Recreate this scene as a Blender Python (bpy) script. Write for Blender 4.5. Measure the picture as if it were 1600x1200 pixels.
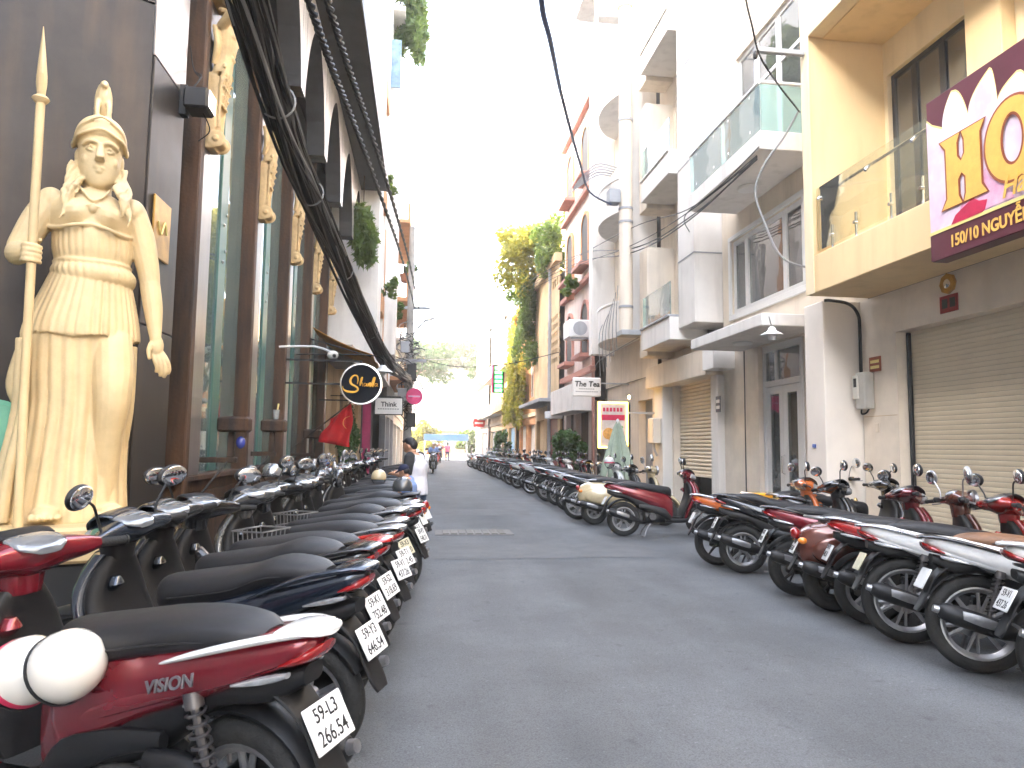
import bpy, bmesh, math, random
from mathutils import Vector, Matrix, noise
R = math.radians
rnd = random.Random(7)
for o in list(bpy.data.objects): bpy.data.objects.remove(o)
scene = bpy.context.scene
COL = scene.collection

# ------------------------------------------------------------------ camera
CAM_H = 1.4; YAW = R(7.12); PITCH = R(5.02); ROLL = R(0.7)
cd = bpy.data.cameras.new('camera'); cam = bpy.data.objects.new('camera', cd); COL.objects.link(cam)
cd.sensor_width = 36.0; cd.lens = 36.0 * 1100.0 / 1600.0; cd.clip_start = 0.05; cd.clip_end = 3000
f_ = Vector((math.sin(YAW)*math.cos(PITCH), math.cos(YAW)*math.cos(PITCH), math.sin(PITCH)))
r_ = Vector((math.cos(YAW), -math.sin(YAW), 0)); u_ = r_.cross(f_)
r2 = r_*math.cos(ROLL) + u_*math.sin(ROLL); u2 = u_*math.cos(ROLL) - r_*math.sin(ROLL)
cam.matrix_world = Matrix(((r2.x, u2.x, -f_.x, 0), (r2.y, u2.y, -f_.y, 0), (r2.z, u2.z, -f_.z, CAM_H), (0, 0, 0, 1)))
scene.camera = cam
cd.dof.use_dof = True; cd.dof.focus_distance = 6.5; cd.dof.aperture_fstop = 7.0

# ------------------------------------------------------------------ sky, sun, exposure
SUN_EL = 33.0; SUN_AZ = -100.0        # azimuth from the street direction (+Y), negative = left
world = bpy.data.worlds.new('World'); scene.world = world; world.use_nodes = True
wn = world.node_tree; bgn = wn.nodes['Background']
sky = wn.nodes.new('ShaderNodeTexSky'); sky.sky_type = 'NISHITA'; sky.sun_disc = False
sky.sun_elevation = R(SUN_EL); sky.sun_rotation = R(SUN_AZ); sky.air_density = 1.0; sky.dust_density = 5.0; sky.ozone_density = 0.6
hs = wn.nodes.new('ShaderNodeHueSaturation'); hs.inputs['Saturation'].default_value = 0.62   # hazy white sky
wn.links.new(sky.outputs[0], hs.inputs['Color']); wn.links.new(hs.outputs[0], bgn.inputs[0]); bgn.inputs[1].default_value = 0.15
sd = bpy.data.lights.new('sun', 'SUN'); sd.energy = 2.0; sd.angle = R(0.53); sd.color = (1.0, 0.90, 0.76)
sun = bpy.data.objects.new('sun', sd); COL.objects.link(sun)
sv = Vector((math.sin(R(SUN_AZ))*math.cos(R(SUN_EL)), math.cos(R(SUN_AZ))*math.cos(R(SUN_EL)), math.sin(R(SUN_EL))))
sun.rotation_euler = (-sv).to_track_quat('-Z', 'Y').to_euler(); sun.location = (-20, 20, 40)
vs = scene.view_settings; vs.view_transform = 'Standard'; vs.look = 'None'; vs.exposure = 4.32; vs.gamma = 1.0
scene.render.engine = 'CYCLES'
cy = scene.cycles; cy.use_denoising = True; cy.max_bounces = 8; cy.diffuse_bounces = 4; cy.glossy_bounces = 4
cy.transmission_bounces = 6; cy.transparent_max_bounces = 12; cy.caustics_reflective = False; cy.caustics_refractive = False
cy.sample_clamp_indirect = 6.0; cy.volume_bounces = 1; cy.volume_max_steps = 64
try: cy.denoiser = 'OPENIMAGEDENOISE'
except Exception: pass

# ------------------------------------------------------------------ materials
MATS = {}
def mat(name, col=(.5,.5,.5), rough=.6, metal=0., spec=.5, coat=0., var=0., vscale=4., col2=None, bump=0., bscale=60.,
        streak=False, trans=0., alpha=1., emit=None, estr=0., ior=1.45, rvar=0., detail=6., thin=0., stain=None):
    """procedural Principled material: two colours mixed by noise, roughness variation and fine bump"""
    if name in MATS: return MATS[name]
    m = bpy.data.materials.new(name); m.use_nodes = True; MATS[name] = m
    nt = m.node_tree; N = nt.nodes; L = nt.links; b = N['Principled BSDF']
    b.inputs['Base Color'].default_value = (*col, 1); b.inputs['Roughness'].default_value = rough
    b.inputs['Metallic'].default_value = metal; b.inputs['Specular IOR Level'].default_value = spec
    b.inputs['Coat Weight'].default_value = coat; b.inputs['Coat Roughness'].default_value = .06
    b.inputs['Transmission Weight'].default_value = trans; b.inputs['Alpha'].default_value = alpha; b.inputs['IOR'].default_value = ior
    if emit: b.inputs['Emission Color'].default_value = (*emit, 1); b.inputs['Emission Strength'].default_value = estr
    if var or col2 or bump or rvar:
        tc = N.new('ShaderNodeTexCoord'); mp = N.new('ShaderNodeMapping'); L.new(tc.outputs['Object'], mp.inputs[0])
        if streak: mp.inputs['Scale'].default_value = (1, 1, .12)
        n1 = N.new('ShaderNodeTexNoise'); n1.inputs['Scale'].default_value = vscale; n1.inputs['Detail'].default_value = detail
        n1.inputs['Roughness'].default_value = .62; L.new(mp.outputs[0], n1.inputs[0])
        c2 = col2 if col2 else tuple(c*(1-var) for c in col)
        cr = N.new('ShaderNodeValToRGB'); cr.color_ramp.elements[0].position = .36; cr.color_ramp.elements[1].position = .66
        cr.color_ramp.elements[0].color = (*c2, 1); cr.color_ramp.elements[1].color = (*col, 1)
        L.new(n1.outputs[0], cr.inputs[0]); out = cr.outputs[0]
        if stain:
            mp2 = N.new('ShaderNodeMapping'); mp2.inputs['Scale'].default_value = (1.4, 1.4, .18); L.new(tc.outputs['Object'], mp2.inputs[0])
            n3 = N.new('ShaderNodeTexNoise'); n3.inputs['Scale'].default_value = 3.2; n3.inputs['Detail'].default_value = 8; L.new(mp2.outputs[0], n3.inputs[0])
            r3 = N.new('ShaderNodeMapRange'); r3.inputs[1].default_value = .5; r3.inputs[2].default_value = .8; r3.inputs[3].default_value = 0; r3.inputs[4].default_value = stain[3]
            L.new(n3.outputs[0], r3.inputs[0]); mx = N.new('ShaderNodeMix'); mx.data_type = 'RGBA'
            L.new(r3.outputs[0], mx.inputs[0]); L.new(out, mx.inputs[6]); mx.inputs[7].default_value = (*stain[:3], 1); out = mx.outputs[2]
        L.new(out, b.inputs['Base Color'])
        if rvar:
            mr = N.new('ShaderNodeMapRange'); mr.inputs[3].default_value = max(0, rough-rvar); mr.inputs[4].default_value = min(1, rough+rvar)
            L.new(n1.outputs[0], mr.inputs[0]); L.new(mr.outputs[0], b.inputs['Roughness'])
        if bump:
            n2 = N.new('ShaderNodeTexNoise'); n2.inputs['Scale'].default_value = bscale; n2.inputs['Detail'].default_value = 4
            L.new(tc.outputs['Object'], n2.inputs[0]); bp = N.new('ShaderNodeBump'); bp.inputs['Strength'].default_value = bump
            bp.inputs['Distance'].default_value = .01; L.new(n2.outputs[0], bp.inputs['Height']); L.new(bp.outputs[0], b.inputs['Normal'])
    return m

def glass(name, tint, rough=.02, alpha=.35, ior=1.6):
    """window or balcony pane: clear tinted glass that reflects (mix of transparent and glossy by Fresnel)"""
    if name in MATS: return MATS[name]
    m = bpy.data.materials.new(name); m.use_nodes = True; MATS[name] = m
    nt = m.node_tree; N = nt.nodes; L = nt.links
    for n in list(N):
        if n.type != 'OUTPUT_MATERIAL': N.remove(n)
    out = [n for n in N if n.type == 'OUTPUT_MATERIAL'][0]
    tr = N.new('ShaderNodeBsdfTransparent'); tr.inputs[0].default_value = (*tint, 1)
    df = N.new('ShaderNodeBsdfDiffuse'); df.inputs[0].default_value = (*tint, 1)
    m1 = N.new('ShaderNodeMixShader'); m1.inputs[0].default_value = alpha; L.new(tr.outputs[0], m1.inputs[1]); L.new(df.outputs[0], m1.inputs[2])
    gl = N.new('ShaderNodeBsdfGlossy'); gl.inputs[0].default_value = (1, 1, 1, 1); gl.inputs[1].default_value = rough
    lw = N.new('ShaderNodeFresnel'); lw.inputs[0].default_value = ior
    tc = N.new('ShaderNodeTexCoord'); nz = N.new('ShaderNodeTexNoise'); nz.inputs['Scale'].default_value = 1.3; L.new(tc.outputs['Object'], nz.inputs[0])
    bp = N.new('ShaderNodeBump'); bp.inputs['Strength'].default_value = .05; bp.inputs['Distance'].default_value = .1; L.new(nz.outputs[0], bp.inputs['Height'])
    L.new(bp.outputs[0], gl.inputs['Normal'])
    m2 = N.new('ShaderNodeMixShader'); L.new(lw.outputs[0], m2.inputs[0]); L.new(m1.outputs[0], m2.inputs[1]); L.new(gl.outputs[0], m2.inputs[2])
    L.new(m2.outputs[0], out.inputs[0])
    return m

def leafmat(name, col, col2, tcol):
    if name in MATS: return MATS[name]
    m = bpy.data.materials.new(name); m.use_nodes = True; MATS[name] = m
    nt = m.node_tree; N = nt.nodes; L = nt.links; b = N['Principled BSDF']; out = [n for n in N if n.type == 'OUTPUT_MATERIAL'][0]
    g = N.new('ShaderNodeTexCoord'); nz = N.new('ShaderNodeTexNoise'); nz.inputs['Scale'].default_value = 3.5; nz.inputs['Detail'].default_value = 5; L.new(g.outputs['Object'], nz.inputs[0])
    cr = N.new('ShaderNodeValToRGB'); cr.color_ramp.elements[0].position = .35; cr.color_ramp.elements[1].position = .65
    cr.color_ramp.elements[0].color = (*col, 1); cr.color_ramp.elements[1].color = (*col2, 1); L.new(nz.outputs[0], cr.inputs[0])
    L.new(cr.outputs[0], b.inputs['Base Color']); b.inputs['Roughness'].default_value = .5
    t = N.new('ShaderNodeBsdfTranslucent'); t.inputs[0].default_value = (*tcol, 1)
    mx = N.new('ShaderNodeMixShader'); mx.inputs[0].default_value = .4; L.new(b.outputs[0], mx.inputs[1]); L.new(t.outputs[0], mx.inputs[2]); L.new(mx.outputs[0], out.inputs[0])
    return m

# ------------------------------------------------------------------ mesh builder
def cr_interp(pts, k):
    """Catmull-Rom through tuples of floats, k steps a span"""
    n = len(pts); out = []
    for i in range(n-1):
        p0 = pts[max(i-1, 0)]; p1 = pts[i]; p2 = pts[i+1]; p3 = pts[min(i+2, n-1)]
        for j in range(k):
            t = j/k; t2 = t*t; t3 = t2*t
            out.append(tuple(.5*((2*b)+(-a+c)*t+(2*a-5*b+4*c-d)*t2+(-a+3*b-3*c+d)*t3) for a, b, c, d in zip(p0, p1, p2, p3)))
    out.append(tuple(pts[-1])); return out

class MB:
    def __init__(s): s.v = []; s.f = []; s.mi = []; s.cur = 0
    def add(s, vs_, fs):
        o = len(s.v); s.v += [tuple(v) for v in vs_]; s.f += [tuple(i+o for i in f) for f in fs]; s.mi += [s.cur]*len(fs); return s
    def box(s, x0, x1, y0, y1, z0, z1, M=None, c=0.):
        if x1 < x0: x0, x1 = x1, x0
        if y1 < y0: y0, y1 = y1, y0
        if z1 < z0: z0, z1 = z1, z0
        if c:
            c = min(c, .45*min(x1-x0, y1-y0, z1-z0)); bm = bmesh.new()
            bmesh.ops.create_cube(bm, size=1)
            for v in bm.verts: v.co = Vector(((x0+x1)/2+v.co.x*(x1-x0), (y0+y1)/2+v.co.y*(y1-y0), (z0+z1)/2+v.co.z*(z1-z0)))
            bmesh.ops.bevel(bm, geom=list(bm.edges), offset=c, segments=1, affect='EDGES', profile=.5)
            bm.verts.index_update(); vv = [v.co.copy() for v in bm.verts]; ff = [[v.index for v in f.verts] for f in bm.faces]; bm.free()
        else:
            vv = [Vector(p) for p in ((x0,y0,z0),(x1,y0,z0),(x1,y1,z0),(x0,y1,z0),(x0,y0,z1),(x1,y0,z1),(x1,y1,z1),(x0,y1,z1))]
            ff = [(0,3,2,1),(4,5,6,7),(0,1,5,4),(1,2,6,5),(2,3,7,6),(3,0,4,7)]
        if M: vv = [M @ v for v in vv]
        return s.add(vv, ff)
    def rings(s, rings, cap=True, closed=False):
        """skin equal-length closed rings of points"""
        n = len(rings[0]); vv = [p for r in rings for p in r]; ff = []
        m = len(rings)
        for i in range(m if closed else m-1):
            a = i*n; b = ((i+1) % m)*n
            for j in range(n): k = (j+1) % n; ff.append((a+j, a+k, b+k, b+j))
        if cap and not closed:
            ff.append(tuple(range(n-1, -1, -1))); ff.append(tuple((m-1)*n+j for j in range(n)))
        return s.add(vv, ff)
    def tube(s, path, r, n=8, k=0, cap=True, flat=1.):
        """tube along 3-D points; r a number or a list"""
        rr = r if isinstance(r, (list, tuple)) else [r]*len(path)
        if k:
            q = cr_interp([(*p, a) for p, a in zip(path, rr)], k); path = [p[:3] for p in q]; rr = [p[3] for p in q]
        P = [Vector(p) for p in path]; up = None; rs = []
        for i, p in enumerate(P):
            t = (P[min(i+1, len(P)-1)]-P[max(i-1, 0)])
            t = t.normalized() if t.length > 1e-9 else Vector((0, 0, 1))
            if up is None:
                up = Vector((0, 0, 1)) if abs(t.z) < .9 else Vector((0, 1, 0))
            sd_ = t.cross(up)
            sd_ = sd_.normalized() if sd_.length > 1e-6 else Vector((1, 0, 0))
            up = sd_.cross(t).normalized()
            rs.append([p + sd_*(rr[i]*math.cos(2*math.pi*j/n)) + up*(rr[i]*flat*math.sin(2*math.pi*j/n)) for j in range(n)])
        return s.rings(rs, cap)
    def cyl(s, p0, p1, r0, r1=None, n=16): return s.tube([p0, p1], [r0, r0 if r1 is None else r1], n)
    def loft(s, secs, n=20, k=3, axis='x', cap=True):
        """secs: (x, y, z, half_w(y), half_h, power, tilt) superellipse rings; stacked along x (rings in yz) or along z (rings in xy, half_h = depth in x)"""
        secs = [tuple(q)+(2.4, 0)[len(q)-5:] if len(q) < 7 else tuple(q) for q in secs]
        if k > 1: secs = cr_interp(secs, k)
        rs = []
        for x, y, z, hw, hh, pw, tl in secs:
            hw = max(hw, .001); hh = max(hh, .001); ring = []
            for j in range(n):
                a = 2*math.pi*j/n; c, sn = math.cos(a), math.sin(a)
                u = math.copysign(abs(c)**(2/pw), c)*hw; w = math.copysign(abs(sn)**(2/pw), sn)*hh
                if axis == 'x': ring.append(Vector((x - w*math.sin(tl), y+u, z + w*math.cos(tl))))
                elif axis == 'z': ring.append(Vector((x + w*math.cos(tl), y+u, z + w*math.sin(tl))))
                else: ring.append(Vector((x + u, y - w*math.sin(tl), z + w*math.cos(tl))))
            rs.append(ring)
        return s.rings(rs, cap)
    def lathe(s, prof, c=(0,0,0), axis='z', n=24, closed=False):
        """prof: (radius, height) pairs turned about an axis"""
        rs = []
        for r, h in prof:
            ring = []
            for j in range(n):
                a = 2*math.pi*j/n; u, w = r*math.cos(a), r*math.sin(a)
                ring.append(Vector((c[0]+u, c[1]+w, c[2]+h)) if axis == 'z' else Vector((c[0]+u, c[1]+h, c[2]+w)) if axis == 'y' else Vector((c[0]+h, c[1]+u, c[2]+w)))
            rs.append(ring)
        return s.rings(rs, cap=not closed, closed=closed)
    def ell(s, c, r, nu=16, nv=10, M=None):
        vv = []; ff = []
        c = Vector(c)
        for i in range(nv+1):
            p = math.pi*i/nv
            for j in range(nu):
                a = 2*math.pi*j/nu
                q = Vector((r[0]*math.sin(p)*math.cos(a), r[1]*math.sin(p)*math.sin(a), r[2]*math.cos(p)))
                vv.append(c + (M @ q if M else q))
        for i in range(nv):
            for j in range(nu):
                k = (j+1) % nu; a = i*nu; b = a+nu
                if i == 0: ff.append((a+j, b+j, b+k))
                elif i == nv-1: ff.append((a+j, b+j, a+k))
                else: ff.append((a+j, b+j, b+k, a+k))
        return s.add(vv, ff)
    def prism(s, poly, d, o=(0,0,0), ux=(1,0,0), uy=(0,0,1)):
        """polygon (2-D points on axes ux, uy) extruded by vector d"""
        ux = Vector(ux); uy = Vector(uy); o = Vector(o); d = Vector(d); n = len(poly)
        a = [o+ux*p[0]+uy*p[1] for p in poly]; b = [p+d for p in a]
        return s.add(a+b, [tuple(range(n-1, -1, -1)), tuple(range(n, 2*n))] + [(i, (i+1) % n, n+(i+1) % n, n+i) for i in range(n)])
    def quad(s, a, b, c, d): return s.add([a, b, c, d], [(0, 1, 2, 3)])
    def wall(s, ax, c, u0, u1, z0, z1, holes=(), depth=.15, sgn=1):
        """wall sheet on plane ax=c ('x' or 'y'), span u (the other axis) and z, rectangular holes (u0,u1,z0,z1) with reveals running depth*sgn inward"""
        us = sorted({u0, u1, *[h[0] for h in holes], *[h[1] for h in holes]}); zs = sorted({z0, z1, *[h[2] for h in holes], *[h[3] for h in holes]})
        us = [u for u in us if u0-1e-6 <= u <= u1+1e-6]; zs = [z for z in zs if z0-1e-6 <= z <= z1+1e-6]
        P = (lambda d, u, z: (c+d, u, z)) if ax == 'x' else (lambda d, u, z: (u, c+d, z))
        for i in range(len(us)-1):
            for j in range(len(zs)-1):
                um, zm = (us[i]+us[i+1])/2, (zs[j]+zs[j+1])/2
                if any(h[0] < um < h[1] and h[2] < zm < h[3] for h in holes): continue
                s.quad(P(0, us[i], zs[j]), P(0, us[i+1], zs[j]), P(0, us[i+1], zs[j+1]), P(0, us[i], zs[j+1]))
        D = depth*sgn
        for a, b, p, q in holes:
            s.quad(P(0,a,p), P(0,a,q), P(D,a,q), P(D,a,p)); s.quad(P(0,b,p), P(0,b,q), P(D,b,q), P(D,b,p))
            s.quad(P(0,a,q), P(0,b,q), P(D,b,q), P(D,a,q)); s.quad(P(0,a,p), P(0,b,p), P(D,b,p), P(D,a,p))
        return s
    def xf(s, fn): s.v = [tuple(fn(Vector(v))) for v in s.v]; return s
    def mesh(s, name, mats, smooth=True, ang=35):
        me = bpy.data.meshes.new(name); me.from_pydata(s.v, [], s.f)
        for m in (mats if isinstance(mats, (list, tuple)) else [mats]): me.materials.append(m)
        if any(s.mi): me.polygons.foreach_set('material_index', s.mi)
        bm = bmesh.new(); bm.from_mesh(me); bmesh.ops.recalc_face_normals(bm, faces=bm.faces); bm.to_mesh(me); bm.free()
        if smooth:
            me.polygons.foreach_set('use_smooth', [True]*len(me.polygons)); me.set_sharp_from_angle(angle=R(ang))
        me.update(); return me
    def build(s, name, mats, parent=None, smooth=True, ang=35, loc=None):
        return link(name, s.mesh(name, mats, smooth, ang), parent, loc)

def link(name, me, parent=None, loc=None):
    o = bpy.data.objects.new(name, me); COL.objects.link(o)
    if parent: o.parent = parent
    if loc: o.location = loc
    return o
def tag(o, label=None, cat=None, group=None, kind=None):
    if label: o['label'] = label
    if cat: o['category'] = cat
    if group: o['group'] = group
    if kind: o['kind'] = kind
    return o
def thing(name, label, cat, loc=(0,0,0), rz=0., group=None):
    o = bpy.data.objects.new(name, None); COL.objects.link(o); o.location = loc; o.rotation_euler = (0, 0, rz); o.empty_display_size = .2
    return tag(o, label, cat, group)
def text_mesh(txt, size=1., ext=.002, bold=0., shear=0., align='CENTER'):
    """lettering as solid geometry in the local xy plane"""
    c = bpy.data.curves.new('lettering', 'FONT'); c.body = txt; c.size = size; c.extrude = ext; c.offset = bold; c.shear = shear
    c.align_x = align; c.align_y = 'CENTER'; c.resolution_u = 4
    o = bpy.data.objects.new('tmp_text', c); COL.objects.link(o); dg = bpy.context.evaluated_depsgraph_get()
    me = bpy.data.meshes.new_from_object(o.evaluated_get(dg)); bpy.data.objects.remove(o); bpy.data.curves.remove(c)
    me.materials.clear(); return me
def lettering(txt, size, m, parent, M, name='lettering', ext=.002, bold=0., shear=0., sx=1., align='CENTER'):
    me = text_mesh(txt, size, ext, bold, shear, align); me.materials.append(m)
    me.transform(Matrix.Diagonal((sx, 1, 1, 1))); me.transform(M)
    return link(name, me, parent)
def face_cam(p, rz=0.):
    """matrix of a plane whose x runs to world +X (rotated rz about z), y up, facing -Y"""
    return Matrix.Translation(p) @ Matrix.Rotation(rz, 4, 'Z') @ Matrix.Rotation(R(90), 4, 'X')
def remesh(mb, voxel, name, m, sm=2, dec=0):
    """fuse overlapping closed pieces into one continuous skin"""
    me = bpy.data.meshes.new(name); me.from_pydata(mb.v, [], mb.f)
    bm = bmesh.new(); bm.from_mesh(me); bmesh.ops.recalc_face_normals(bm, faces=bm.faces); bm.to_mesh(me); bm.free()
    o = bpy.data.objects.new('tmp_remesh', me); COL.objects.link(o)
    md = o.modifiers.new('r', 'REMESH'); md.mode = 'VOXEL'; md.voxel_size = voxel; md.use_smooth_shade = True
    if sm:
        s2 = o.modifiers.new('s', 'SMOOTH'); s2.factor = .5; s2.iterations = sm
    if dec:
        d = o.modifiers.new('d', 'DECIMATE'); d.ratio = dec
    dg = bpy.context.evaluated_depsgraph_get(); out = bpy.data.meshes.new_from_object(o.evaluated_get(dg)); bpy.data.objects.remove(o)
    out.name = name; out.materials.clear(); out.materials.append(m); out.polygons.foreach_set('use_smooth', [True]*len(out.polygons)); return out

def foliage(mb, blobs, n, size, rs, elong=1.6, droop=.0, shell=.55):
    """n leaf faces spread through ellipsoid blobs (centre, radii), denser toward the rim"""
    tot = sum(b[1][0]*b[1][1]*b[1][2] for b in blobs)
    for c, r in blobs:
        for _ in range(max(3, int(n*r[0]*r[1]*r[2]/tot))):
            d = Vector((rs.gauss(0,1), rs.gauss(0,1), rs.gauss(0,1))).normalized(); q = (shell + (1-shell)*rs.random()) if rs.random() < .75 else rs.random()
            p = Vector(c) + Vector((d.x*r[0]*q, d.y*r[1]*q, d.z*r[2]*q))
            t = Vector((rs.gauss(0,1), rs.gauss(0,1), rs.gauss(0,.6)-droop)).normalized(); w = t.cross(Vector((rs.gauss(0,1), rs.gauss(0,1), rs.gauss(0,1)))).normalized()
            s = size*rs.uniform(.55, 1.25); a = p - t*s*elong*.5; b = p + t*s*elong*.5; m_ = w*s*.5; nn = t.cross(w)*s*.12
            mb.add([a, p+m_+nn, b, p-m_+nn], [(0, 1, 2, 3)])
    return mb
# ------------------------------------------------------------------ shared materials
M_asph = mat('asphalt', (.116,.122,.127), .82, var=.3, vscale=1.1, bump=.5, bscale=190, detail=10, rvar=.08)
def asphalt_detail(m):
    nt = m.node_tree; N = nt.nodes; L = nt.links; b = N['Principled BSDF']; src = b.inputs['Base Color'].links[0].from_socket
    tc = N.new('ShaderNodeTexCoord')
    vo = N.new('ShaderNodeTexVoronoi'); vo.inputs['Scale'].default_value = 120; L.new(tc.outputs['Object'], vo.inputs[0])
    mr = N.new('ShaderNodeMapRange'); mr.inputs[1].default_value = 0; mr.inputs[2].default_value = .9; mr.inputs[3].default_value = 1.35; mr.inputs[4].default_value = .75; L.new(vo.outputs['Distance'], mr.inputs[0])
    mp = N.new('ShaderNodeMapping'); mp.inputs['Scale'].default_value = (1, .12, 1); L.new(tc.outputs['Object'], mp.inputs[0])
    n = N.new('ShaderNodeTexNoise'); n.inputs['Scale'].default_value = .9; n.inputs['Detail'].default_value = 5; L.new(mp.outputs[0], n.inputs[0])
    m2 = N.new('ShaderNodeMapRange'); m2.inputs[1].default_value = .35; m2.inputs[2].default_value = .7; m2.inputs[3].default_value = .78; m2.inputs[4].default_value = 1.22; L.new(n.outputs[0], m2.inputs[0])
    mu = N.new('ShaderNodeMath'); mu.operation = 'MULTIPLY'; L.new(mr.outputs[0], mu.inputs[0]); L.new(m2.outputs[0], mu.inputs[1])
    # oil drips and chewing-gum spots
    v2 = N.new('ShaderNodeTexNoise'); v2.inputs['Scale'].default_value = 5.5; v2.inputs['Detail'].default_value = 2; L.new(tc.outputs['Object'], v2.inputs[0])
    m3 = N.new('ShaderNodeMapRange'); m3.inputs[1].default_value = .66; m3.inputs[2].default_value = .74; m3.inputs[3].default_value = 1; m3.inputs[4].default_value = .72; L.new(v2.outputs[0], m3.inputs[0])
    mu2 = N.new('ShaderNodeMath'); mu2.operation = 'MULTIPLY'; L.new(mu.outputs[0], mu2.inputs[0]); L.new(m3.outputs[0], mu2.inputs[1])
    # fine wandering cracks, broken up by noise
    nd = N.new('ShaderNodeTexNoise'); nd.inputs['Scale'].default_value = 2.2; nd.inputs['Detail'].default_value = 6; L.new(tc.outputs['Object'], nd.inputs[0])
    ad = N.new('ShaderNodeVectorMath'); ad.operation = 'MULTIPLY_ADD'; ad.inputs[1].default_value = (.9,.9,0); L.new(nd.outputs['Color'], ad.inputs[0]); L.new(tc.outputs['Object'], ad.inputs[2])
    vc = N.new('ShaderNodeTexVoronoi'); vc.feature = 'DISTANCE_TO_EDGE'; vc.inputs['Scale'].default_value = .42; L.new(ad.outputs[0], vc.inputs[0])
    mc = N.new('ShaderNodeMapRange'); mc.inputs[1].default_value = .0; mc.inputs[2].default_value = .007; mc.inputs[3].default_value = .84; mc.inputs[4].default_value = 1.; L.new(vc.outputs['Distance'], mc.inputs[0])
    m4 = N.new('ShaderNodeMapRange'); m4.inputs[1].default_value = .48; m4.inputs[2].default_value = .60; L.new(n.outputs[0], m4.inputs[0])
    mm = N.new('ShaderNodeMix'); mm.data_type = 'FLOAT'; L.new(m4.outputs[0], mm.inputs[0]); mm.inputs[2].default_value = 1.; L.new(mc.outputs[0], mm.inputs[3])
    # pale dust and grit flecks
    nf = N.new('ShaderNodeTexNoise'); nf.inputs['Scale'].default_value = 38; nf.inputs['Detail'].default_value = 3; L.new(tc.outputs['Object'], nf.inputs[0])
    mf = N.new('ShaderNodeMapRange'); mf.inputs[1].default_value = .64; mf.inputs[2].default_value = .72; mf.inputs[3].default_value = 1.; mf.inputs[4].default_value = 1.45; L.new(nf.outputs[0], mf.inputs[0])
    mu3 = N.new('ShaderNodeMath'); mu3.operation = 'MULTIPLY'; L.new(mu2.outputs[0], mu3.inputs[0]); L.new(mm.outputs[0], mu3.inputs[1])
    mu4 = N.new('ShaderNodeMath'); mu4.operation = 'MULTIPLY'; L.new(mu3.outputs[0], mu4.inputs[0]); L.new(mf.outputs[0], mu4.inputs[1]); mu2 = mu4
    mx = N.new('ShaderNodeVectorMath'); mx.operation = 'SCALE'; L.new(src, mx.inputs[0]); L.new(mu2.outputs[0], mx.inputs['Scale']); L.new(mx.outputs[0], b.inputs['Base Color'])
asphalt_detail(M_asph)
M_patch = mat('asphalt_patch', (.122,.126,.129), .85, var=.25, vscale=2.5, bump=.5, bscale=170)
M_iron = mat('cast_iron', (.10,.085,.07), .6, .4, var=.5, vscale=8, bump=.3)
M_conc = mat('concrete', (.42,.40,.37), .85, var=.25, vscale=3, bump=.3, bscale=50, stain=(.16,.14,.12,.6))
M_white = mat('white_render', (.79,.755,.71), .8, var=.10, vscale=1.5, bump=.12, bscale=40, stain=(.45,.42,.38,.5))
M_cream = mat('cream_render', (.79,.695,.575), .8, var=.10, vscale=1.5, bump=.12, bscale=40, stain=(.40,.34,.27,.5))
M_yellow = mat('yellow_render', (.81,.61,.34), .75, var=.08, vscale=1.2, bump=.12, bscale=40, stain=(.55,.40,.2,.5))
M_ylight = mat('pale_yellow_render', (.80,.67,.45), .75, var=.08, vscale=1.2, bump=.1, bscale=40, stain=(.5,.4,.25,.5))
M_marble = mat('cream_marble', (.84,.745,.63), .28, var=.16, vscale=2.2, detail=10, stain=(.52,.36,.2,.25))
M_whiteM = mat('white_marble_cladding', (.84,.775,.70), .35, var=.08, vscale=2, detail=9)
M_pinkr = mat('pink_render', (.72,.60,.55), .85, var=.12, vscale=1.6, bump=.15, stain=(.45,.32,.28,.5))
M_redtrim = mat('brick_red_trim', (.50,.24,.19), .8, var=.2, vscale=6)
M_tan = mat('tan_render', (.62,.46,.27), .85, var=.2, vscale=1.2, bump=.2, stain=(.30,.20,.12,.75))
M_gray = mat('grey_render', (.40,.41,.43), .85, var=.2, vscale=1.2, bump=.2, stain=(.2,.2,.2,.6))
M_orange = mat('orange_render', (.66,.34,.17), .85, var=.25, vscale=2, bump=.2)
M_alu = mat('white_aluminium', (.78,.77,.75), .4, var=.05, vscale=5)
M_dalu = mat('dark_aluminium', (.035,.036,.04), .35, var=.2, vscale=5)
M_room = mat('room_dark', (.10,.095,.09), .9)
M_roomw = mat('room_curtain', (.50,.44,.36), .9, var=.3, vscale=5, streak=True)
M_shut = mat('shutter_beige', (.72,.63,.48), .5, var=.06, vscale=2)
M_shutw = mat('shutter_cream', (.82,.735,.60), .45, var=.08, vscale=2)
M_steel = mat('weathered_steel_plate', (.040,.034,.030), .44, .45, var=.5, vscale=1.6, rvar=.18, detail=9, stain=(.15,.09,.045,.30))
M_brush = mat('brushed_metal_cladding', (.60,.56,.52), .38, .35, var=.35, vscale=3, streak=True, rvar=.12)
M_pilgrey = mat('grey_pilaster_metal', (.34,.31,.295), .33, .6, var=.4, vscale=2, streak=True, rvar=.12)
M_wood = mat('burnt_wood', (.012,.009,.007), .65, var=.5, col2=(.085,.038,.016), vscale=5, streak=True, bump=.5, bscale=30)
M_teal = mat('teal_paint', (.065,.165,.145), .35, var=.3, vscale=1.5, streak=True, rvar=.1)
M_dark = mat('dark_soffit', (.030,.029,.031), .55, var=.4, vscale=3)
M_cary = mat('ochre_plaster', (.60,.43,.22), .7, var=.25, vscale=6, bump=.15)
M_gold = mat('gold_plate', (.62,.36,.10), .35, .8, var=.3, vscale=6)
M_copper = mat('copper_sheet', (.55,.25,.10), .3, .9, var=.4, vscale=4)
M_black = mat('black_paint', (.012,.012,.013), .45, var=.3, vscale=6)
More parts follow.
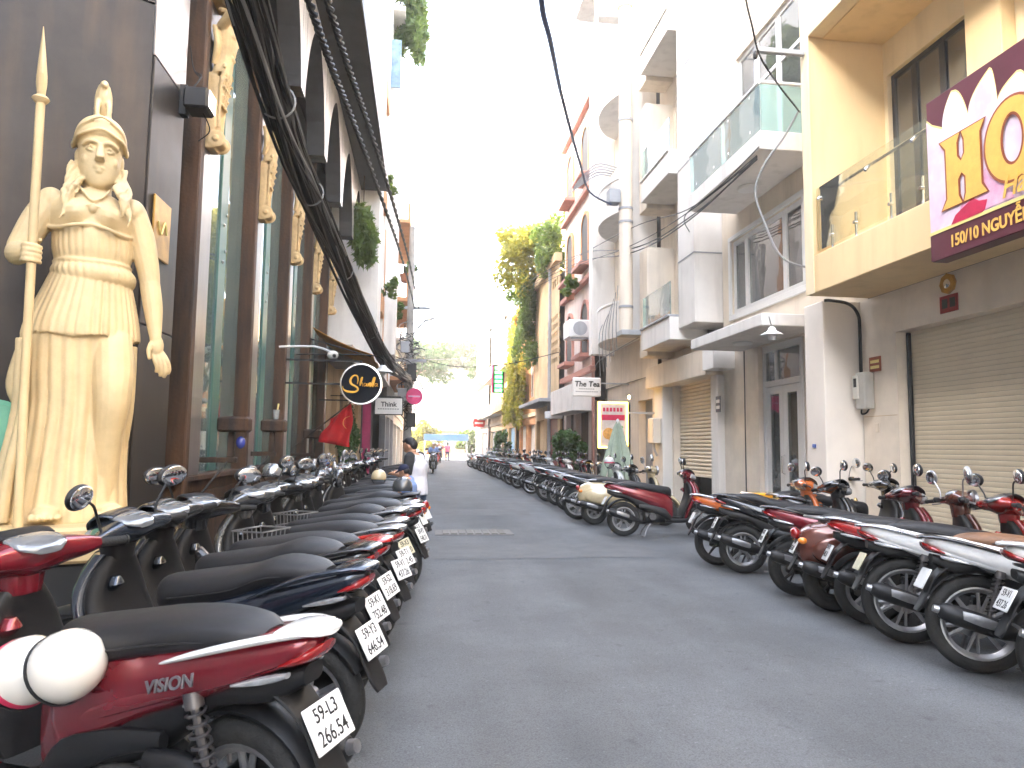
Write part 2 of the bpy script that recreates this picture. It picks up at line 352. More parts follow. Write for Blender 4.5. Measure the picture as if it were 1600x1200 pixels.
G_teal = glass('teal_window_glass', (.42,.56,.51), alpha=.28, ior=1.95)
G_win = glass('window_glass', (.50,.54,.54), alpha=.14, ior=1.95)
G_bal = glass('balcony_glass_aqua', (.68,.88,.84), alpha=.28, ior=1.4)
G_baly = glass('balcony_glass_clear', (.95,.96,.88), alpha=.05, ior=1.16)
M_chrome = mat('chrome', (.78,.78,.80), .10, 1.0, rvar=.06, var=.1, vscale=8)

# ------------------------------------------------------------------ road
road = MB(); road.quad((-150,-150,0), (150,-150,0), (150,250,0), (-150,250,0)); tag(road.build('road', M_asph, smooth=False), kind='structure')
pt = MB()
pt.add([(.2,8.8,.004),(3.2,8.9,.004),(3.1,10.2,.004),(.25,10.0,.004)], [(0,1,2,3)])
pt.add([(-.1,14.3,.004),(2.2,14.2,.004),(2.3,15.6,.004),(-.05,15.7,.004)], [(0,1,2,3)])
tag(pt.build('road_patch', M_patch, smooth=False), kind='structure')
g = thing('drain_grate', 'rusty iron drain grate set flush in the grey asphalt', 'drain grate', (.84, 11.5, 0))
mb = MB(); mb.box(-.62,.62,-.34,.34,.0,.008); mb.build('frame', mat('grate_frame',(.16,.15,.14),.8,var=.3,vscale=6), g)
for i in range(8):
    mb = MB(); mb.box(-.5+i*.128,-.5+i*.128+.1,-.26,.26,.008,.016,c=.004); mb.build('bar', M_iron, g)

# ------------------------------------------------------------------ helpers for buildings
def window(par, X, y0, y1, z0, z1, sgn, fm, gm, mull=(), inset=.09, fw=.06, bars=(), name='window'):
    """framed window standing in the plane X, street on the -sgn side; panes are sub-parts"""
    f = MB(); x0 = X+sgn*inset; x1 = x0+sgn*.05
    f.box(x0,x1,y0,y1,z0,z0+fw,c=.006); f.box(x0,x1,y0,y1,z1-fw,z1,c=.006)
    ys = [y0]+list(mull)+[y1]
    f.box(x0+sgn*.001,x1,y0,y0+fw,z0+fw,z1-fw,c=.006); f.box(x0+sgn*.001,x1,y1-fw,y1,z0+fw,z1-fw,c=.006)
    for m in mull: f.box(x0-sgn*.004,x1,m-fw*.75,m+fw*.75,z0+fw,z1-fw,c=.006)
    for zb in bars: f.box(x0+sgn*.003,x1-sgn*.002,y0+fw,y1-fw,zb-fw*.4,zb+fw*.4,c=.006)
    fo = f.build(name, fm, par)
    for a, b in zip(ys[:-1], ys[1:]):
        p = MB(); xa = x0+sgn*.022; p.box(xa, xa+sgn*.008, a+fw*.9, b-fw*.9, z0+fw*.95, z1-fw*.95); p.build('pane', gm, fo, smooth=False)
    return fo
def slats(par, X, y0, y1, z0, z1, sgn, m, pitch=.09, depth=.03, name='slat'):
    """roller shutter: one curved slat after another"""
    me = None; n = int(round((z1-z0)/pitch)); h = (z1-z0)/n
    for i in range(n):
        if me is None:
            b = MB(); pr = [(0,0),(-depth*.55,h*.12),(-depth,h*.45),(-depth*.6,h*.8),(0,h*.94),(.012,h*.94),(.012,0)]
            b.prism([(sgn*p[0], p[1]) for p in pr], (0, y1-y0, 0), (0,0,0)); me = b.mesh(name, m, ang=60)
        link(name, me, par, (X, y0, z0+i*h))
def box_part(par, name, m, *a, c=.01, **k):
    b = MB(); b.box(*a, c=c); return b.build(name, m, par, **k)
def core(par, x0, x1, y0, y1, z0, z1, m=None, name='rear_block'):
    return box_part(par, name, m or M_room, x0, x1, y0, y1, z0, z1, c=0)

# ================================================================== LEFT: dark steel and glass bar
bar = thing('bar_building', 'dark steel and teal glass bar front with ochre reliefs and arches', 'building', (-2.6, 12, 0))
def bp(name, m, *a, c=.008): 
    b = MB(); b.box(*a, c=c); b.xf(lambda v: v-Vector((-2.6,12,0))); return b.build(name, m, bar)
BO = Vector((-2.6,12,0))
def bb(b, name, m, **k): return b.xf(lambda v: v-BO).build(name, m, bar, **k)
bp('rear_block', M_room, -9, -3.3, 6.6, 18.75, 0, 17.7, c=0)
bp('upper_wall', M_dark, -3.3, -1.92, 6.3, 18.78, 8.46, 17.8)  # unseen height above the canopy, raised to shade the fronts opposite
bp('base_wall', M_wood, -2.9, -2.40, 6.9, 17.2, 0, 1.0)
for i in range(3): bp('plank', M_wood, -2.40, -2.375, 6.9, 17.2, .62+i*.13, .74+i*.13, c=.006)
bp('sill', M_wood, -2.75, -2.30, 6.9, 17.25, 1.0, 1.06)
# corner pier of steel plates
for z0, z1 in ((0,2.35),(2.36,4.62),(4.63,7.1),(7.11,9.2)): bp('plate', M_pilgrey if z0 > 3 else M_steel, -2.75, -2.3, 5.97, 6.72, z0, z1, c=.006)
PY = [7.2+2.37*k for k in range(5)]
for k, y in enumerate(PY):
    p = bp('pilaster', M_pilgrey, -2.6, -2.33, y+.145, y+.60, 1.06, 6.6)
    w = MB(); w.box(-2.62,-2.29,y,y+.14,0,7.2,c=.012); w.xf(lambda v: v-BO); w.build('wooden_post', M_wood, p)
GY = [(6.72,PY[0])]+[(PY[k]+.60, PY[k+1]) for k in range(4)]
for k, (a, b) in enumerate(GY):
    n = 1 if k == 0 else 2
    for j in range(n):
        u0 = a+(b-a)*j/n; u1 = a+(b-a)*(j+1)/n
        q = MB(); q.box(-2.475,-2.463,u0+.01,u1-.01,1.06,6.6); bb(q,'window_pane', G_teal, smooth=False)
    m_ = (a+b)/2 if k else a+.12
    bp('teal_mullion', M_teal, -2.50, -2.44, m_-.17, m_+.12, 1.07, 6.6)
    for zz in (3.55,3.7,4.0,4.15):
        if k: 
            q = MB(); q.lathe([(.0,.0),(.02,0),(.022,.012),(.012,.02),(0,.022)], (-2.44, m_-.05+(.1 if zz in (3.7,4.15) else 0), zz), 'x', 10); bb(q,'glass_clamp', M_chrome)
bp('interior_curtain', M_teal, -2.92, -2.9, 6.72, 16.7, 1.06, 6.6, c=0)
# arches
for k in range(5):
    a = PY[k]+.30; b = a+2.37; a0, b0 = a+.16, b-.16; r = (b0-a0)/2; cy_ = (a0+b0)/2
    arc = [(cy_-r*.98*math.copysign(abs(math.cos(t))**1.25,math.cos(t)), 6.35+1.6*math.sin(t)**1.25) for t in [math.pi*i/22 for i in range(23)]]
    poly = [(a+.004,8.2),(a+.004,6.35)]+arc+[(b-.004,6.35),(b-.004,8.2)]
    q = MB(); n = len(arc)
    o_, i_ = -1.80, -2.10
    top = [(y_, 8.2) for y_, z_ in arc]
    for i in range(n-1):
        (ya,za),(yb,zb) = arc[i],arc[i+1]
        q.quad((o_,ya,za),(o_,yb,zb),(o_,yb,8.2),(o_,ya,8.2))
    q.quad((o_,a+.004,6.35),(o_,a0,6.35),(o_,a0,8.2),(o_,a+.004,8.2)); q.quad((o_,b0,6.35),(o_,b-.004,6.35),(o_,b-.004,8.2),(o_,b0,8.2))
    ar = bb(q, 'arch_spandrel', M_brush, smooth=False)
    q = MB()
    for i in range(n-1):
        (ya,za),(yb,zb) = arc[i],arc[i+1]; q.quad((o_,ya,za),(i_,ya,za),(i_,yb,zb),(o_,yb,zb))
    q.quad((o_,a+.004,6.35),(o_,a0,6.35),(i_,a0,6.35),(i_,a+.004,6.35)); q.quad((o_,b0,6.35),(o_,b-.004,6.35),(i_,b-.004,6.35),(i_,b0,6.35))
    q.xf(lambda v: v-BO); q.build('arch_soffit', M_dark, ar)
bp('canopy', M_dark, -2.2, -1.1, 5.4, 18.8, 8.21, 8.45)
bp('canopy_edge_trim', M_steel, -1.115, -1.085, 5.4, 18.81, 8.19, 8.47)
bp('arch_back_wall', M_dark, -2.9, -2.62, 6.3, 18.7, 6.6, 8.2)
bp('side_wall', M_steel, -8.9, -2.63, 18.5, 18.76, 0, 8.2)
# angled statue wall
kx, ky = -2.31, 5.96; ang = math.atan2(.5,.866)
Mw = Matrix.Translation((kx,ky,0)) @ Matrix.Rotation(ang, 4, 'Z')
for z0, z1 in ((0,5.06),(5.07,9.2)):
    q = MB(); q.box(-1.46,-.006,.0,.12,z0,z1,M=Mw,c=.005); bb(q,'plate', M_steel)
q = MB(); q.box(-4.2,-1.47,.10,.22,0,9.2,M=Mw); bb(q,'rear_wall', M_dark)
q = MB(); q.box(-4.2,-1.0,.13,3.2,0,13,M=Mw); bb(q,'rear_block', M_dark)
# ornate black door frame with beading and copper band beside the statue wall
fr = MB(); fr.box(-1.60,-1.50,-.08,.09,0,3.95,M=Mw,c=.01); fr.box(-3.2,-1.50,-.078,.09,3.95,4.08,M=Mw,c=.01); fo = bb(fr,'ornate_frame', M_black)
for i in range(26):
    q = MB(); q.ell((0,0,0),(.022,.02,.05),8,6); q.xf(lambda v: Mw @ (v+Vector((-1.66,-.07,1.0+i*.115)))-BO); q.build('bead', M_black, fo)
q = MB(); q.box(-3.2,-1.605,-.05,.08,0,3.94,M=Mw,c=.02); bb(q,'door_leaf', M_dark)
q = MB(); q.box(-3.2,-1.49,-.06,.09,4.12,5.9,M=Mw,c=.03); bb(q,'copper_band', M_copper)
# caryatid reliefs
def caryatid_mesh():
    b = MB()   # local: +x away from wall, y along wall, z up, height about 1.8: scroll foot, tapered leg of the bracket, acanthus skirt, man with raised arms
    b.box(-.02,.10,-.11,.11,.0,.90); b.loft([(.06,0,.22,.085,.05,4),(.07,0,.5,.10,.055,4),(.08,0,.85,.125,.06,4)],16,2,'z')
    for s in (-1,1): b.tube([(.13,s*.085,.25),(.14,s*.10,.55),(.15,s*.12,.84)],[.014,.016,.018],8,2)
    for z, r, x in ((.11,.105,.12),):
        b.lathe([(0,-.125),(r*.75,-.125),(r,-.115),(r*.62,-.10),(r*.62,.10),(r,.115),(r*.75,.125),(0,.125)],(x,0,z),'y',22)
        b.lathe([(0,-.15),(.035,-.15),(.035,.15),(0,.15)],(x,0,z),'y',12)
    for s in (-1,1):   # volutes on the hips
        sp = [(.19-.004*i, s*(.09+(.075-.005*i)*math.cos(i*.55)), .93+(.075-.005*i)*math.sin(i*.55)) for i in range(14)]; b.tube(sp,.017,8,2)
    for r in range(4):  # rows of acanthus tongues
        for i in range(5-r//2):
            y = (i-(4-r//2)/2)*.055; z = .88-.10*r; b.ell((.165-.012*r+.02*math.cos(y*12), y, z),(.030,.027,.062),8,8,Matrix.Rotation(R(22),3,'Y')); b.ell((.195-.012*r, y, z-.055),(.022,.022,.02),8,6)
    b.loft([(.11,0,.90,.13,.10),(.13,0,1.0,.12,.10),(.14,0,1.12,.115,.10),(.15,0,1.25,.14,.115),(.15,0,1.37,.17,.12),(.14,0,1.46,.12,.09),(.14,0,1.52,.06,.06)], 18, 3, 'z')
    for s in (-1,1):
        b.ell((.245,s*.068,1.34),(.035,.058,.042),10,8)
        for z in (1.24,1.175,1.11): b.ell((.24,s*.032,z),(.018,.025,.026),8,6)
        b.tube([(.13,s*.15,1.42),(.24,s*.25,1.50),(.30,s*.285,1.58)],[.058,.055,.048],10,3); b.ell((.30,s*.285,1.58),(.05,.05,.05),10,8)
        b.tube([(.30,s*.285,1.58),(.24,s*.2,1.68),(.14,s*.10,1.75)],[.048,.042,.032],10,3)
        b.tube([(.05,s*.10,1.0),(.10,s*.165,1.2),(.06,s*.17,1.42)],[.03,.04,.03],8,3)
    b.ell((.19,0,1.605),(.082,.070,.10),14,10); b.ell((.268,0,1.60),(.018,.013,.024),8,6)
    for i in range(6): b.ell((.235+.01*math.sin(i*2),-.045+.018*i,1.535-.012*(i%2)),(.03,.02,.05),8,6)
    for i in range(12):
        a = i*.55; b.ell((.14+.05*math.cos(a*1.7),.08*math.sin(a),1.66+.03*math.cos(a)),(.035,.03,.035),8,6)
    b.box(-.02,.28,-.18,.18,1.75,1.83)
    return remesh(b, .0095, 'caryatid', M_cary, 0)
cm = caryatid_mesh()
for k, y in enumerate(PY):
    o = link('caryatid', cm, bar, Vector((-2.335, y+.36, 4.47))-BO); o.scale = (.92,.92,.92)

# ================================================================== RIGHT: A, yellow house with the purple board
def house(name, label, X, y0, y1): 
    o = thing(name, label, 'building', (X+.6, (y0+y1)/2, 0)); return o
class HB:
    """house builder in world coordinates, parts parented to the house"""
    def __init__(s, name, label, base): s.o = thing(name, label, 'building', base); s.b = Vector(base)
    def mb(s, b, name, m, par=None, **k): return b.xf(lambda v: v-s.b).build(name, m, par or s.o, **k)
    def box(s, name, m, *a, c=.01, par=None, **k): 
        b = MB(); b.box(*a, c=c); return s.mb(b, name, m, par, **k)
    def wall(s, name, m, ax, c_, u0, u1, z0, z1, holes=(), depth=.2, sgn=1):
        b = MB(); b.wall(ax, c_, u0, u1, z0, z1, holes, depth, sgn); return s.mb(b, name, m, smooth=False)
    def win(s, *a, **k):
        d = MB(); f = window(s.o, *a, **k); 
        for o in [f]: o.location = -s.b
        return f
    def slats(s, X, y0, y1, z0, z1, sgn, m, **k): slats(s.o, X-s.b.x, y0-s.b.y, y1-s.b.y, z0-s.b.z, z1-s.b.z, sgn, m, **k)

A = HB('yellow_house', 'yellow balconied house with wide beige roller shutter below purple signboard', (6.6, 6, 0))
A.wall('ground_wall', M_marble, 'x', 6.0, 2.0, 9.0, 0, 3.46, [(3.2, 8.28, -.01, 2.92)], .22)
A.box('rear_block', M_room, 6.5, 12, 2.0, 9.85, 0, 11, c=0)
A.slats(6.20, 3.2, 8.28, .03, 2.93, 1, M_shut, pitch=.058, depth=.003)
A.box('shutter_guide', M_dalu, 6.13, 6.19, 8.24, 8.275, 0, 2.91)
for i, z in enumerate((.9,1.85)): A.box('marble_joint', M_tan, 5.996, 6.0, 8.30, 8.99, z, z+.008, c=0)
A.box('balcony_floor', M_yellow, 5.1, 6.0, 2.0, 8.78, 3.46, 3.97, c=.012)
A.box('side_pier', M_yellow, 5.1, 6.25, 8.62, 8.80, 3.972, 10.2, c=.012)
A.box('side_pier_face', M_ylight, 5.085, 5.1, 8.60, 8.80, 3.46, 10.2, c=.004)
A.box('upper_slab', M_ylight, 5.09, 6.6, 2.0, 8.615, 7.02, 7.5, c=.012)
A.box('soffit', M_yellow, 5.3, 6.2, 2.0, 8.60, 7.0, 7.018, c=0)
A.wall('balcony_wall', M_ylight, 'x', 6.2, 2.0, 8.62, 3.97, 7.0, [(7.15, 8.55, 3.975, 6.52),(4.0,5.6,3.975,6.5)], .15)
f = A.win(6.2, 7.15, 8.55, 3.975, 6.52, 1, M_dalu, G_win, (7.6, 8.1), .06, .07)
A.win(6.2, 4.0, 5.6, 3.975, 6.5, 1, M_dalu, G_win, (4.8,), .06, .07)
A.box('curtain', M_roomw, 6.40, 6.42, 2.1, 8.58, 3.98, 6.9, c=0)
A.box('pilaster', M_yellow, 6.02, 6.2, 6.45, 6.95, 3.975, 7.0, c=.01)
for a, b in ((6.45,8.56),(4.3,6.44)):
    A.box('glass_panel', G_baly, 5.125, 5.137, a, b, 4.02, 4.86, c=0, smooth=False)
A.box('handrail', M_chrome, 5.15, 5.19, 4.3, 8.60, 4.74, 4.78, c=.012)
for y in (8.25, 7.75, 7.1, 6.6):
    b = MB(); b.cyl((5.115,y,4.15),(5.16,y,4.15),.022); b.cyl((5.15,y,3.95),(5.15,y,4.28),.016); A.mb(b,'glass_standoff', M_chrome)
for y in (8.5, 7.5, 6.7):
    b = MB(); b.cyl((5.115,y,4.70),(5.17,y,4.76),.02); A.mb(b,'glass_standoff', M_chrome)
A.box('upper_storey', M_ylight, 5.5, 6.6, 2.0, 8.615, 7.5, 10.2)
A.box('wooden_trim', M_orange, 5.98, 6.19, 4.6, 5.9, 6.1, 6.3)

# ------------------------------------------------------------------ B: white house with aqua glass balcony
B = HB('white_house', 'white house with aqua glass balcony, long white window and doorway canopy', (6.6, 11.4, 0))
B.box('front_pillar', M_whiteM, 5.45, 6.5, 9.02, 9.5, 0, 3.46)
B.box('door_side_wall', M_marble, 6.10, 6.3, 9.5, 10.69, 0, 3.24)
B.wall('wall', M_cream, 'x', 6.0, 8.82, 13.5, 3.46, 6.0, [(10.4, 13.05, 4.02, 5.48)], .16)
B.wall('ground_wall', M_marble, 'x', 6.0, 9.5, 13.5, 0, 3.46, [(9.5, 12.05, -.01, 3.24)], .12)
B.box('wall_joint', M_dalu, 5.994, 6.0, 12.57, 12.61, 0, 3.24, c=0)
B.wall('upper_wall', M_cream, 'x', 6.0, 8.82, 13.5, 6.0, 12, [(9.6, 12.75, 6.32, 9.1)], .16)
B.box('rear_block', M_room, 6.7, 12, 9.86, 13.5, 0, 12, c=0)
B.win(6.0, 10.4, 13.05, 4.02, 5.48, 1, M_alu, G_win, (11.06, 12.48), .03, .09)
B.win(6.0, 9.6, 12.75, 6.32, 9.1, 1, M_alu, G_win, (10.4, 11.2, 12.0), .06, .09, (8.2,))
B.box('window_surround', M_alu, 5.955, 6.0, 10.3, 13.15, 3.9, 4.015); B.box('window_surround', M_alu, 5.955, 6.0, 10.3, 13.15, 5.485, 5.58)
B.box('window_surround', M_alu, 5.957, 6.0, 10.3, 10.395, 4.015, 5.485); B.box('window_surround', M_alu, 5.957, 6.0, 13.055, 13.15, 4.015, 5.485)
B.box('curtain', M_roomw, 6.55, 6.57, 9.9, 13.3, 3.6, 5.7, c=0)
B.box('balcony_floor', M_white, 5.0, 6.0, 9.86, 12.8, 5.97, 6.27, c=.012)
for a, b in ((9.9,11.3),(11.32,12.75)): B.box('glass_panel', G_bal, 5.03, 5.045, a, b, 6.28, 7.02, c=0, smooth=False)
B.box('glass_panel', G_bal, 5.05, 5.98, 9.885, 9.90, 6.28, 7.02, c=0, smooth=False)
b = MB(); b.cyl((5.04,9.9,7.06),(5.04,12.75,7.06),.03); B.mb(b,'handrail', M_alu)
b = MB(); b.cyl((5.04,9.9,7.06),(5.99,9.9,7.06),.03); B.mb(b,'handrail', M_alu)
for y in (10.2,11.0,11.6,12.4):
    b = MB(); b.cyl((5.02,y,6.95),(5.07,y,6.95),.022); B.mb(b,'glass_standoff', M_chrome); b = MB(); b.cyl((5.02,y,6.38),(5.07,y,6.38),.022); B.mb(b,'glass_standoff', M_chrome)
b = MB(); b.lathe([(0,0),(.17,0),(.19,-.02),(.17,-.05),(0,-.07)], (5.55,11.4,5.97), 'z', 24); B.mb(b,'ceiling_lamp', M_alu)
B.box('canopy', M_white, 5.0, 6.0, 9.9, 12.72, 3.25, 3.44, c=.012)
b = MB(); b.lathe([(0,0),(.16,0),(.18,-.02),(.16,-.04),(0,-.05)], (5.5,11.6,3.25), 'z', 24); B.mb(b,'ceiling_lamp', M_alu)
# doorway
df = MB()
for y in (10.69, 11.96): df.box(6.08,6.16,y,y+.08,0,3.24,c=.006)
df.box(6.081,6.16,10.77,11.96,2.50,2.60,c=.006); df.box(6.081,6.16,10.77,11.96,3.12,3.24,c=.006); df.box(6.081,6.16,11.52,11.60,2.60,3.12,c=.006)
dfo = B.mb(df,'door_frame', M_alu)
for a, b in ((10.78,11.36),(11.37,11.95)):
    d = MB(); d.box(6.10,6.145,a,a+.13,.02,2.49,c=.006); d.box(6.10,6.145,b-.13,b,.02,2.49,c=.006); d.box(6.101,6.145,a+.13,b-.13,.02,.22,c=.006); d.box(6.101,6.145,a+.13,b-.13,2.36,2.49,c=.006)
    do = B.mb(d,'door', M_alu)
    q = MB(); q.box(6.115,6.125,a+.12,b-.12,.2,2.38); q.xf(lambda v: v-B.b); q.build('pane', G_win, do, smooth=False)
q = MB(); q.tube([(6.09,11.32,.98),(6.04,11.32,1.0),(6.04,11.32,1.28),(6.09,11.32,1.3)],.012,8); q.xf(lambda v: v-B.b); q.build('handle', M_chrome, do)
B.box('pane', G_win, 6.115, 6.125, 10.77, 11.52, 2.60, 3.12, c=0, par=dfo, smooth=False); B.box('pane', G_win, 6.115, 6.125, 11.60, 11.96, 2.60, 3.12, c=0, par=dfo, smooth=False)
B.box('door_curtain', M_roomw, 6.32, 6.34, 10.6, 12.2, 0, 3.2, c=0)
B.box('step', M_conc, 5.7, 6.07, 9.52, 12.03, 0, .12)

# ------------------------------------------------------------------ C: white house with square pier and half raised shutter
C_ = HB('pier_house', 'white house with square pier, stacked balconies and half raised cream shutter', (6.6, 15.2, 0))
C_.box('pier', M_white, 5.4, 6.6, 13.52, 14.42, 3.95, 12.3)
for z in (5.38, 7.4, 9.6): C_.box('pier_joint', M_gray, 5.393, 6.0, 13.512, 14.425, z, z+.025, c=0)
C_.wall('wall', M_cream, 'x', 6.05, 14.42, 17.4, 3.5, 12.3, [(14.7,16.2,4.3,6.6),(14.7,16.2,7.95,10.2)], .2)
C_.win(6.05, 14.7, 16.2, 4.3, 6.6, 1, M_alu, G_win, (15.45,), .08); C_.win(6.05, 14.7, 16.2, 7.95, 10.2, 1, M_alu, G_win, (15.45,), .08)
C_.wall('ground_wall', M_marble, 'x', 6.0, 13.5, 17.4, 0, 3.5, [(13.85,16.4,-.01,2.9)], .25)
C_.box('rear_block', M_room, 7.2, 12, 13.5, 17.4, 0, 12.3, c=0)
C_.slats(6.18, 13.86, 16.39, .82, 2.95, 1, M_shutw, pitch=.085, depth=.03)
C_.box('shutter_bottom_bar', M_shutw, 6.12, 6.2, 13.87, 16.38, .76, .82)
C_.box('signboard_band', M_cream, 5.62, 6.0, 13.55, 17.38, 2.88, 3.42, c=.012)
C_.box('wall_box', M_alu, 5.55, 6.0, 12.98, 13.52, 2.95, 3.48)
C_.box('corner_pilaster', M_white, 5.85, 6.05, 13.5, 13.84, 0, 2.88)
C_.box('far_pilaster', M_white, 5.75, 6.0, 16.5, 17.1, 0, 2.88)
for z0, z1 in ((3.72,4.22),(7.4,7.9),(10.7,11.2)):
    C_.box('balcony_floor', M_white, 5.2, 6.05, 14.43, 16.4, z0, z1, c=.012)
    C_.box('balcony_lip', M_gray if z0 < 5 else M_white, 5.17, 5.5, 14.43, 16.43, z1, z1+.05)
    if z0 < 10: C_.box('glass_panel', G_bal, 5.23, 5.245, 14.45, 16.38, z1+.05, z1+.78, c=0, smooth=False)
    C_.box('party_fin', M_cream, 5.35, 6.05, 16.42, 17.0, z0-.1, z0+2.6)
C_.box('dark_opening_block', M_dark, 6.6, 7.15, 13.9, 16.3, 0, .75)  # solid dark block stands in for the unlit inside under the shutter

# ------------------------------------------------------------------ D: white house with bowed balconies and round column
D = HB('bow_house', 'white house with bowed balconies and tall round service column', (6.6, 20, 0))
D.wall('wall', M_cream, 'x', 5.95, 17.4, 22.6, 3.3, 14.6, [(18.6,20.8,5.2,7.2),(18.6,20.8,8.9,10.9)], .2)
D.win(5.95, 18.6, 20.8, 5.2, 7.2, 1, M_alu, G_win, (19.7,), .08); D.win(5.95, 18.6, 20.8, 8.9, 10.9, 1, M_alu, G_win, (19.7,), .08)
D.wall('ground_wall', M_cream, 'x', 6.0, 17.4, 22.6, 0, 3.3, [(18.0,19.2,-.01,2.7),(20.0,22.0,-.01,2.7)], .3)
D.box('door_leaf', M_gray, 6.2, 6.25, 18.0, 19.2, 0, 2.7); D.box('door_leaf', M_wood, 6.2, 6.25, 20.0, 22.0, 0, 2.7)
D.box('rear_block', M_room, 6.9, 12, 17.4, 22.6, 0, 14.6, c=0)
for z0 in (4.4, 7.9, 11.3):
    b = MB(); pts = [(5.95-.95*math.sin(math.pi*i/16)**.6, 17.75+3.7*i/16) for i in range(17)]
    b.prism([(p[0],p[1]) for p in pts], (0,0,.95), (0,0,z0), (1,0,0), (0,1,0)); D.mb(b,'bowed_balcony', M_white)
    b = MB(); b.prism([(p[0]-.02 if 0<i<16 else p[0],p[1]) for i,p in enumerate(pts)], (0,0,.06), (0,0,z0+.95), (1,0,0), (0,1,0)); D.mb(b,'balcony_coping', M_alu)
D.box('party_fin', M_white, 5.2, 5.95, 21.5, 21.9, 4.3, 14.6); D.box('party_fin', M_white, 5.2, 5.95, 17.41, 17.72, 4.3, 13.2)
b = MB(); b.lathe([(0,4.33),(.17,4.33),(.17,12.9),(0,12.9)], (5.02,17.1,0), 'z', 20); co = D.mb(b,'round_column', M_cream)
b = MB(); b.lathe([(0,12.9),(.2,12.9),(.2,13.25),(0,13.25)], (5.02,17.1,0), 'z', 20); D.mb(b,'column_cap', M_yellow, par=co)
for z in (4.9,7.1,7.45,9.8):
    b = MB(); b.lathe([(.165,0),(.185,0),(.185,.06),(.165,.06)], (5.02,17.1,z), 'z', 18, closed=True); D.mb(b,'clamp', M_gray, par=co)
D.box('junction_box', M_gray, 4.55, 4.85, 16.95, 17.25, 7.6, 7.95); D.box('column_base', M_gray, 4.85, 5.95, 16.9, 17.38, 4.2, 4.33)
for i in range(5):
    b = MB(); b.tube([(5.0,17.9+.15*i,8.9),(4.6+.05*i,18.6+.2*i,9.25),(4.3,19.6+.2*i,9.1)],.02,6,4); D.mb(b,'railing_bar', M_gray)

# ------------------------------------------------------------------ E: pink house with red cornices
E_ = HB('pink_house', 'narrow pink house with brick red cornices and arched windows', (6.6, 25.4, 0))
E_.wall('wall', M_pinkr, 'x', 5.6, 22.7, 27.8, 0, 13.9, [(23.6,25.6,-.01,3.0),(26.0,27.4,-.01,3.0)], .3)
E_.box('rear_block', M_room, 5.95, 12, 22.7, 27.8, 0, 13.9, c=0)
for z in (3.9, 7.1, 10.3, 13.5): E_.box('cornice', M_redtrim, 5.42, 5.6, 22.6, 27.9, z, z+.2, c=.02)
for z in (4.6, 7.8, 11.0):
    for y in (24.0, 26.6):
        arc = [(y+.5*math.cos(math.pi*i/12), z+1.35+.5*math.sin(math.pi*i/12)) for i in range(13)]
        b = MB(); b.prism([(y-.5,z)]+[(y+.5,z)]+arc, (.03,0,0), (5.56,0,0), (0,1,0), (0,0,1)); w = E_.mb(b,'arched_window', M_room)
        out = [(y+.62*math.cos(math.pi*i/12), z+1.35+.62*math.sin(math.pi*i/12)) for i in range(13)]
        b = MB(); poly = [(y+.62,z),]+out+[(y-.62,z),(y-.5,z)]+arc[::-1]+[(y+.5,z)]
        n = len(out); 
        for i in range(n-1):
            b.add([(5.52,*arc[i]),(5.52,*arc[i+1]),(5.52,*out[i+1]),(5.52,*out[i]),(5.6,*out[i]),(5.6,*out[i+1])],[(0,1,2,3),(3,2,5,4)])
        b.box(5.52,5.6,y-.62,y-.5,z,z+1.35); b.box(5.52,5.6,y+.5,y+.62,z,z+1.35); b.xf(lambda v: v-E_.b); b.build('frame', M_orange if z > 7 else M_redtrim, w)
        b = MB(); b.box(5.2,5.6,y-.7,y+.7,z-.15,z,c=.02); b.xf(lambda v: v-E_.b); b.build('sill', M_redtrim, w)
E_.box('quoin_strip', M_redtrim, 5.55, 5.6, 22.72, 22.95, 0, 13.5, c=0); E_.box('signboard_box', M_white, 4.9, 5.6, 23.0, 27.0, 2.6, 3.5)
E_.box('door_leaf', M_wood, 5.8, 5.85, 23.6, 25.6, 0, 3); E_.box('door_leaf', M_wood, 5.8, 5.85, 26.0, 27.4, 0, 3)

# ------------------------------------------------------------------ F: tan house with vent blocks
F_ = HB('tan_house', 'stained tan house with pierced vent blocks below a roof garden', (6.6, 31, 0))
vh = [(28.3+.42*i, 28.3+.42*i+.26, 4.9+.36*j, 4.9+.36*j+.2) for i in range(6) for j in range(6)]
vh += [(28.2+.5*i, 28.5+.5*i, 8.1, 8.45) for i in range(3)]
F_.wall('wall', M_tan, 'x', 5.4, 27.9, 34.2, 3.2, 9.0, vh, .12)
F_.wall('ground_wall', M_tan, 'x', 5.45, 27.9, 34.2, 0, 3.2, [(28.4,31.0,-.01,2.6),(31.6,33.8,-.01,2.6)], .2)
F_.box('door_leaf', mat('red_door_paint',(.22,.03,.025),.5,var=.3), 5.62, 5.66, 28.4, 31.0, 0, 2.6); F_.box('door_leaf', M_tan, 5.62, 5.66, 31.6, 33.8, 0, 2.6)
F_.box('rear_block', M_room, 5.8, 12, 27.9, 34.2, 0, 8.9, c=0); F_.box('awning_slab', M_gray, 4.6, 5.4, 28, 34, 3.2, 3.35)
F_.box('parapet', M_tan, 5.2, 5.5, 27.9, 34.2, 9.0, 9.35); F_.box('rear_wing', M_ylight, 7.5, 12, 27.9, 34.2, 8.9, 13)
b = MB(); b.cyl((5.25,29.3,0),(5.25,29.3,9.0),.07,n=10); F_.mb(b,'drain_pipe', M_gray)

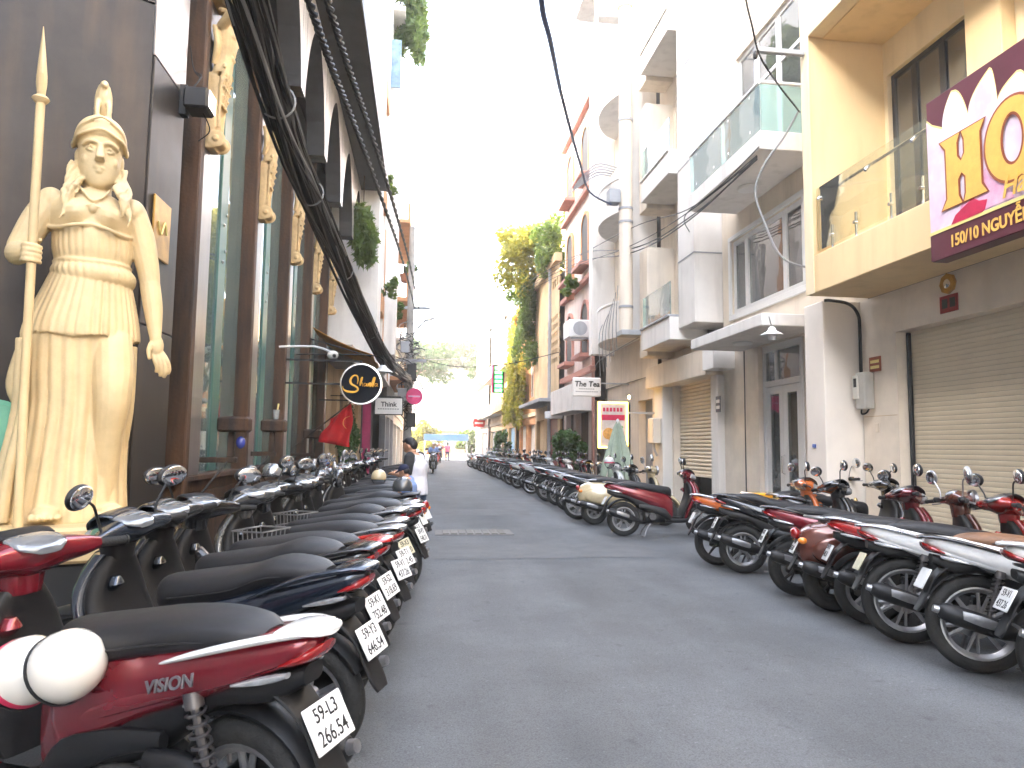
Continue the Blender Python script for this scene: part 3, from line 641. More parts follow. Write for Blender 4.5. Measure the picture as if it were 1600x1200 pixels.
# ------------------------------------------------------------------ G.. further houses down the right side
def far_house(name, label, X, y0, y1, z1, m, sgn, trim=None, wz=(4.2,7.3,10.4), wm=None, gz=3.0, door=None, nwin=2, balcony=True):
    h = HB(name, label, (X+.7*sgn, (y0+y1)/2, 0)); L = y1-y0
    holes = []; 
    for z in wz:
        if z+2 < z1:
            for i in range(nwin): c = y0+L*(i+.5)/nwin; holes.append((c-.65, c+.65, z, z+1.7))
    h.wall('wall', m, 'x', X, y0, y1, gz, z1, holes, .2, sgn)
    gh = [(y0+.5+i*(L/2), y0+L/2-.3+i*(L/2), -.01, gz-.5) for i in range(2)]
    h.wall('ground_wall', m, 'x', X+.03*sgn, y0, y1, 0, gz, gh, .25, sgn)
    for a, b, _, q in gh: h.box('door_leaf', door or M_gray, X+.2*sgn, X+.25*sgn, a, b, 0, q)
    for a, b, p, q in holes: h.win(X, a, b, p, q, sgn, wm or M_alu, G_win, ((a+b)/2,), .08)
    h.box('rear_block', M_room, X+.5*sgn, X+7*sgn, y0, y1, 0, z1, c=0); h.box('parapet', trim or m, X-.06*sgn, X+.3*sgn, y0, y1, z1, z1+.3)
    if balcony:
        for z in wz:
            if z+2 < z1: h.box('balcony_floor', trim or M_white, X-.7*sgn, X, y0+.3, y1-.3, z-.35, z-.2); h.box('balcony_parapet', trim or M_white, X-.7*sgn, X-.62*sgn, y0+.3, y1-.3, z-.2, z+.45)
    for z in (gz,): h.box('band', trim or M_white, X-.05*sgn, X, y0, y1, z-.1, z+.1)
    return h
far_house('orange_house', 'orange walled house under hanging yellow green creepers', 5.5, 34.3, 40.5, 7.6, M_orange, 1, M_ylight, wz=(3.9,), door=M_white, balcony=False)
far_house('ochre_townhouse', 'tall ochre townhouse carrying an upright green shop sign', 5.3, 40.6, 48, 9.4, mat('ochre_render',(.50,.36,.19),.85,var=.2,vscale=1.2,stain=(.3,.2,.1,.6)), 1, M_tan, wz=(3.9,6.4), door=mat('blue_door',(.22,.42,.62),.5,var=.1))
far_house('beige_townhouse', 'sand coloured townhouse next to the ochre one with grey balconies', 5.4, 48.1, 57, 10.4, mat('sand_render',(.46,.38,.28),.85,var=.2,vscale=1.2,stain=(.26,.2,.14,.6)), 1, M_conc, wz=(3.9,6.6))
far_house('last_townhouse', 'pinkish end townhouse closing the row beyond the sand coloured one', 5.2, 57.1, 70, 11.0, M_pinkr, 1, M_conc, wz=(3.9,7.0))
tw = HB('pink_tower', 'tall pale pink plastered block rising behind the tan house', (9.5, 36, 0))
tw.box('shaft', M_pinkr, 6.9, 12, 34.5, 39, 0, 20.5); tw.box('stair_head', M_gray, 7.6, 10, 35, 37, 20.5, 22); 
b = MB(); arc = [(8.6+.9*math.cos(math.pi*i/12), 18.0+.9*math.sin(math.pi*i/12)) for i in range(13)]; b.prism([(7.7,14.5),(9.5,14.5)]+arc,(0,.05,0),(0,34.45,0)); tw.mb(b,'blind_arch', M_pinkr)
rp = thing('rooftop_shelter', 'grey roofed metal shelter on top of the bow balconied house', 'shelter', (6.4, 22.4, 14.6))
mb = MB(); mb.box(-1.3,1.3,-1.5,1.5,2.2,2.3,c=.02); mb.build('roof', M_gray, rp)
for x in (-1.2,1.2):
    for y in (-1.4,1.4):
        mb = MB(); mb.box(x-.04,x+.04,y-.04,y+.04,0,2.2); mb.build('post', M_alu, rp)
mb = MB(); mb.box(-1.15,1.15,-1.43,-1.38,.6,2.0); mb.build('screen', M_gray, rp)

# ================================================================== LEFT beyond the bar
L2 = HB('plaster_house', 'pale plaster house with orange planter recess beyond the dark bar', (-1.9, 22.8, 0))
L2.wall('ground_wall', M_tan, 'x', -2.32, 17.3, 26.8, 0, 3.6, [(17.9,19.3,-.01,2.9),(20.0,22.0,-.01,2.9),(23.0,25.6,-.01,2.9)], .2, -1)
L2.box('rear_block', M_room, -9, -2.7, 18.8, 26.8, 0, 18.3, c=0)
for a, b, m in ((17.9,19.3,M_tan),(20.0,22.0,M_wood),(23.0,25.6,M_ylight)): L2.box('door_leaf', m, -2.5, -2.46, a, b, 0, 2.9)
L2.box('beam', M_conc, -2.32, -1.7, 16.9, 18.8, 3.35, 3.75)
L2.wall('upper_wall', M_white, 'x', -1.3, 18.82, 26.8, 3.6, 18.4, [(20.3,21.5,4.2,15),(23.9,24.6,5,15)], .5, -1)  # top raised out of view so its shadow covers the houses opposite
L2.wall('near_gable', M_white, 'y', 18.82, -9, -1.3, 3.6, 18.4, [], .2)
L2.box('soffit', M_white, -2.4, -1.3, 18.83, 26.8, 3.55, 3.6, c=0)
L2.box('recess_back', M_cream, -1.85, -1.8, 18.9, 26.7, 3.6, 16, c=0)
for z in (5.2, 8.4, 11.6):
    L2.box('planter', M_orange, -1.45, -1.26, 20.32, 21.48, z, z+.55, c=.02); L2.box('window', M_dalu, -1.79, -1.76, 20.5, 21.3, z+.9, z+2.3)
L2.box('orange_strip', M_orange, -1.32, -1.28, 24.7, 25.0, 3.6, 16)
L2.box('orange_strip', M_orange, -1.32, -1.28, 21.52, 21.7, 3.6, 8)
L2.box('fin', M_white, -1.3, -.95, 22.2, 23.2, 4.2, 13.2); L2.box('ledge', M_white, -1.3, -.9, 22.4, 24.6, 15.7, 15.85); L2.box('window_awning', mat('blue_glass_awning',(.22,.34,.46),.2,var=.5,vscale=3), -1.29, -.98, 21.95, 22.0, 12.8, 14.4)
far_house('grey_house', 'grey plaster house with balconies past the pale plaster one', -1.4, 26.9, 34, 14.5, M_gray, -1, M_orange, wz=(4.2,7.3,10.4))
far_house('long_white_house', 'long white house standing past the grey plaster house', -1.5, 34.1, 48, 9.5, M_white, -1, wz=(4.2,6.8), nwin=4)
far_house('corner_house', 'white corner house ending the row before the cross street', -1.6, 48.1, 66, 8.6, M_cream, -1, wz=(4.2,), nwin=5)
# ------------------------------------------------------------------ cross street end
EH = HB('end_house', 'broad pale grey house facing down the street from the cross street', (1.5, 92, 0))
eh = [(-6+2.6*i,-4.6+2.6*i,5.2,7.4) for i in range(7)]
EH.wall('wall', M_conc, 'y', 90, -12, 16, 3.4, 10.5, eh, .2, 1); EH.wall('ground_wall', M_cream, 'y', 90, -12, 16, 0, 3.4, [(-9+4*i,-6+4*i,-.01,2.8) for i in range(6)], .2, 1)
for a, b, p, q in eh: EH.box('window', M_gray, a, b, 90.15, 90.2, p, q)
for i in range(6): EH.box('door_leaf', M_gray, -9+4*i, -6+4*i, 90.15, 90.2, 0, 2.8)
EH.box('rear_block', M_room, -12, 16, 90.4, 100, 0, 10.4, c=0); EH.box('canopy', M_white, -5, 5, 88.6, 90, 3.2, 3.4); EH.box('parapet', M_redtrim, -12, 16, 89.8, 90.2, 10.5, 10.9)
for i, (x0, x1, h, m, lb) in enumerate(((-30,-12.2,11,M_cream,'cream block left of the broad pale grey end house'),(16.2,40,12,M_ylight,'pale yellow block right of the broad pale grey end house'))):
    eb = HB('street_end_block', lb, ((x0+x1)/2, 95, 0)); eh = [(x0+1+3*j, x0+2.8+3*j, z, z+1.8) for j in range(int((x1-x0)/3)) for z in (1,4.5,7.6)]
    eb.wall('wall', m, 'y', 90, x0, x1, 0, h, eh, .2, 1)
    for a, b, p, q in eh: eb.box('window', M_gray, a, b, 90.15, 90.2, p, q)
    eb.box('rear_block', M_room, x0, x1, 90.4, 100, 0, h-.1, c=0)

# ------------------------------------------------------------------ the street goes on behind the camera
nb = HB('neighbour_house', 'grey plaster house adjoining the ornate black door by the statue', (-4.6, -6, 0))
nb.wall('wall', M_gray, 'x', -3.75, -26, 4.0, 0, 14.2, [(-24+4*i,-22.2+4*i,z,z+1.9) for i in range(7) for z in (4.2,7.6,11.0)], .2, -1)
for i in range(7):
    for z in (4.2,7.6,11.0): nb.win(-3.75, -24+4*i, -22.2+4*i, z, z+1.9, -1, M_alu, G_win, (), .08)
nb.box('rear_block', M_room, -10, -4.1, -26, 4.0, 0, 14.1, c=0); nb.box('sun_gap_block', M_gray, -10, -4.35, 4.0, 8.5, 0, 14.3)  # unseen block added to close the sun gap beside the statue wall
nr = HB('corner_villa', 'cream house adjoining the yellow house along the shop side', (6.6, -12, 0))
nr.wall('wall', M_cream, 'x', 6.0, -26, 1.98, 0, 10.5, [(-24+4*i,-22.2+4*i,z,z+1.9) for i in range(6) for z in (4.2,7.6)], .2, 1)
for i in range(6):
    for z in (4.2,7.6): nr.win(6.0, -24+4*i, -22.2+4*i, z, z+1.9, 1, M_alu, G_win, (), .08)
nr.box('rear_block', M_room, 6.4, 12, -26, 1.98, 0, 10.4, c=0)
# ================================================================== motor scooters
def paint(name, c, metal=.35, rough=.22): return mat('paint_'+name, c, rough, metal, coat=1., var=.12, vscale=14, rvar=.05)
P_maroon = paint('maroon', (.20,.008,.018)); P_red = paint('red', (.42,.012,.012), .1); P_navy = paint('navy', (.020,.030,.050), .5)
P_black = paint('black', (.010,.010,.012), .2); P_white = paint('white', (.72,.72,.70), 0., .2); P_silver = paint('silver', (.42,.43,.45), .8, .28)
P_brown = paint('brown', (.13,.035,.022), .3); P_cream = paint('cream', (.62,.50,.30), 0., .2); P_gold = paint('gold', (.55,.36,.12), .5, .25)
P_orange = paint('orange', (.75,.17,.03), 0., .25); P_grey = paint('grey', (.10,.105,.11), .6); P_blue = paint('blue', (.05,.12,.32), .3); P_yel = paint('amber', (.85,.40,.03), 0., .3)
B_pl = mat('bike_plastic', (.008,.008,.009), .5, var=.35, vscale=10, rvar=.12, bump=.05, bscale=300)
B_seat = mat('seat_vinyl', (.012,.012,.014), .5, var=.25, vscale=7, bump=.25, bscale=420, rvar=.1)
B_brownseat = mat('brown_seat_vinyl', (.20,.10,.05), .5, var=.25, vscale=7, bump=.25, bscale=420)
B_tyre = mat('tyre_rubber', (.012,.012,.012), .8, col2=(.026,.025,.023), vscale=5, bump=.5, bscale=130)
B_rim = mat('rim_alloy', (.40,.40,.41), .35, .8, var=.3, vscale=10)
B_rimb = mat('rim_black', (.025,.025,.027), .4, .3, var=.3, vscale=10)
B_eng = mat('engine_alloy', (.13,.125,.12), .5, .6, var=.5, vscale=9)
B_red = mat('tail_lens', (.30,.005,.006), .12, coat=1., var=.25, vscale=20)
B_clear = mat('clear_lens', (.62,.63,.64), .08, .55, coat=1., var=.35, vscale=25)
B_amber = mat('amber_lens', (.75,.22,.02), .15, coat=1.)
B_cluster = mat('instrument_glass', (.20,.21,.22), .05, .3, coat=1.)
B_mirror = mat('mirror_glass', (.85,.86,.87), .02, 1.)
B_plate = mat('plate_white', (.72,.72,.70), .4, var=.1, vscale=12)
B_plateY = mat('plate_aged', (.62,.58,.40), .5, var=.2, vscale=12)
B_ink = mat('plate_ink', (.01,.01,.01), .5)
B_spring = mat('spring_steel', (.16,.15,.15), .35, .8)

def steer_fn(a, px=.40, pz=.90):
    ax = Vector((-.34,0,.94)).normalized(); M = Matrix.Translation((px,0,pz)) @ Matrix.Rotation(a,4,ax) @ Matrix.Translation((-px,0,-pz))
    return lambda v: M @ v
def wheel_mb(x, z, r, w, rim_r, spokes=5, double=True, disc=False):
    t = MB(); hw = w/2
    prof = [(rim_r,-hw*.62),(rim_r+.012,-hw*.86),(r*.86,-hw),(r*.95,-hw*.78),(r*.99,-hw*.36),(r,0),(r*.99,hw*.36),(r*.95,hw*.78),(r*.86,hw),(rim_r+.012,hw*.86),(rim_r,hw*.62)]
    t.lathe(prof, (x,0,z), 'y', 40, closed=True)
    m = MB(); m.lathe([(rim_r+.004,-hw*.66),(rim_r+.004,-hw*.5),(rim_r-.022,-hw*.3),(rim_r-.022,hw*.3),(rim_r+.004,hw*.5),(rim_r+.004,hw*.66),(rim_r-.010,hw*.66),(rim_r-.034,hw*.2),(rim_r-.034,-hw*.2),(rim_r-.010,-hw*.66)], (x,0,z), 'y', 40, closed=True)
    m.lathe([(0,-hw*.75),(.030,-hw*.75),(.045,-hw*.5),(.045,hw*.5),(.030,hw*.75),(0,hw*.75)], (x,0,z), 'y', 18)
    for i in range(spokes):
        for d in ((-.17,.17) if double else (0,)):
            a0 = 2*math.pi*i/spokes+.3; a1 = a0+d; ra, rb = .035, rim_r-.02
            m.tube([(x+ra*math.cos(a0),0,z+ra*math.sin(a0)),(x+rb*math.cos(a1),0,z+rb*math.sin(a1))],[.013,.009],6,0,True,1.5)
    if disc:
        m.lathe([(.055,.045),(.105,.045),(.105,.049),(.055,.049)], (x,0,z), 'y', 28, closed=True)
    return t, m
def arc_shell(mb, cx, cz, r, w, a0, a1, th=.012, n=16, bulge=.02):
    """mudguard: shell strip over a wheel between two angles"""
    rs = []
    for i in range(n+1):
        a = a0+(a1-a0)*i/n; ring = []
        for j in range(7): u = -1+2*j/6; rr = r+bulge*(1-u*u); ring.append(Vector((cx+rr*math.cos(a), u*w/2, cz+rr*math.sin(a))))
        for j in range(6,-1,-1): u = -1+2*j/6; rr = r-th+bulge*(1-u*u); ring.append(Vector((cx+rr*math.cos(a), u*w/2*.94, cz+rr*math.sin(a))))
        rs.append(ring)
    return mb.rings(rs)
def slab(mb, top, hw, th):
    """flat-ish strip along xz points with half widths, rounded edges"""
    return mb.loft([(p[0],0,p[1],w,th,3.2,p[2] if len(p)>2 else 0) for p,w in zip(top,hw)],16,3)

KITS = {}
def kit(model, steer=0.):
    key = (model, steer)
    if key in KITS: return KITS[key]
    parts = []      # (name, mesh, slot, parent index)
    def put(name, mb, m, par=None, front=False, ang=40):
        if front and steer: mb.xf(steer_fn(steer))
        parts.append((name, mb.mesh(name, m, ang=ang), par)); return len(parts)-1
    vespa = model == 'vespa'; sh = model == 'tall'; sport = model == 'sport'; under = model == 'step'
    Rr = .245 if vespa else .305 if sh else .28 if under else .268; rim = .135 if vespa else .225 if sh else .215 if under else .185
    rx, fx = -.63, .64
    PAINT = P_maroon
    # wheels
    for nm, x, w, fr in (('wheel', rx, .105 if not under else .085, False), ('wheel', fx, .088 if not under else .072, True)):
        t, m = wheel_mb(x, Rr, Rr, w, rim, 5 if not sh else 6, not under, fr or sh)
        i = put('wheel', m, B_rim, None, fr); put('tyre', t, B_tyre, i, fr)
    k = Rr-.268
    # ---- rear mudguard arm, plate
    b = MB(); arc_shell(b, rx, Rr, Rr+.03, .12, R(55), R(150), n=12); put('rear_mudguard', b, B_pl)
    if not vespa:
        b = MB(); b.loft([(-.88,0,.70,.05,.03,3),(-.76,0,.655,.085,.05,3),(-.58,0,.625+k,.098,.055,3),(-.42,0,.56,.115,.10,3),(-.28,0,.48,.125,.12,3),(-.14,0,.42,.125,.12,3)],16,3); put('under_fairing', b, B_pl)
    b = MB(); slab(b, [(-.66,.69+k*.4,.2),(-.79,.64+k*.4,.5),(-.875,.56+k*.4,.9),(-.92,.47+k*.4,1.05),(-.96,.39+k*.4,1.05),(-.985,.345+k*.4,.9)], [.075,.075,.062,.058,.062,.045], .011); gi = put('mudflap_arm', b, B_pl)
    Mp = Matrix.Translation((-.935,0,.555+k*.4)) @ Matrix.Rotation(R(27),4,'Y')
    b = MB(); b.box(-.004,.004,-.095,.095,-.07,.07,M=Mp,c=.003); put('number_plate', b, B_plate)
    b = MB(); b.box(-.0065,-.0045,-.092,.092,-.067,.067,M=Mp); 
    if vespa:
        b = MB(); b.loft([(-.93,0,.52,.03,.05),(-.88,0,.54,.13,.15),(-.72,0,.56,.195,.205),(-.5,0,.56,.215,.215),(-.25,0,.54,.20,.205),(-.02,0,.50,.15,.20),(.12,0,.42,.11,.18)],26,4); bi = put('body_shell', b, PAINT)
        for s in (-1,1):
            b = MB(); b.ell((-.52,s*.165,.52),(.30,.075,.15),22,12); put('side_cowl', b, PAINT, bi)
        b = MB(); b.loft([(-.72,0,.775,.05,.03),(-.64,0,.79,.12,.045),(-.45,0,.795,.14,.055),(-.2,0,.77,.145,.055),(.02,0,.755,.12,.05),(.1,0,.735,.06,.035)],20,4); put('seat', b, B_seat)
        b = MB(); b.tube([(-.60,.13,.80),(-.76,.12,.80),(-.84,0,.81),(-.76,-.12,.80),(-.60,-.13,.80)],.012,8,4); put('grab_rail', b, B_rim)
        b = MB(); b.ell((-.925,0,.655),(.045,.075,.055),16,10); put('tail_light', b, B_red)
        for s in (-1,1):
            b = MB(); b.ell((-.885,s*.13,.60),(.04,.03,.03),10,8); put('turn_signal', b, B_amber)
    else:
        tz = .035 if sport else 0.
        secs = [(-.915,0,.80+tz,.03,.018),(-.86,0,.788+tz,.078,.040),(-.72,0,.748+tz*.8,.115,.066),(-.52,0,.695+tz*.4,.138,.095),(-.30,0,.635,.148,.12),(-.10,0,.56,.148,.155),(.04,0,.48,.138,.19),(.13,0,.42,.118,.18)]
        secs = [(x,y,z-.004,w*1.07,h*1.10) for x,y,z,w,h in secs]
        if sh: secs = [(x,y,z+.02,w*1.05,h*1.08) for x,y,z,w,h in secs]
        b = MB(); b.loft([(*q,2.8) for q in secs],24,4); bi = put('body_shell', b, PAINT)
        for s in (-1,1):   # creased side panel line
            b = MB(); b.loft([(-.86,s*.055,.752+tz,.02,.012),(-.66,s*.105,.695+tz*.7,.022,.026),(-.40,s*.132,.625,.022,.035),(-.14,s*.142,.535,.018,.03),(-.02,s*.135,.48,.008,.01)],12,4); put('side_panel', b, PAINT, bi)
            b = MB(); b.loft([(-.40,s*.115,.47,.02,.03),(-.2,s*.132,.44,.025,.05),(.0,s*.14,.36,.03,.075),(.10,s*.135,.28,.025,.045)],12,3); put('lower_panel', b, B_pl)
        # seat
        zz = .0 if not sh else .02
        b = MB(); b.loft([(-.735,0,.795+tz+zz,.055,.03,2.6),(-.66,0,.806+tz+zz,.105,.045,2.6),(-.50,0,.798+tz+zz,.138,.062,2.6),(-.33,0,.774+zz,.152,.072,2.6),(-.15,0,.740+zz,.154,.076,2.6),(.02,0,.712+zz,.128,.078,2.6),(.105,0,.695+zz,.09,.080,2.6),(.14,0,.68+zz,.045,.06,2.6)],22,4); si = put('seat', b, B_seat)
        b = MB()
        for s in (-1,1): b.tube([(-.70,s*.077,.795+tz+zz),(-.50,s*.139,.79+tz+zz),(-.33,s*.153,.765+zz),(-.15,s*.155,.73+zz),(.02,s*.130,.70+zz)],.0045,6,4)
        put('seat_piping', b, B_pl, si)
        # grab rail
        b = MB()
        for s in (-1,1): b.tube([(-.40,s*.135,.715+tz*.3),(-.52,s*.148,.755+tz*.6),(-.66,s*.142,.795+tz),(-.80,s*.11,.826+tz),(-.90,s*.065,.838+tz)],[.008,.018,.022,.022,.02],10,4,True,.6)
        b.loft([(-.955,0,.832+tz,.03,.008),(-.935,0,.837+tz,.075,.012),(-.86,0,.838+tz,.10,.014),(-.80,0,.832+tz,.095,.011)],16,3); gr = put('grab_rail', b, P_silver if not sport else B_pl)
        # tail light and signals
        b = MB(); b.loft([(-.935,0,.79+tz,.035,.014),(-.905,0,.770+tz,.078,.024),(-.86,0,.752+tz,.092,.020),(-.82,0,.738+tz,.096,.010)],18,3); put('tail_light', b, B_red)
        for s in (-1,1):
            b = MB(); b.loft([(-.85,s*.085,.715+tz,.014,.009),(-.79,s*.105,.702+tz,.016,.014),(-.71,s*.118,.685+tz,.010,.009),(-.67,s*.122,.676+tz,.004,.004)],10,3); put('turn_signal', b, B_clear)
    # ---- engine, swing arm, exhaust, shock, stand
    b = MB(); b.loft([(-.72,.105,Rr-.005,.028,.05),(-.66,.11,Rr,.04,.075),(-.45,.115,Rr+.005,.045,.078),(-.24,.115,Rr+.01,.045,.092),(-.12,.11,Rr+.01,.03,.07)],16,3); ei = put('engine_case', b, B_eng)
    b = MB(); b.loft([(-.30,0,.30,.10,.10),(-.15,0,.31,.12,.12),(.02,0,.30,.11,.10),(.08,0,.29,.08,.07)],14,2); put('engine_block', b, B_pl)
    b = MB(); b.lathe([(0,-.05),(.055,-.05),(.06,-.03),(.06,0),(0,0)], (-.20,-.115,.31),'y',20); put('fan_cover', b, B_eng)
    b = MB(); b.loft([(-.62,.13,Rr+.12,.03,.035),(-.5,.135,Rr+.14,.035,.045),(-.36,.135,Rr+.14,.03,.04)],12,3); put('air_box', b, B_pl)
    b = MB(); b.tube([(-.30,-.10,.22),(-.42,-.14,.24),(-.50,-.155,.275),(-.58,-.16,.30),(-.80,-.165,.365),(-.875,-.165,.388),(-.90,-.165,.395)],[.018,.02,.045,.058,.060,.05,.03],16,3); mi = put('muffler', b, B_pl)
    b = MB(); b.loft([(-.58,-.212,.315,.006,.028),(-.68,-.222,.345,.008,.034),(-.78,-.222,.375,.006,.026)],10,2); put('heat_shield', b, B_rim, mi)
    b = MB(); b.cyl((-.897,-.165,.394),(-.93,-.165,.404),.026,.022,12); put('tail_pipe', b, B_rim, mi)
    for s in ((1,) if not sh else (1,-1)):
        b = MB(); p0, p1 = Vector((-.62,s*.135,Rr+.03)), Vector((-.52,s*.125,.66)); b.cyl(p0,p1,.014,n=8)
        d = p1-p0; b.tube([p0+d*(.15+.7*t/64)+Vector((.030*math.cos(t*.8),.030*math.sin(t*.8),0)) for t in range(65)],.0055,5); b.cyl(p0+d*.82,p0+d*.95,.03,n=10); put('shock_absorber', b, B_spring)
    b = MB(); b.tube([(-.22,.10,.20),(-.30,.13,.10),(-.33,.15,.012)],.011,6,2); b.tube([(-.22,-.10,.20),(-.30,-.13,.10),(-.33,-.15,.012)],.011,6,2); b.cyl((-.22,-.10,.20),(-.22,.10,.20),.012,n=6); b.tube([(-.33,.15,.012),(-.38,.15,.012)],.012,6); b.tube([(-.33,-.15,.012),(-.38,-.15,.012)],.012,6); put('centre_stand', b, B_spring)
    # ---- floor, leg shield
    if under:
        b = MB(); b.loft([(.06,0,.46,.10,.10),(.2,0,.52,.06,.08),(.32,0,.60,.055,.085),(.42,0,.70,.06,.08)],14,3); put('frame_cover', b, PAINT)
    else:
        b = MB(); b.loft([(.02,0,.27,.13,.055,3.5),(.15,0,.255,.155,.045,3.5),(.34,0,.26,.165,.045,3.5),(.43,0,.33,.15,.06,3.5)],18,3); put('floorboard', b, B_pl)
        b = MB(); b.loft([(.04,0,.33,.12,.008,3.5),(.16,0,.305,.14,.008,3.5),(.34,0,.308,.15,.008,3.5)],14,2); put('floor_mat', b, B_tyre)
    wz = .19 if not vespa else .22
    if under: wz = .2
    b = MB(); b.loft([(.30,0,.22,wz*.55,.02),(.335,0,.30,wz*.85,.035),(.375,0,.42,wz*1.05,.04),(.43,0,.54,wz*1.1,.045),(.475,0,.66,wz*1.05,.05),(.475,0,.77,wz*.82,.05),(.44,0,.87,wz*.5,.05)],22,4,'z'); li = put('leg_shield', b, PAINT)
    b = MB(); b.loft([(.275,0,.24,wz*.5,.02),(.30,0,.33,wz*.8,.035),(.335,0,.45,wz*.98,.04),(.385,0,.56,wz*1.0,.045),(.425,0,.67,wz*.92,.055),(.425,0,.78,wz*.7,.055),(.41,0,.86,wz*.42,.05)],20,4,'z'); put('inner_panel', b, B_pl)
    if not vespa:
        b = MB(); b.loft([(.46,0,.50,.05,.03),(.52,0,.58,.085,.045),(.545,0,.68,.10,.05),(.53,0,.78,.085,.05),(.48,0,.87,.05,.04)],16,3,'z'); put('front_beak', b, PAINT if not sport else B_pl)
        for s in (-1,1):
            b = MB(); b.loft([(.505,s*.115,.62,.02,.02),(.515,s*.125,.69,.028,.03),(.495,s*.115,.77,.02,.02)],10,3,'z'); put('front_signal', b, B_clear)
        b = MB(); b.loft([(.38,.07,.70,.018,.02),(.35,.075,.735,.035,.03),(.36,.07,.77,.02,.02)],10,2,'z'); put('luggage_hook', b, PAINT)
    else:
        b = MB(); b.loft([(.44,0,.40,.03,.05),(.50,0,.55,.035,.05),(.52,0,.70,.035,.045),(.48,0,.86,.025,.03)],12,3,'z'); put('horn_cover', b, PAINT)
    b = MB(); arc_shell(b, fx, Rr, Rr+.035, .125 if not vespa else .17, R(-8 if not vespa else 15), R(168 if not under else 150), n=18, bulge=.03 if not vespa else .05); put('front_mudguard', b, PAINT if not sport else B_pl, None, True)
    for s in (-1,1):
        b = MB(); b.tube([(fx,s*.062,Rr),(.565,s*.062,Rr+.22),(.46,s*.058,.74)],[.019,.021,.022],10); put('fork_leg', b, B_rim, None, True)
    # ---- handlebar
    b = MB()
    if vespa:
        b.loft([(-.235,.375,.985,.03,.028),(-.16,.385,.985,.045,.036),(-.075,.41,.985,.085,.062),(0,.42,.99,.115,.078),(.075,.41,.985,.085,.062),(.16,.385,.985,.045,.036),(.235,.375,.985,.03,.028)],16,3,'y')
        b.xf(lambda v: Vector((v.y, v.x, v.z)))
    else:
        b.loft([(-.245,.335,.975,.03,.026),(-.19,.345,.975,.045,.038),(-.12,.375,.975,.085,.052),(0,.405,.97,.135,.07),(.12,.375,.975,.085,.052),(.19,.345,.975,.045,.038),(.245,.335,.975,.03,.026)],18,4,'y')
        # the ring's first axis is x there: swap so the bar runs across
    parts_pre = b
    def bar_mesh(secs, n=18, k_=4):
        q = MB(); secs = cr_interp(secs, k_); rs = []
        for y, x, z, dx, dz in secs:
            ring = []
            for j in range(n):
                a = 2*math.pi*j/n; c, s_ = math.cos(a), math.sin(a); ring.append(Vector((x+math.copysign(abs(c)**.85,c)*dx, y, z+math.copysign(abs(s_)**.85,s_)*dz + .25*math.copysign(abs(c)**.85,c)*dx*-.6)))
            rs.append(ring)
        return q.rings(rs)
    if vespa: b = bar_mesh([(-.235,.375,.985,.03,.028),(-.16,.385,.985,.045,.036),(-.075,.41,.985,.085,.062),(0,.42,.99,.115,.078),(.075,.41,.985,.085,.062),(.16,.385,.985,.045,.036),(.235,.375,.985,.03,.028)])
    else: b = bar_mesh([(-.25,.325,.978,.028,.026),(-.20,.335,.978,.042,.040),(-.13,.375,.975,.085,.056),(0,.41,.97,.130,.082),(.13,.375,.975,.085,.056),(.20,.335,.978,.042,.040),(.25,.325,.978,.028,.026)])
    hi = put('handlebar_cover', b, PAINT, None, True)
    b = MB(); b.loft([(.41,0,.84,.07,.06),(.415,0,.90,.085,.07),(.41,0,.95,.08,.075)],14,2,'z'); put('steering_cover', b, PAINT if not sport else B_pl, None, True)
    if vespa:
        b = MB(); b.ell((.525,0,.99),(.03,.075,.075),20,12); put('headlight', b, B_clear, None, True)
        b = MB(); b.lathe([(.074,-.02),(.086,-.02),(.088,.006),(.076,.012)],(.52,0,.99),'x',28,closed=True); put('headlight_ring', b, B_rim, None, True)
        b = MB(); b.ell((.35,0,1.045),(.05,.065,.02),16,8,Matrix.Rotation(R(-28),3,'Y')); put('instrument_cluster', b, B_cluster, hi, True)
    else:
        b = MB(); b.loft([(.43,0,.965,.13,.055,2.6),(.49,0,.95,.125,.055,2.6),(.535,0,.935,.09,.038,2.6),(.55,0,.93,.04,.015,2.6)],20,3); put('headlight', b, B_clear, None, True)
        b = MB(); b.loft([(.255,0,1.005,.05,.012,2.8),(.29,0,1.022,.095,.016,2.8),(.36,0,1.040,.098,.020,2.8),(.43,0,1.040,.055,.014,2.8)],20,3); put('instrument_cluster', b, B_cluster, hi, True)
        b = MB(); b.loft([(.36,0,1.05,.10,.010,2.6),(.43,0,1.058,.115,.016,2.6),(.50,0,1.022,.095,.014,2.6),(.53,0,.985,.06,.01,2.6)],18,3); put('cluster_visor', b, B_pl if not sport else PAINT, hi, True)
    for s in (-1,1):
        b = MB(); b.tube([(.325,s*.235,.978),(.30,s*.36,.972)],[.0175,.0175],12); b.lathe([(0,0),(.02,0),(.02,.012),(.012,.016),(0,.016)],(0,0,0),'y',12) if False else None
        b.tube([(.30,s*.36,.972),(.298,s*.372,.9715)],[.021,.016],12); put('grip', b, B_tyre, None, True)
        b = MB(); b.tube([(.37,s*.225,.965),(.375,s*.30,.955),(.352,s*.375,.95)],[.010,.0075,.008],8,3); put('brake_lever', b, B_rim if sh or vespa else B_pl, None, True)
        b = MB(); b.box(.30,.355,s*.205,s*.245,.962,1.008,c=.01); put('switch_box', b, B_pl, None, True)
        # mirror
        b = MB(); b.tube([(.345,s*.19,.995),(.35,s*.205,1.06),(.335,s*.245,1.13),(.335,s*.27,1.155)],.0065,8,3); st = put('mirror_stem', b, B_rim if vespa else B_pl, None, True)
        Mm = Matrix.Rotation(R(10*s),3,'Z') @ Matrix.Rotation(R(-8),3,'Y')
        w, h = (.066,.066) if vespa else (.094,.058)
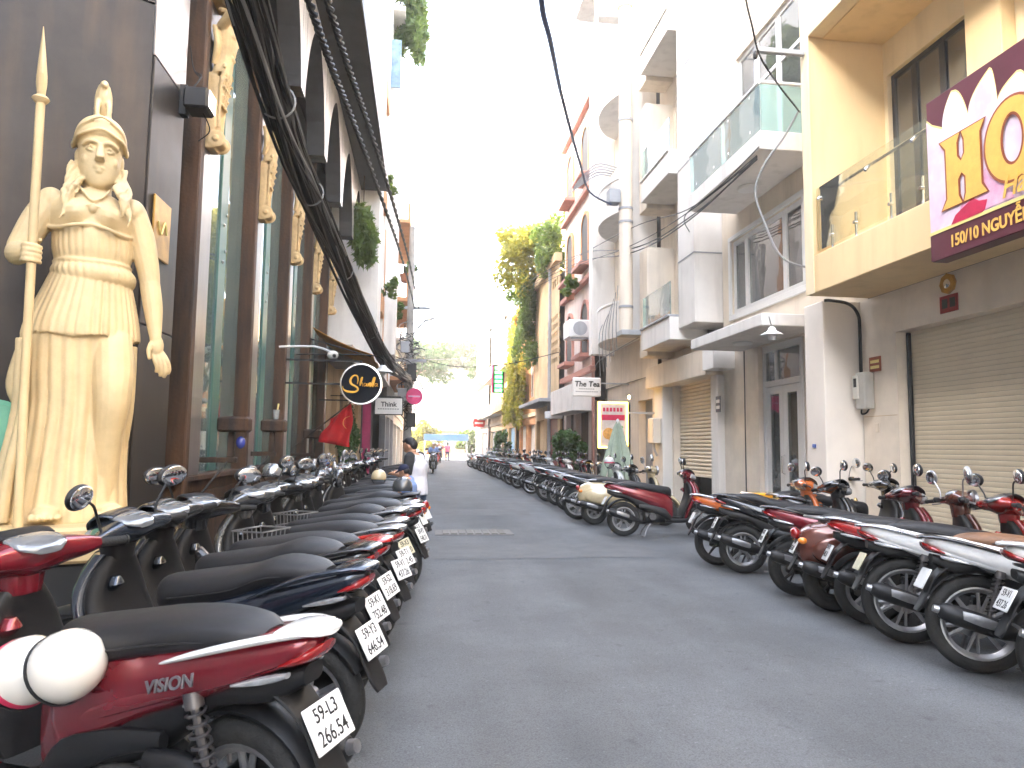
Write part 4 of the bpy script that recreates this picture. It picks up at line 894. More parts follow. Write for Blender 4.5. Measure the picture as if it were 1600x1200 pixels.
        b = MB(); b.ell((.345,s*.325,1.19),(.026,w,h),18,12,Mm); b.v = [(max(v[0],.337+(abs(v[1])-.31)*.17*s*s),v[1],v[2]) if False else v for v in b.v]; put('mirror_housing', b, B_rim if vespa else B_pl, st, True)
        b = MB(); b.ell((.326,s*.327,1.188),(.0105,w*.92,h*.9),18,10,Mm); put('mirror_glass', b, B_mirror, st, True)
    KITS[key] = parts
    return parts

FAR = {}
PAINT_PARTS = None
def far_mesh(model, steer, pm, gm):
    """one light mesh of a whole scooter for the far end of the rows"""
    key = (model, steer, pm.name, gm.name if gm else '')
    if key in FAR: return FAR[key]
    vs_, fs, mi, ms = [], [], [], []
    for name, me, par in kit(model, steer):
        m = me.materials[0]
        if m == P_maroon: m = pm
        elif name == 'grab_rail' and gm: m = gm
        if m not in ms: ms.append(m)
        o = len(vs_); vs_ += [v.co[:] for v in me.vertices]
        for p in me.polygons: fs.append(tuple(i+o for i in p.vertices)); mi.append(ms.index(m))
    me = bpy.data.meshes.new('scooter'); me.from_pydata(vs_, [], fs)
    for m in ms: me.materials.append(m)
    me.polygons.foreach_set('material_index', mi); me.polygons.foreach_set('use_smooth', [True]*len(fs)); me.set_sharp_from_angle(angle=R(40)); FAR[key] = me; return me

def own_mat(o, m):
    if o.material_slots: o.material_slots[0].link = 'OBJECT'; o.material_slots[0].material = m
PLT = {}
def scooter(label, model, pm, x, y, heading, lean=0., steer=0., gm=None, rim=None, seatm=None, plate=None, plate_m=None, group=None, far=False, mirrors=True, scale=1.):
    """x, y: ground point under the rear axle; heading in degrees from +X"""
    h = R(heading); d = Vector((math.cos(h), math.sin(h), 0)); loc = Vector((x, y, 0)) + d*.63*scale
    if far:
        o = link('motor_scooter', far_mesh(model, steer, pm, gm)); tag(o, label, 'scooter', group); o.location = loc; o.rotation_euler = (R(-lean), 0, h); return o
    t = thing('motor_scooter', label, 'scooter', loc, 0, group); t.rotation_euler = (R(-lean), 0, h); t.scale = (scale,)*3
    objs = []
    for name, me, par in kit(model, steer):
        if not mirrors and 'mirror' in name: objs.append(None); continue
        p = t if par is None else (objs[par] or t)
        o = link(name, me, p); objs.append(o)
        m = me.materials[0]
        if m == P_maroon: own_mat(o, pm)
        elif name == 'grab_rail' and gm: own_mat(o, gm)
        elif name == 'wheel' and rim: own_mat(o, rim)
        elif name == 'seat' and seatm: own_mat(o, seatm)
        elif name == 'number_plate':
            if plate_m: own_mat(o, plate_m)
            if plate:
                Rr = .245 if model == 'vespa' else .305 if model == 'tall' else .28 if model == 'step' else .268; k = (Rr-.268)*.4
                Mp = Matrix.Translation((-.935,0,.555+k)) @ Matrix.Rotation(R(27),4,'Y') @ Matrix.Translation((-.0045,0,0)) @ Matrix.Rotation(R(-90),4,'Z') @ Matrix.Rotation(R(90),4,'X')
                if plate not in PLT:
                    a, bt = plate; m1 = text_mesh(a,.062,.0008,.0004); m1.transform(Mp @ Matrix.Translation((0,.034,0)) @ Matrix.Diagonal((.82,1,1,1)))
                    m2 = text_mesh(bt,.066,.0008,.0004); m2.transform(Mp @ Matrix.Translation((0,-.033,0)) @ Matrix.Diagonal((.80,1,1,1)))
                    bm = bmesh.new(); bm.from_mesh(m1); bm.from_mesh(m2); me2 = bpy.data.meshes.new('plate_number'); bm.to_mesh(me2); bm.free(); me2.materials.append(B_ink)
                    b = MB(); b.box(-.0062,-.0045,-.092,.092,-.067,-.0645); b.box(-.0062,-.0045,-.092,.092,.0645,.067); PLT[plate] = me2
                link('plate_number', PLT[plate], o)
    return t

rb = random.Random(21)
# ---------------- left row: noses to the dark bar
LG = 'scooters parked along the dark bar'
PL = [('59-L3','266.54'),('59-Y3','646.54'),('59-K1','752.48'),('59-S2','318.69'),('59-V1','437.26'),('59-T1','882.45'),('59-X3','179.20'),('59-P2','548.31')]
bike1 = scooter('maroon scooter with white grab rail and white helmet on its floorboard', 'modern', P_maroon, -.52, 2.46, 153, 4, 0., P_white, B_rim, None, PL[0], mirrors=False)
b = MB(); b.tube([(.44,.16,.62),(.46,.235,.52),(.40,.265,.36),(.22,.255,.30),(.12,.22,.32)],.014,10,4); b.build('leg_guard', B_rim, bike1)
b = MB(); b.tube([(.47,.17,.50),(.45,.245,.42),(.36,.262,.335)],.010,8,4); b.build('leg_guard', B_rim, bike1)
lettering('VISION', .055, B_rim, bike1, Matrix.Translation((-.475,.174,.674)) @ Matrix.Rotation(R(-8),4,'Z') @ Matrix.Rotation(R(16),4,'Y') @ Matrix.Rotation(R(180),4,'Z') @ Matrix.Rotation(R(90),4,'X'), 'model_lettering', .002, .001, .35, 1.35)
scooter('dark navy scooter with long ridged seat right behind the maroon one', 'sport', P_navy, -.47, 3.36, 158, 4, .12, P_navy, B_rim, None, PL[1])
left = [('black scooter with red tail lamp beside the dark navy scooter','sport',P_black,P_black,None,.1),
 ('black step-through bike with red side stripe, third past the maroon scooter','step',P_black,P_red,None,-.35),
 ('grey scooter with silver grab rail among the black seats by the steel wall','modern',P_grey,P_silver,None,.1),
 ('black scooter with cream floor basket in front of the first wooden post','modern',P_black,P_silver,None,.2),
 ('silver trimmed black scooter with yellowed number plate near the second shelf','sport',P_black,P_silver,None,-.1),
 ('tall grey scooter with clear round headlight near the cup shelf','tall',P_grey,None,None,.1),
 ('black scooter with worn grey seat near the cup shelf','modern',P_black,None,None,.15)]
y = 3.98
for i, (lb, md, pm, gm, sm_, stv) in enumerate(left):
    scooter(lb, md, pm, -.45+.03*i+rb.uniform(-.05,.05), y, 156+rb.uniform(-5,5), rb.uniform(2,7), stv, gm, B_rim if i % 2 else B_rimb, sm_, PL[(i+2) % 8], B_plateY if i in (4,) else None, mirrors=i in (1,3,4,6))
    y += rb.uniform(.50,.64)
mods = ['modern','sport','step','tall','modern','vespa']; cols = [P_black,P_grey,P_navy,P_black,P_black,P_silver,P_white,P_black,P_maroon,P_black]
CN = {'paint_black':'black','paint_grey':'dark grey','paint_navy':'dark navy','paint_silver':'silver','paint_white':'white','paint_maroon':'maroon'}; KN = {'modern':'scooter','sport':'high-tailed scooter','step':'step-through bike','tall':'large-wheeled scooter','vespa':'rounded classic scooter'}
y0 = y
for i in range(20):
    md = mods[rb.randrange(6)]; pm = cols[rb.randrange(10)]
    far = y > 13.5
    kn = CN[pm.name]+' '+KN[md]; lb = kn+' parked nose in along the dark bar past the wall shelves' if not far else 'small far '+kn+' parked on the bar side of the street'
    scooter(lb, md, pm, -.34+rb.uniform(-.08,.08)+(.08 if y < 9.4 else 0), y, 157+rb.uniform(-8,8), rb.uniform(1,8), rb.choice((0.,.2,-.2,.45)), None, B_rim if i % 2 else None, None, None, None, LG if not far else 'far scooters on the bar side', far, rb.random() < .45)
    y += rb.uniform(.52,.68) if not far else rb.uniform(.6,1.0)
# ---------------- right row: tails to the road
scooter('white scooter with silver mudflap cut by the frame beside the garage shutter', 'sport', P_white, 3.62, 3.62, -22, 3, 0., P_white, B_rim, None, PL[4])
scooter('white and red scooter with chrome wheel cover and brown seat patch', 'tall', P_white, 3.55, 4.20, -22, 4, .1, P_black, B_rim, B_brownseat, PL[5])
scooter('white scooter with long silver tail and wide spoked rear wheel', 'tall', P_white, 3.55, 4.88, -21, 4, -.1, P_silver, B_rim, None, PL[6], B_plateY)
scooter('dark red scooter with silver wheel between white and brown scooters', 'modern', P_red, 3.62, 5.42, -20, 3, .1, P_silver, B_rim, None, PL[7])
scooter('brown classic scooter with round chrome mirrors by the garage shutter', 'vespa', P_brown, 3.58, 5.88, -20, 3, .1, None, B_rimb, None, PL[2])
scooter('maroon scooter with black mirrors in front of the marble jamb', 'modern', P_maroon, 3.60, 6.50, -18, 4, .15, P_black, B_rimb, None, PL[3])
scooter('black scooter with high seat and grey spoked wheel by the white pillar', 'sport', P_black, 3.62, 7.70, -16, 4, .2, P_black, B_rim, None, PL[0])
scooter('orange courier scooter with silver plate next to the black one', 'step', P_orange, 3.55, 8.22, -14, 3, 0., None, B_rimb, None, PL[1])
scooter('gold classic scooter standing at the white double door', 'vespa', P_gold, 4.75, 8.9, 14, 3, .2, None, B_rim)
scooter('black covered scooter leaning beside the white double door', 'modern', P_black, 4.55, 8.0, -4, 3, -.1, None, B_rimb)
scooter('maroon scooter standing side on before the half raised shutter', 'modern', P_maroon, 3.18, 10.98, -4, 4, -.22, P_black, B_rim)
scooter('cream classic scooter behind the side-on maroon scooter', 'vespa', P_cream, 3.10, 12.6, -8, 3, .1, None, B_rim)
scooter('black tall scooter next to the cream classic one', 'tall', P_black, 3.00, 13.5, -8, 3, .1, P_silver, B_rim)
scooter('white scooter with red visor before the folded green umbrella', 'modern', P_white, 3.15, 15.2, -10, 3, .1, P_silver, B_rim)
scooter('silver scooter with black seat beside the folded green umbrella', 'modern', P_silver, 3.2, 16.6, -10, 3, -.1, P_silver, B_rim)
y = 17.9
for i in range(34):
    md = mods[rb.randrange(6)]; pm = cols[rb.randrange(10)]
    scooter('small far '+CN[pm.name]+' '+KN[md]+' parked in the long row on the shop side', md, pm, 3.35+rb.uniform(-.2,.25)-.004*(y-18), y, -10+rb.uniform(-8,8), 3, rb.choice((0.,.15,-.15)), None, None, None, None, None, 'far scooters on the shop side', True)
    y += rb.uniform(.65,1.1)
# ================================================================== statue of a helmeted woman with a spear
M_stat = mat('cream_painted_stone', (.66,.505,.275), .55, var=.16, vscale=5, bump=.12, bscale=80, detail=8, stain=(.45,.30,.13,.35))
M_stat2 = mat('cream_plinth_stone', (.56,.41,.21), .6, var=.2, vscale=4, bump=.15, bscale=70)
def drape(b, secs, n=150, k=5, folds=26, seed=1, hem=0.):
    """pleated cloth: (z, cx, cy, hw, hd, amp) rings with folds that run down the cloth"""
    rs_ = random.Random(seed); ph = [rs_.uniform(-.5,.5) for _ in range(folds)]; wd = [rs_.uniform(.4,1.2) for _ in range(folds)]
    def fold(t):
        q = t/(2*math.pi)*folds; i = int(q) % folds; f = q-int(q); a = wd[i]*(1-f)+wd[(i+1) % folds]*f
        return a*(abs(math.sin(math.pi*(f+ph[i]*.0)))**.7 - .6)
    rings = []; ss = cr_interp(secs, k)
    for r_i, (z, cx, cy_, hw, hd, am) in enumerate(ss):
        ring = []
        for j in range(n):
            t = 2*math.pi*j/n; f = fold(t)*am; zz = z + (hem*math.sin(5*t+1) if r_i in (0,) else 0)
            ring.append(Vector((cx+(hw+f)*math.cos(t), cy_+(hd+f)*math.sin(t), zz)))
        rings.append(ring)
    b.rings(rings)
def finger_chain(b, pts, r): b.tube(pts, r, 8, 3)
sb = MB()
# lower robe, overfold, bodice
drape(sb, [(.0,-.08,0,.44,.33,.030),(.12,-.08,.0,.425,.32,.034),(.45,-.07,.0,.39,.29,.036),(.81,-.055,0,.375,.27,.034),(1.1,-.065,0,.385,.27,.028),(1.36,-.075,0,.375,.265,.018),(1.5,-.06,0,.33,.24,.01)], folds=24, seed=3)
drape(sb, [(1.335,-.04,.0,.405,.30,.020),(1.345,-.04,.0,.412,.305,.026),(1.45,-.035,0,.395,.295,.026),(1.62,-.02,0,.345,.265,.020),(1.78,-.008,0,.295,.235,.013),(1.88,0,0,.268,.215,.006)], folds=40, seed=5, hem=.018)
drape(sb, [(1.72,.02,0,.25,.20,.004),(1.765,.02,-.01,.292,.24,.012),(1.83,.012,-.012,.305,.245,.016),(1.90,.0,-.005,.272,.215,.008),(1.99,-.005,-.01,.285,.225,.016),(2.12,-.015,-.01,.285,.225,.010),(2.24,-.03,0,.28,.21,.003),(2.36,-.035,.02,.25,.17,.0),(2.43,-.03,.03,.15,.12,0)], folds=34, seed=9)
b_ = [(0.,0.)]
sb.tube([(-.272,0,1.895),(-.19,-.165,1.895),(0,-.222,1.89),(.19,-.165,1.895),(.272,0,1.90),(.19,.165,1.9),(0,.222,1.9),(-.19,.165,1.9),(-.272,0,1.895)],.016,8,4)
# advanced thigh, knee and shin pressing through the cloth
sb.tube([(.16,-.10,1.36),(.185,-.20,1.1),(.19,-.255,.86),(.175,-.20,.55),(.17,-.13,.2)],[.15,.155,.13,.105,.10],18,5)
sb.ell((.19,-.285,.83),(.085,.07,.09),14,10)
for i, (x0,y0,x1,y1) in enumerate(((.33,-.05,.27,-.02),(.31,.02,.30,.05),(-.45,-.1,-.50,-.14),(-.40,-.22,-.45,-.25))): sb.tube([(x0,y0,1.3),(x0*.98,y0,.8),(x1,y1,.35),(x1*1.05,y1,.02)],[.03,.035,.04,.05],10,4)
# cloak fall on the spear side
sb.tube([(-.36,.02,1.5),(-.44,-.02,1.15),(-.475,-.02,.95),(-.44,0,.8)],[.05,.06,.05,.012],10,4)
sb.tube([(-.46,-.03,.55),(-.50,-.05,.3),(-.50,-.05,.02)],[.04,.07,.09],10,4)
# feet with toes
for fx_, fy_, rz in ((-.20,-.36,-.1),(.22,-.30,.25)):
    for i in range(5): sb.ell((fx_-.085+.042*i, fy_-.05+.012*abs(i-1), .052),(.026,.06,.030-.002*i),10,8)
    sb.ell((fx_, fy_+.08, .07),(.10,.16,.06),14,10)
# breastplate with scalloped lower edge
def aegis():
    n = 120; rings = []
    zs = [0,.06,.12,.2,.3,.42,.55,.68,.8,.9,1.]
    for inner in (0,1):
        seq = zs if not inner else zs[::-1]
        for u in seq:
            ring = []
            for j in range(n):
                t = 2*math.pi*j/n; c, s_ = math.cos(t), math.sin(t); front = max(0.,-s_)
                lobe = .055*abs(math.sin(1.0*(t-1.5*math.pi)*1.7)) if front > .2 else .03
                zb = 2.155 - lobe*front**.5 + (.05 if front < .2 else 0); zt = 2.475 - .05*abs(c)**2
                z = zb+(zt-zb)*u
                hw = .292+.028*math.sin(math.pi*min(1,u*1.15)) if u < .75 else .292+.028*math.sin(math.pi*.86)-(u-.75)*.62
                hd = .205 if u < .5 else .205-(u-.5)*.20
                x = -.03+hw*math.copysign(abs(c)**.85,c); y = .005+hd*math.copysign(abs(s_)**.9,s_)
                if s_ < 0:
                    for q in (-1,1): y -= .082*math.exp(-((x+.03-q*.128)/.088)**2-((z-2.235)/.085)**2)
                k = .018 if inner else 0.
                ring.append(Vector((x*(1-k*3)+(-.03)*k*3, y*(1-k*5), z)))
            rings.append(ring)
    sb.rings(rings, closed=True)
aegis()
sb.ell((-.03,.0,2.28),(.275,.175,.20),24,14)
edge = []
for j in range(61):
    t = math.pi + math.pi*j/60; c, s_ = math.cos(t), math.sin(t); fr = max(0.,-s_); z = 2.16-(.055*abs(math.sin((t-1.5*math.pi)*1.7)) if fr > .2 else .03)*fr**.5
    x = -.03+.30*math.copysign(abs(c)**.85,c); y = .0-.215*abs(s_)**.9
    for q in (-1,1): y -= .060*math.exp(-((x+.03-q*.128)/.09)**2)
    edge.append((x, y, z))
sb.tube(edge, .0155, 8)
sb.tube([(-.13,-.115,2.465),(-.08,-.178,2.39),(-.025,-.205,2.345),(.04,-.178,2.39),(.085,-.115,2.465)], .011, 8, 4)
sb.ell((-.025,-.232,2.285),(.030,.022,.036),10,8)
for s_ in (-1,1): sb.ell((-.025+s_*.03,-.225,2.30),(.022,.012,.012),8,6)
# shoulders and arms
sb.ell((-.315,.0,2.335),(.105,.115,.115),16,12); sb.ell((.262,.0,2.345),(.108,.115,.115),16,12); sb.ell((.483,-.112,1.375),(.046,.046,.06),12,10); sb.ell((-.505,-.08,1.915),(.088,.088,.088),14,10)
sb.tube([(-.32,.0,2.34),(-.40,-.02,2.18),(-.485,-.05,1.98),(-.505,-.08,1.92)],[.105,.11,.095,.085],16,4)
sb.tube([(-.505,-.08,1.915),(-.495,-.22,1.875),(-.44,-.33,1.865),(-.415,-.375,1.865)],[.085,.078,.06,.05],14,4)
sb.ell((-.41,-.39,1.86),(.05,.06,.07),12,10)
for i in range(4):
    z = 1.90-.034*i; finger_chain(sb, [(-.45,-.40,z),(-.435,-.455,z),(-.385,-.468,z-.004),(-.342,-.44,z-.006),(-.338,-.41,z-.006)], [.019,.019,.018,.016,.013])
finger_chain(sb, [(-.40,-.37,1.895),(-.36,-.39,1.945),(-.345,-.42,1.95)], [.022,.02,.015])
sb.tube([(.275,.0,2.36),(.345,.0,2.15),(.405,-.01,1.92),(.425,-.02,1.80)],[.095,.105,.088,.078],16,4)
sb.tube([(.425,-.02,1.80),(.455,-.05,1.62),(.475,-.09,1.45),(.482,-.11,1.38)],[.080,.076,.056,.045],14,4)
sb.ell((.495,-.12,1.31),(.055,.038,.085),12,10)
for i, (dx, l) in enumerate(((-.045,.15),(-.012,.18),(.020,.19),(.050,.16))):
    finger_chain(sb, [(.50+dx*.8,-.12,1.26),(.53+dx,-.135,1.20),(.55+dx,-.125,1.26-l*.75),(.545+dx,-.10,1.26-l)], [.020,.019,.017,.013])
finger_chain(sb, [(.455,-.13,1.33),(.435,-.16,1.27),(.445,-.17,1.20)], [.022,.020,.015])
# neck, head, face
_h0 = len(sb.v)
sb.tube([(-.02,.03,2.36),(-.008,.015,2.46),(0,.0,2.62)],[.15,.10,.09],18,4)
sb.loft([(0,-.045,2.555,.045,.05),(0,-.04,2.585,.088,.085),(0,-.03,2.64,.125,.125),(0,-.015,2.71,.148,.152),(0,.0,2.78,.155,.168),(0,.01,2.87,.15,.165),(0,.01,2.94,.10,.11)],26,4,'z') if False else None
def head(zs):
    rings = []
    for z, cy_, hw, hf, hb in cr_interp(zs, 4):
        ring = []
        for j in range(40):
            t = 2*math.pi*j/40; c, s = math.cos(t), math.sin(t); hd = hf if s < 0 else hb
            ring.append(Vector((hw*math.copysign(abs(c)**.92,c), cy_+hd*s, z)))
        rings.append(ring)
    sb.rings(rings)
head([(2.530,-.070,.036,.045,.05),(2.548,-.064,.066,.066,.08),(2.595,-.04,.102,.105,.10),(2.66,-.012,.126,.138,.13),(2.72,0,.134,.150,.155),(2.80,.0,.140,.152,.172),(2.88,.0,.138,.146,.17),(2.95,.01,.10,.10,.11)])
sb.loft([(0,-.148,2.818,.020,.012),(0,-.162,2.785,.017,.020),(0,-.180,2.735,.021,.030),(0,-.186,2.708,.027,.028),(0,-.168,2.694,.020,.012)],12,3,'z')
for s in (-1,1):
    sb.tube([(s*.016,-.152,2.812),(s*.05,-.158,2.826),(s*.088,-.140,2.818),(s*.115,-.108,2.797)],[.014,.017,.015,.009],8,3)
    sb.ell((s*.058,-.126,2.776),(.028,.018,.013),14,10); sb.tube([(s*.028,-.140,2.774),(s*.058,-.152,2.790),(s*.09,-.128,2.775)],.0065,6,3); sb.tube([(s*.028,-.140,2.772),(s*.058,-.148,2.762),(s*.088,-.128,2.772)],.005,6,3)
    sb.ell((s*.078,-.082,2.715),(.040,.044,.050),12,10); sb.ell((s*.021,-.170,2.703),(.013,.016,.011),8,6); sb.ell((s*.140,.015,2.755),(.018,.032,.052),12,10)
sb.tube([(-.046,-.128,2.645),(-.018,-.152,2.653),(0,-.153,2.648),(.018,-.152,2.653),(.046,-.128,2.645)],[.004,.010,.009,.010,.004],8,3)
sb.tube([(-.04,-.126,2.636),(0,-.150,2.627),(.04,-.126,2.636)],[.004,.013,.004],8,4); sb.ell((0,-.112,2.575),(.036,.028,.028),12,10)
# helmet pushed back over the brow
hp = []
for z, r in ((2.835,.160),(2.86,.168),(2.91,.168),(2.97,.150),(3.02,.114),(3.05,.066),(3.06,.02)): hp.append((r, z))
rings = []
for r, z in cr_interp(hp, 3):
    ring = []
    for j in range(48):
        t = 2*math.pi*j/48; c, s = math.cos(t), math.sin(t); lift = .045*max(0,-s)**2*max(0,(2.92-z)/.09) if z < 2.92 else 0
        ring.append(Vector((r*c, .02+r*1.12*s, z+lift)))
    rings.append(ring)
sb.rings(rings)
sb.tube([(-.168,.03,2.825),(-.145,-.10,2.86),(-.08,-.155,2.885),(0,-.176,2.91),(.08,-.155,2.885),(.145,-.10,2.86),(.168,.03,2.825)],[.013,.012,.011,.010,.011,.012,.013],8,4)
sb.tube([(-.17,.03,2.865),(-.135,-.10,2.925),(-.066,-.150,2.97),(0,-.165,2.995),(.066,-.150,2.97),(.135,-.10,2.925),(.17,.03,2.865)],.009,8,4)
for s in (-1,1): sb.ell((s*.17,.04,2.84),(.016,.04,.026),10,8); sb.tube([(s*.11,.12,2.84),(s*.115,.14,2.70),(s*.10,.15,2.60)],[.04,.035,.015],8,3)
# seated crest animal
sb.tube([(0,.10,3.03),(0,.05,3.10),(0,.0,3.20),(.0,-.01,3.265)],[.062,.058,.044,.030],14,4); sb.ell((0,-.02,3.275),(.030,.042,.036),12,10); sb.ell((0,-.055,3.262),(.016,.022,.016),8,6)
for s in (-1,1): sb.tube([(s*.03,-.01,3.17),(s*.036,-.055,3.11),(s*.034,-.065,3.04)],[.018,.017,.015],8,3); sb.ell((s*.05,.09,3.05),(.03,.06,.045),10,8); sb.tube([(s*.02,.0,3.285),(s*.035,.03,3.22),(s*.04,.04,3.12)],[.016,.022,.02],8,3)
sb.tube([(0,.15,3.04),(0,.19,2.98),(0,.20,2.90)],[.03,.022,.012],8,3)
# wavy locks on both shoulders
rs_ = random.Random(4)
for s in (-1,1):
    for i in range(11):
        x0 = s*(.105+.006*i); ph = rs_.uniform(0,6); pts = []
        for q in range(12): u = q/11; pts.append((x0+s*.075*u*(.2+.08*i)+.015*math.sin(13*u+ph), .045-.215*min(1,u*1.25)+.014*math.cos(12*u+ph)-.005*i, 2.71-u*(.26+.028*i)))
        sb.tube(pts, [.013]*4+[.016]*5+[.013,.010,.006], 7, 2)
for _i in range(_h0, len(sb.v)):
    x, y, z = sb.v[_i]; k_ = 1.15 if z > 2.5 else 1.0+.15*max(0,(z-2.3)/.2)
    sb.v[_i] = (x*k_, y*k_, (2.52+(z-2.52)*1.12 if z > 2.52 else z)-.055*min(1,max(0,(z-2.36)/.16)))
sx, sy, sz = -2.30, 5.12, .87
statue = thing('statue', 'tall cream statue of a helmeted woman in pleated robes holding a spear', 'statue', (sx, sy, 0), R(24))
fig = link('figure', remesh(sb, .0075, 'figure', M_stat, 1), statue, (0,0,sz)); fig.scale = (.84,.86,.915)
SPX = lambda v: Vector((v.x+.098, v.y+.047, v.z*.89))
mb = MB(); mb.tube([(-.395,-.43,-.03),(-.415,-.425,1.0),(-.43,-.42,2.2),(-.438,-.42,3.0)],.026,12); mb.xf(SPX); so = mb.build('spear_shaft', M_stat, statue, loc=(0,0,sz))
mb = MB(); mb.loft([(-.438,-.42,2.99,.030,.030,2),(-.438,-.42,3.02,.05,.05,2),(-.438,-.42,3.045,.03,.03,2)],16,2,'z'); mb.xf(SPX); mb.build('spear_collar', M_stat, statue, loc=(0,0,sz))
mb = MB(); mb.loft([(-.438,-.42,3.04,.022,.022,1.6),(-.44,-.42,3.13,.034,.030,1.6),(-.441,-.42,3.19,.052,.030,1.5),(-.446,-.42,3.36,.028,.018,1.5),(-.452,-.42,3.56,.002,.002,1.5)],12,1,'z'); mb.xf(SPX); mb.build('spear_head', M_stat, statue, loc=(0,0,sz), ang=20)
mb = MB(); mb.box(-.60,.52,-.58,.44,.66,.875,c=.02); mb.build('plinth', M_stat2, statue)
mb = MB(); mb.box(-.55,.47,-.52,.40,.0,.66,c=.02); mb.build('plinth_foot', M_black, statue)
M_shield = mat('green_painted_metal', (.16,.42,.27), .5, var=.25, vscale=4)
sh_ = thing('round_green_board', 'round pale green board leaning against the wall behind the statue', 'board', (-2.86, 4.86, 0), R(28))
mb = MB(); mb.lathe([(0,-.02),(.60,-.03),(.63,0),(.60,.03),(0,.05)], (0,0,1.05), 'y', 40); mb.build('disc', M_shield, sh_)
mb = MB(); mb.box(-.5,.5,-.06,.06,0,.44,c=.01); mb.build('stand', M_black, sh_)

# ================================================================== people
S_skin = mat('skin', (.48,.25,.15), .5, var=.12, vscale=12); S_hair = mat('hair_black', (.018,.016,.016), .55, var=.4, vscale=40)
S_white = mat('shirt_white', (.70,.69,.73), .85, var=.12, vscale=7, bump=.2, bscale=25); S_black = mat('shirt_black', (.025,.027,.032), .85, var=.3, vscale=7, bump=.2, bscale=25)
S_jean = mat('jeans_blue', (.06,.09,.16), .85, var=.35, vscale=9); S_navy = mat('cap_navy', (.015,.02,.06), .8, var=.3, vscale=12); S_blue = mat('shirt_blue', (.22,.32,.58), .85, var=.2, vscale=8); S_redc = mat('cloth_red', (.45,.05,.06), .8, var=.2, vscale=8)
S_pink = mat('shirt_pink', (.65,.16,.28), .85, var=.2, vscale=8); S_grey = mat('shirt_grey', (.36,.36,.38), .85, var=.2, vscale=8)
def person(label, loc, rz, P, shirt, trousers, sleeve=None, hair=S_hair, cap=None, scale=1., vox=.011, group=None):
    """P: joints in metres for a 1.7 m body, x = facing direction, y = left"""
    t = thing('person', label, 'person', loc, rz, group); t.scale = (scale,)*3; J = {k: Vector(v) for k, v in P.items()}
    b = MB(); hd = J['head']; nk = J['neck']; pv = J['pelvis']; ch = J['chest']
    b.tube([pv, pv.lerp(ch,.5), ch, nk],[.13,.125,.14,.06],16,3); b.tube([nk, hd+Vector((-.01,0,-.06))],[.055,.055],12)
    Mh = Matrix.Rotation(J['nod'].y,3,'Y') if 'nod' in J else Matrix.Identity(3)
    def H(x,y,z): return hd + Mh @ Vector((x,y,z))
    b.ell(H(0,0,.02),(.098,.078,.112),20,14,Mh); b.ell(H(.03,0,-.055),(.062,.058,.062),16,10,Mh); b.ell(H(.104,0,-.012),(.020,.015,.028),8,6,Mh); b.ell(H(.088,0,-.058),(.014,.026,.010),8,6,Mh); b.ell(H(.078,0,-.095),(.02,.025,.02),8,6,Mh)
    for s in (-1,1): b.ell(H(0,s*.08,-.005),(.02,.012,.032),8,6,Mh); b.ell(H(.082,s*.034,.012),(.014,.02,.010),8,6,Mh); b.tube([H(.09,s*.014,.032),H(.086,s*.05,.032)],.008,6)
    for s, n in ((1,'l'),(-1,'r')):
        S, E, W = J[n+'sho'], J[n+'elb'], J[n+'wri']; b.tube([S,S.lerp(E,.5),E],[.058,.05,.042],12,2); b.tube([E,E.lerp(W,.35),W],[.042,.041,.028],12,2)
        d = (W-E).normalized(); side = d.cross(Vector((0,0,1))); side = side.normalized() if side.length > .1 else Vector((0,1,0)); up = side.cross(d)
        b.ell(W+d*.045,(.045,.04,.03),12,8)
        for i in range(4): o = side*(.03-.02*i); b.tube([W+d*.07+o, W+d*.115+o+up*-.004, W+d*.145+o-up*.02, W+d*.15+o-up*.045],[.0105,.010,.009,.008],6,2)
        b.tube([W+d*.03+side*.035*s, W+d*.065+side*.05*s+up*.02, W+d*.10+side*.04*s+up*.028],[.013,.011,.009],6,2)
        Hh, K, A = J[n+'hip'], J[n+'kne'], J[n+'ank']; b.tube([Hh,Hh.lerp(K,.5),K],[.092,.078,.058],12,2); b.tube([K,K.lerp(A,.3),A],[.056,.056,.036],12,2); b.ell(A+Vector((.06,0,-.035)),(.12,.045,.035),12,8)
    bo = link('body', remesh(b, vox, 'body', S_skin, 1), t)
    c = MB(); c.tube([pv+Vector((0,0,-.10)), pv+Vector((0,0,.02)), pv.lerp(ch,.5), ch, nk+Vector((-.005,0,-.03))],[.165,.16,.152,.168,.068],20,3)
    c.xf(lambda v: Vector((v.x, v.y*1.18, v.z)) if abs(v.y) > 0 else v)
    for n in 'lr': c.tube([ch.lerp(J[n+'sho'],.4), J[n+'sho']],[.10,.078],14,2)
    link('shirt', remesh(c, vox, 'shirt', shirt, 3), t)
    for n in 'lr':
        S, E = J[n+'sho'], J[n+'elb']; c = MB(); c.tube([S.lerp(ch,.12)+Vector((0,0,.01)), S, S.lerp(E,.5), S.lerp(E,.85)],[.07,.082,.074,.07],14,3); link('sleeve', remesh(c, vox, 'sleeve', sleeve or shirt, 2), t)
    c = MB(); c.tube([pv+Vector((0,0,.04)), pv+Vector((0,0,-.06))],[.15,.155],16)
    for n in 'lr': Hh, K, A = J[n+'hip'], J[n+'kne'], J[n+'ank']; c.tube([Hh,Hh.lerp(K,.5),K,K.lerp(A,.5),A+Vector((0,0,.02))],[.115,.10,.078,.07,.062],14,2)
    link('trousers', remesh(c, vox, 'trousers', trousers, 2), t)
    for n in 'lr':
        A = J[n+'ank']; c = MB(); c.ell(A+Vector((.06,0,-.035)),(.14,.055,.04),12,8); c.box(A.x-.08,A.x+.19,A.y-.05,A.y+.05,A.z-.085,A.z-.06,c=.01); link('shoe', remesh(c, vox, 'shoe', S_black, 1), t)
    c = MB()
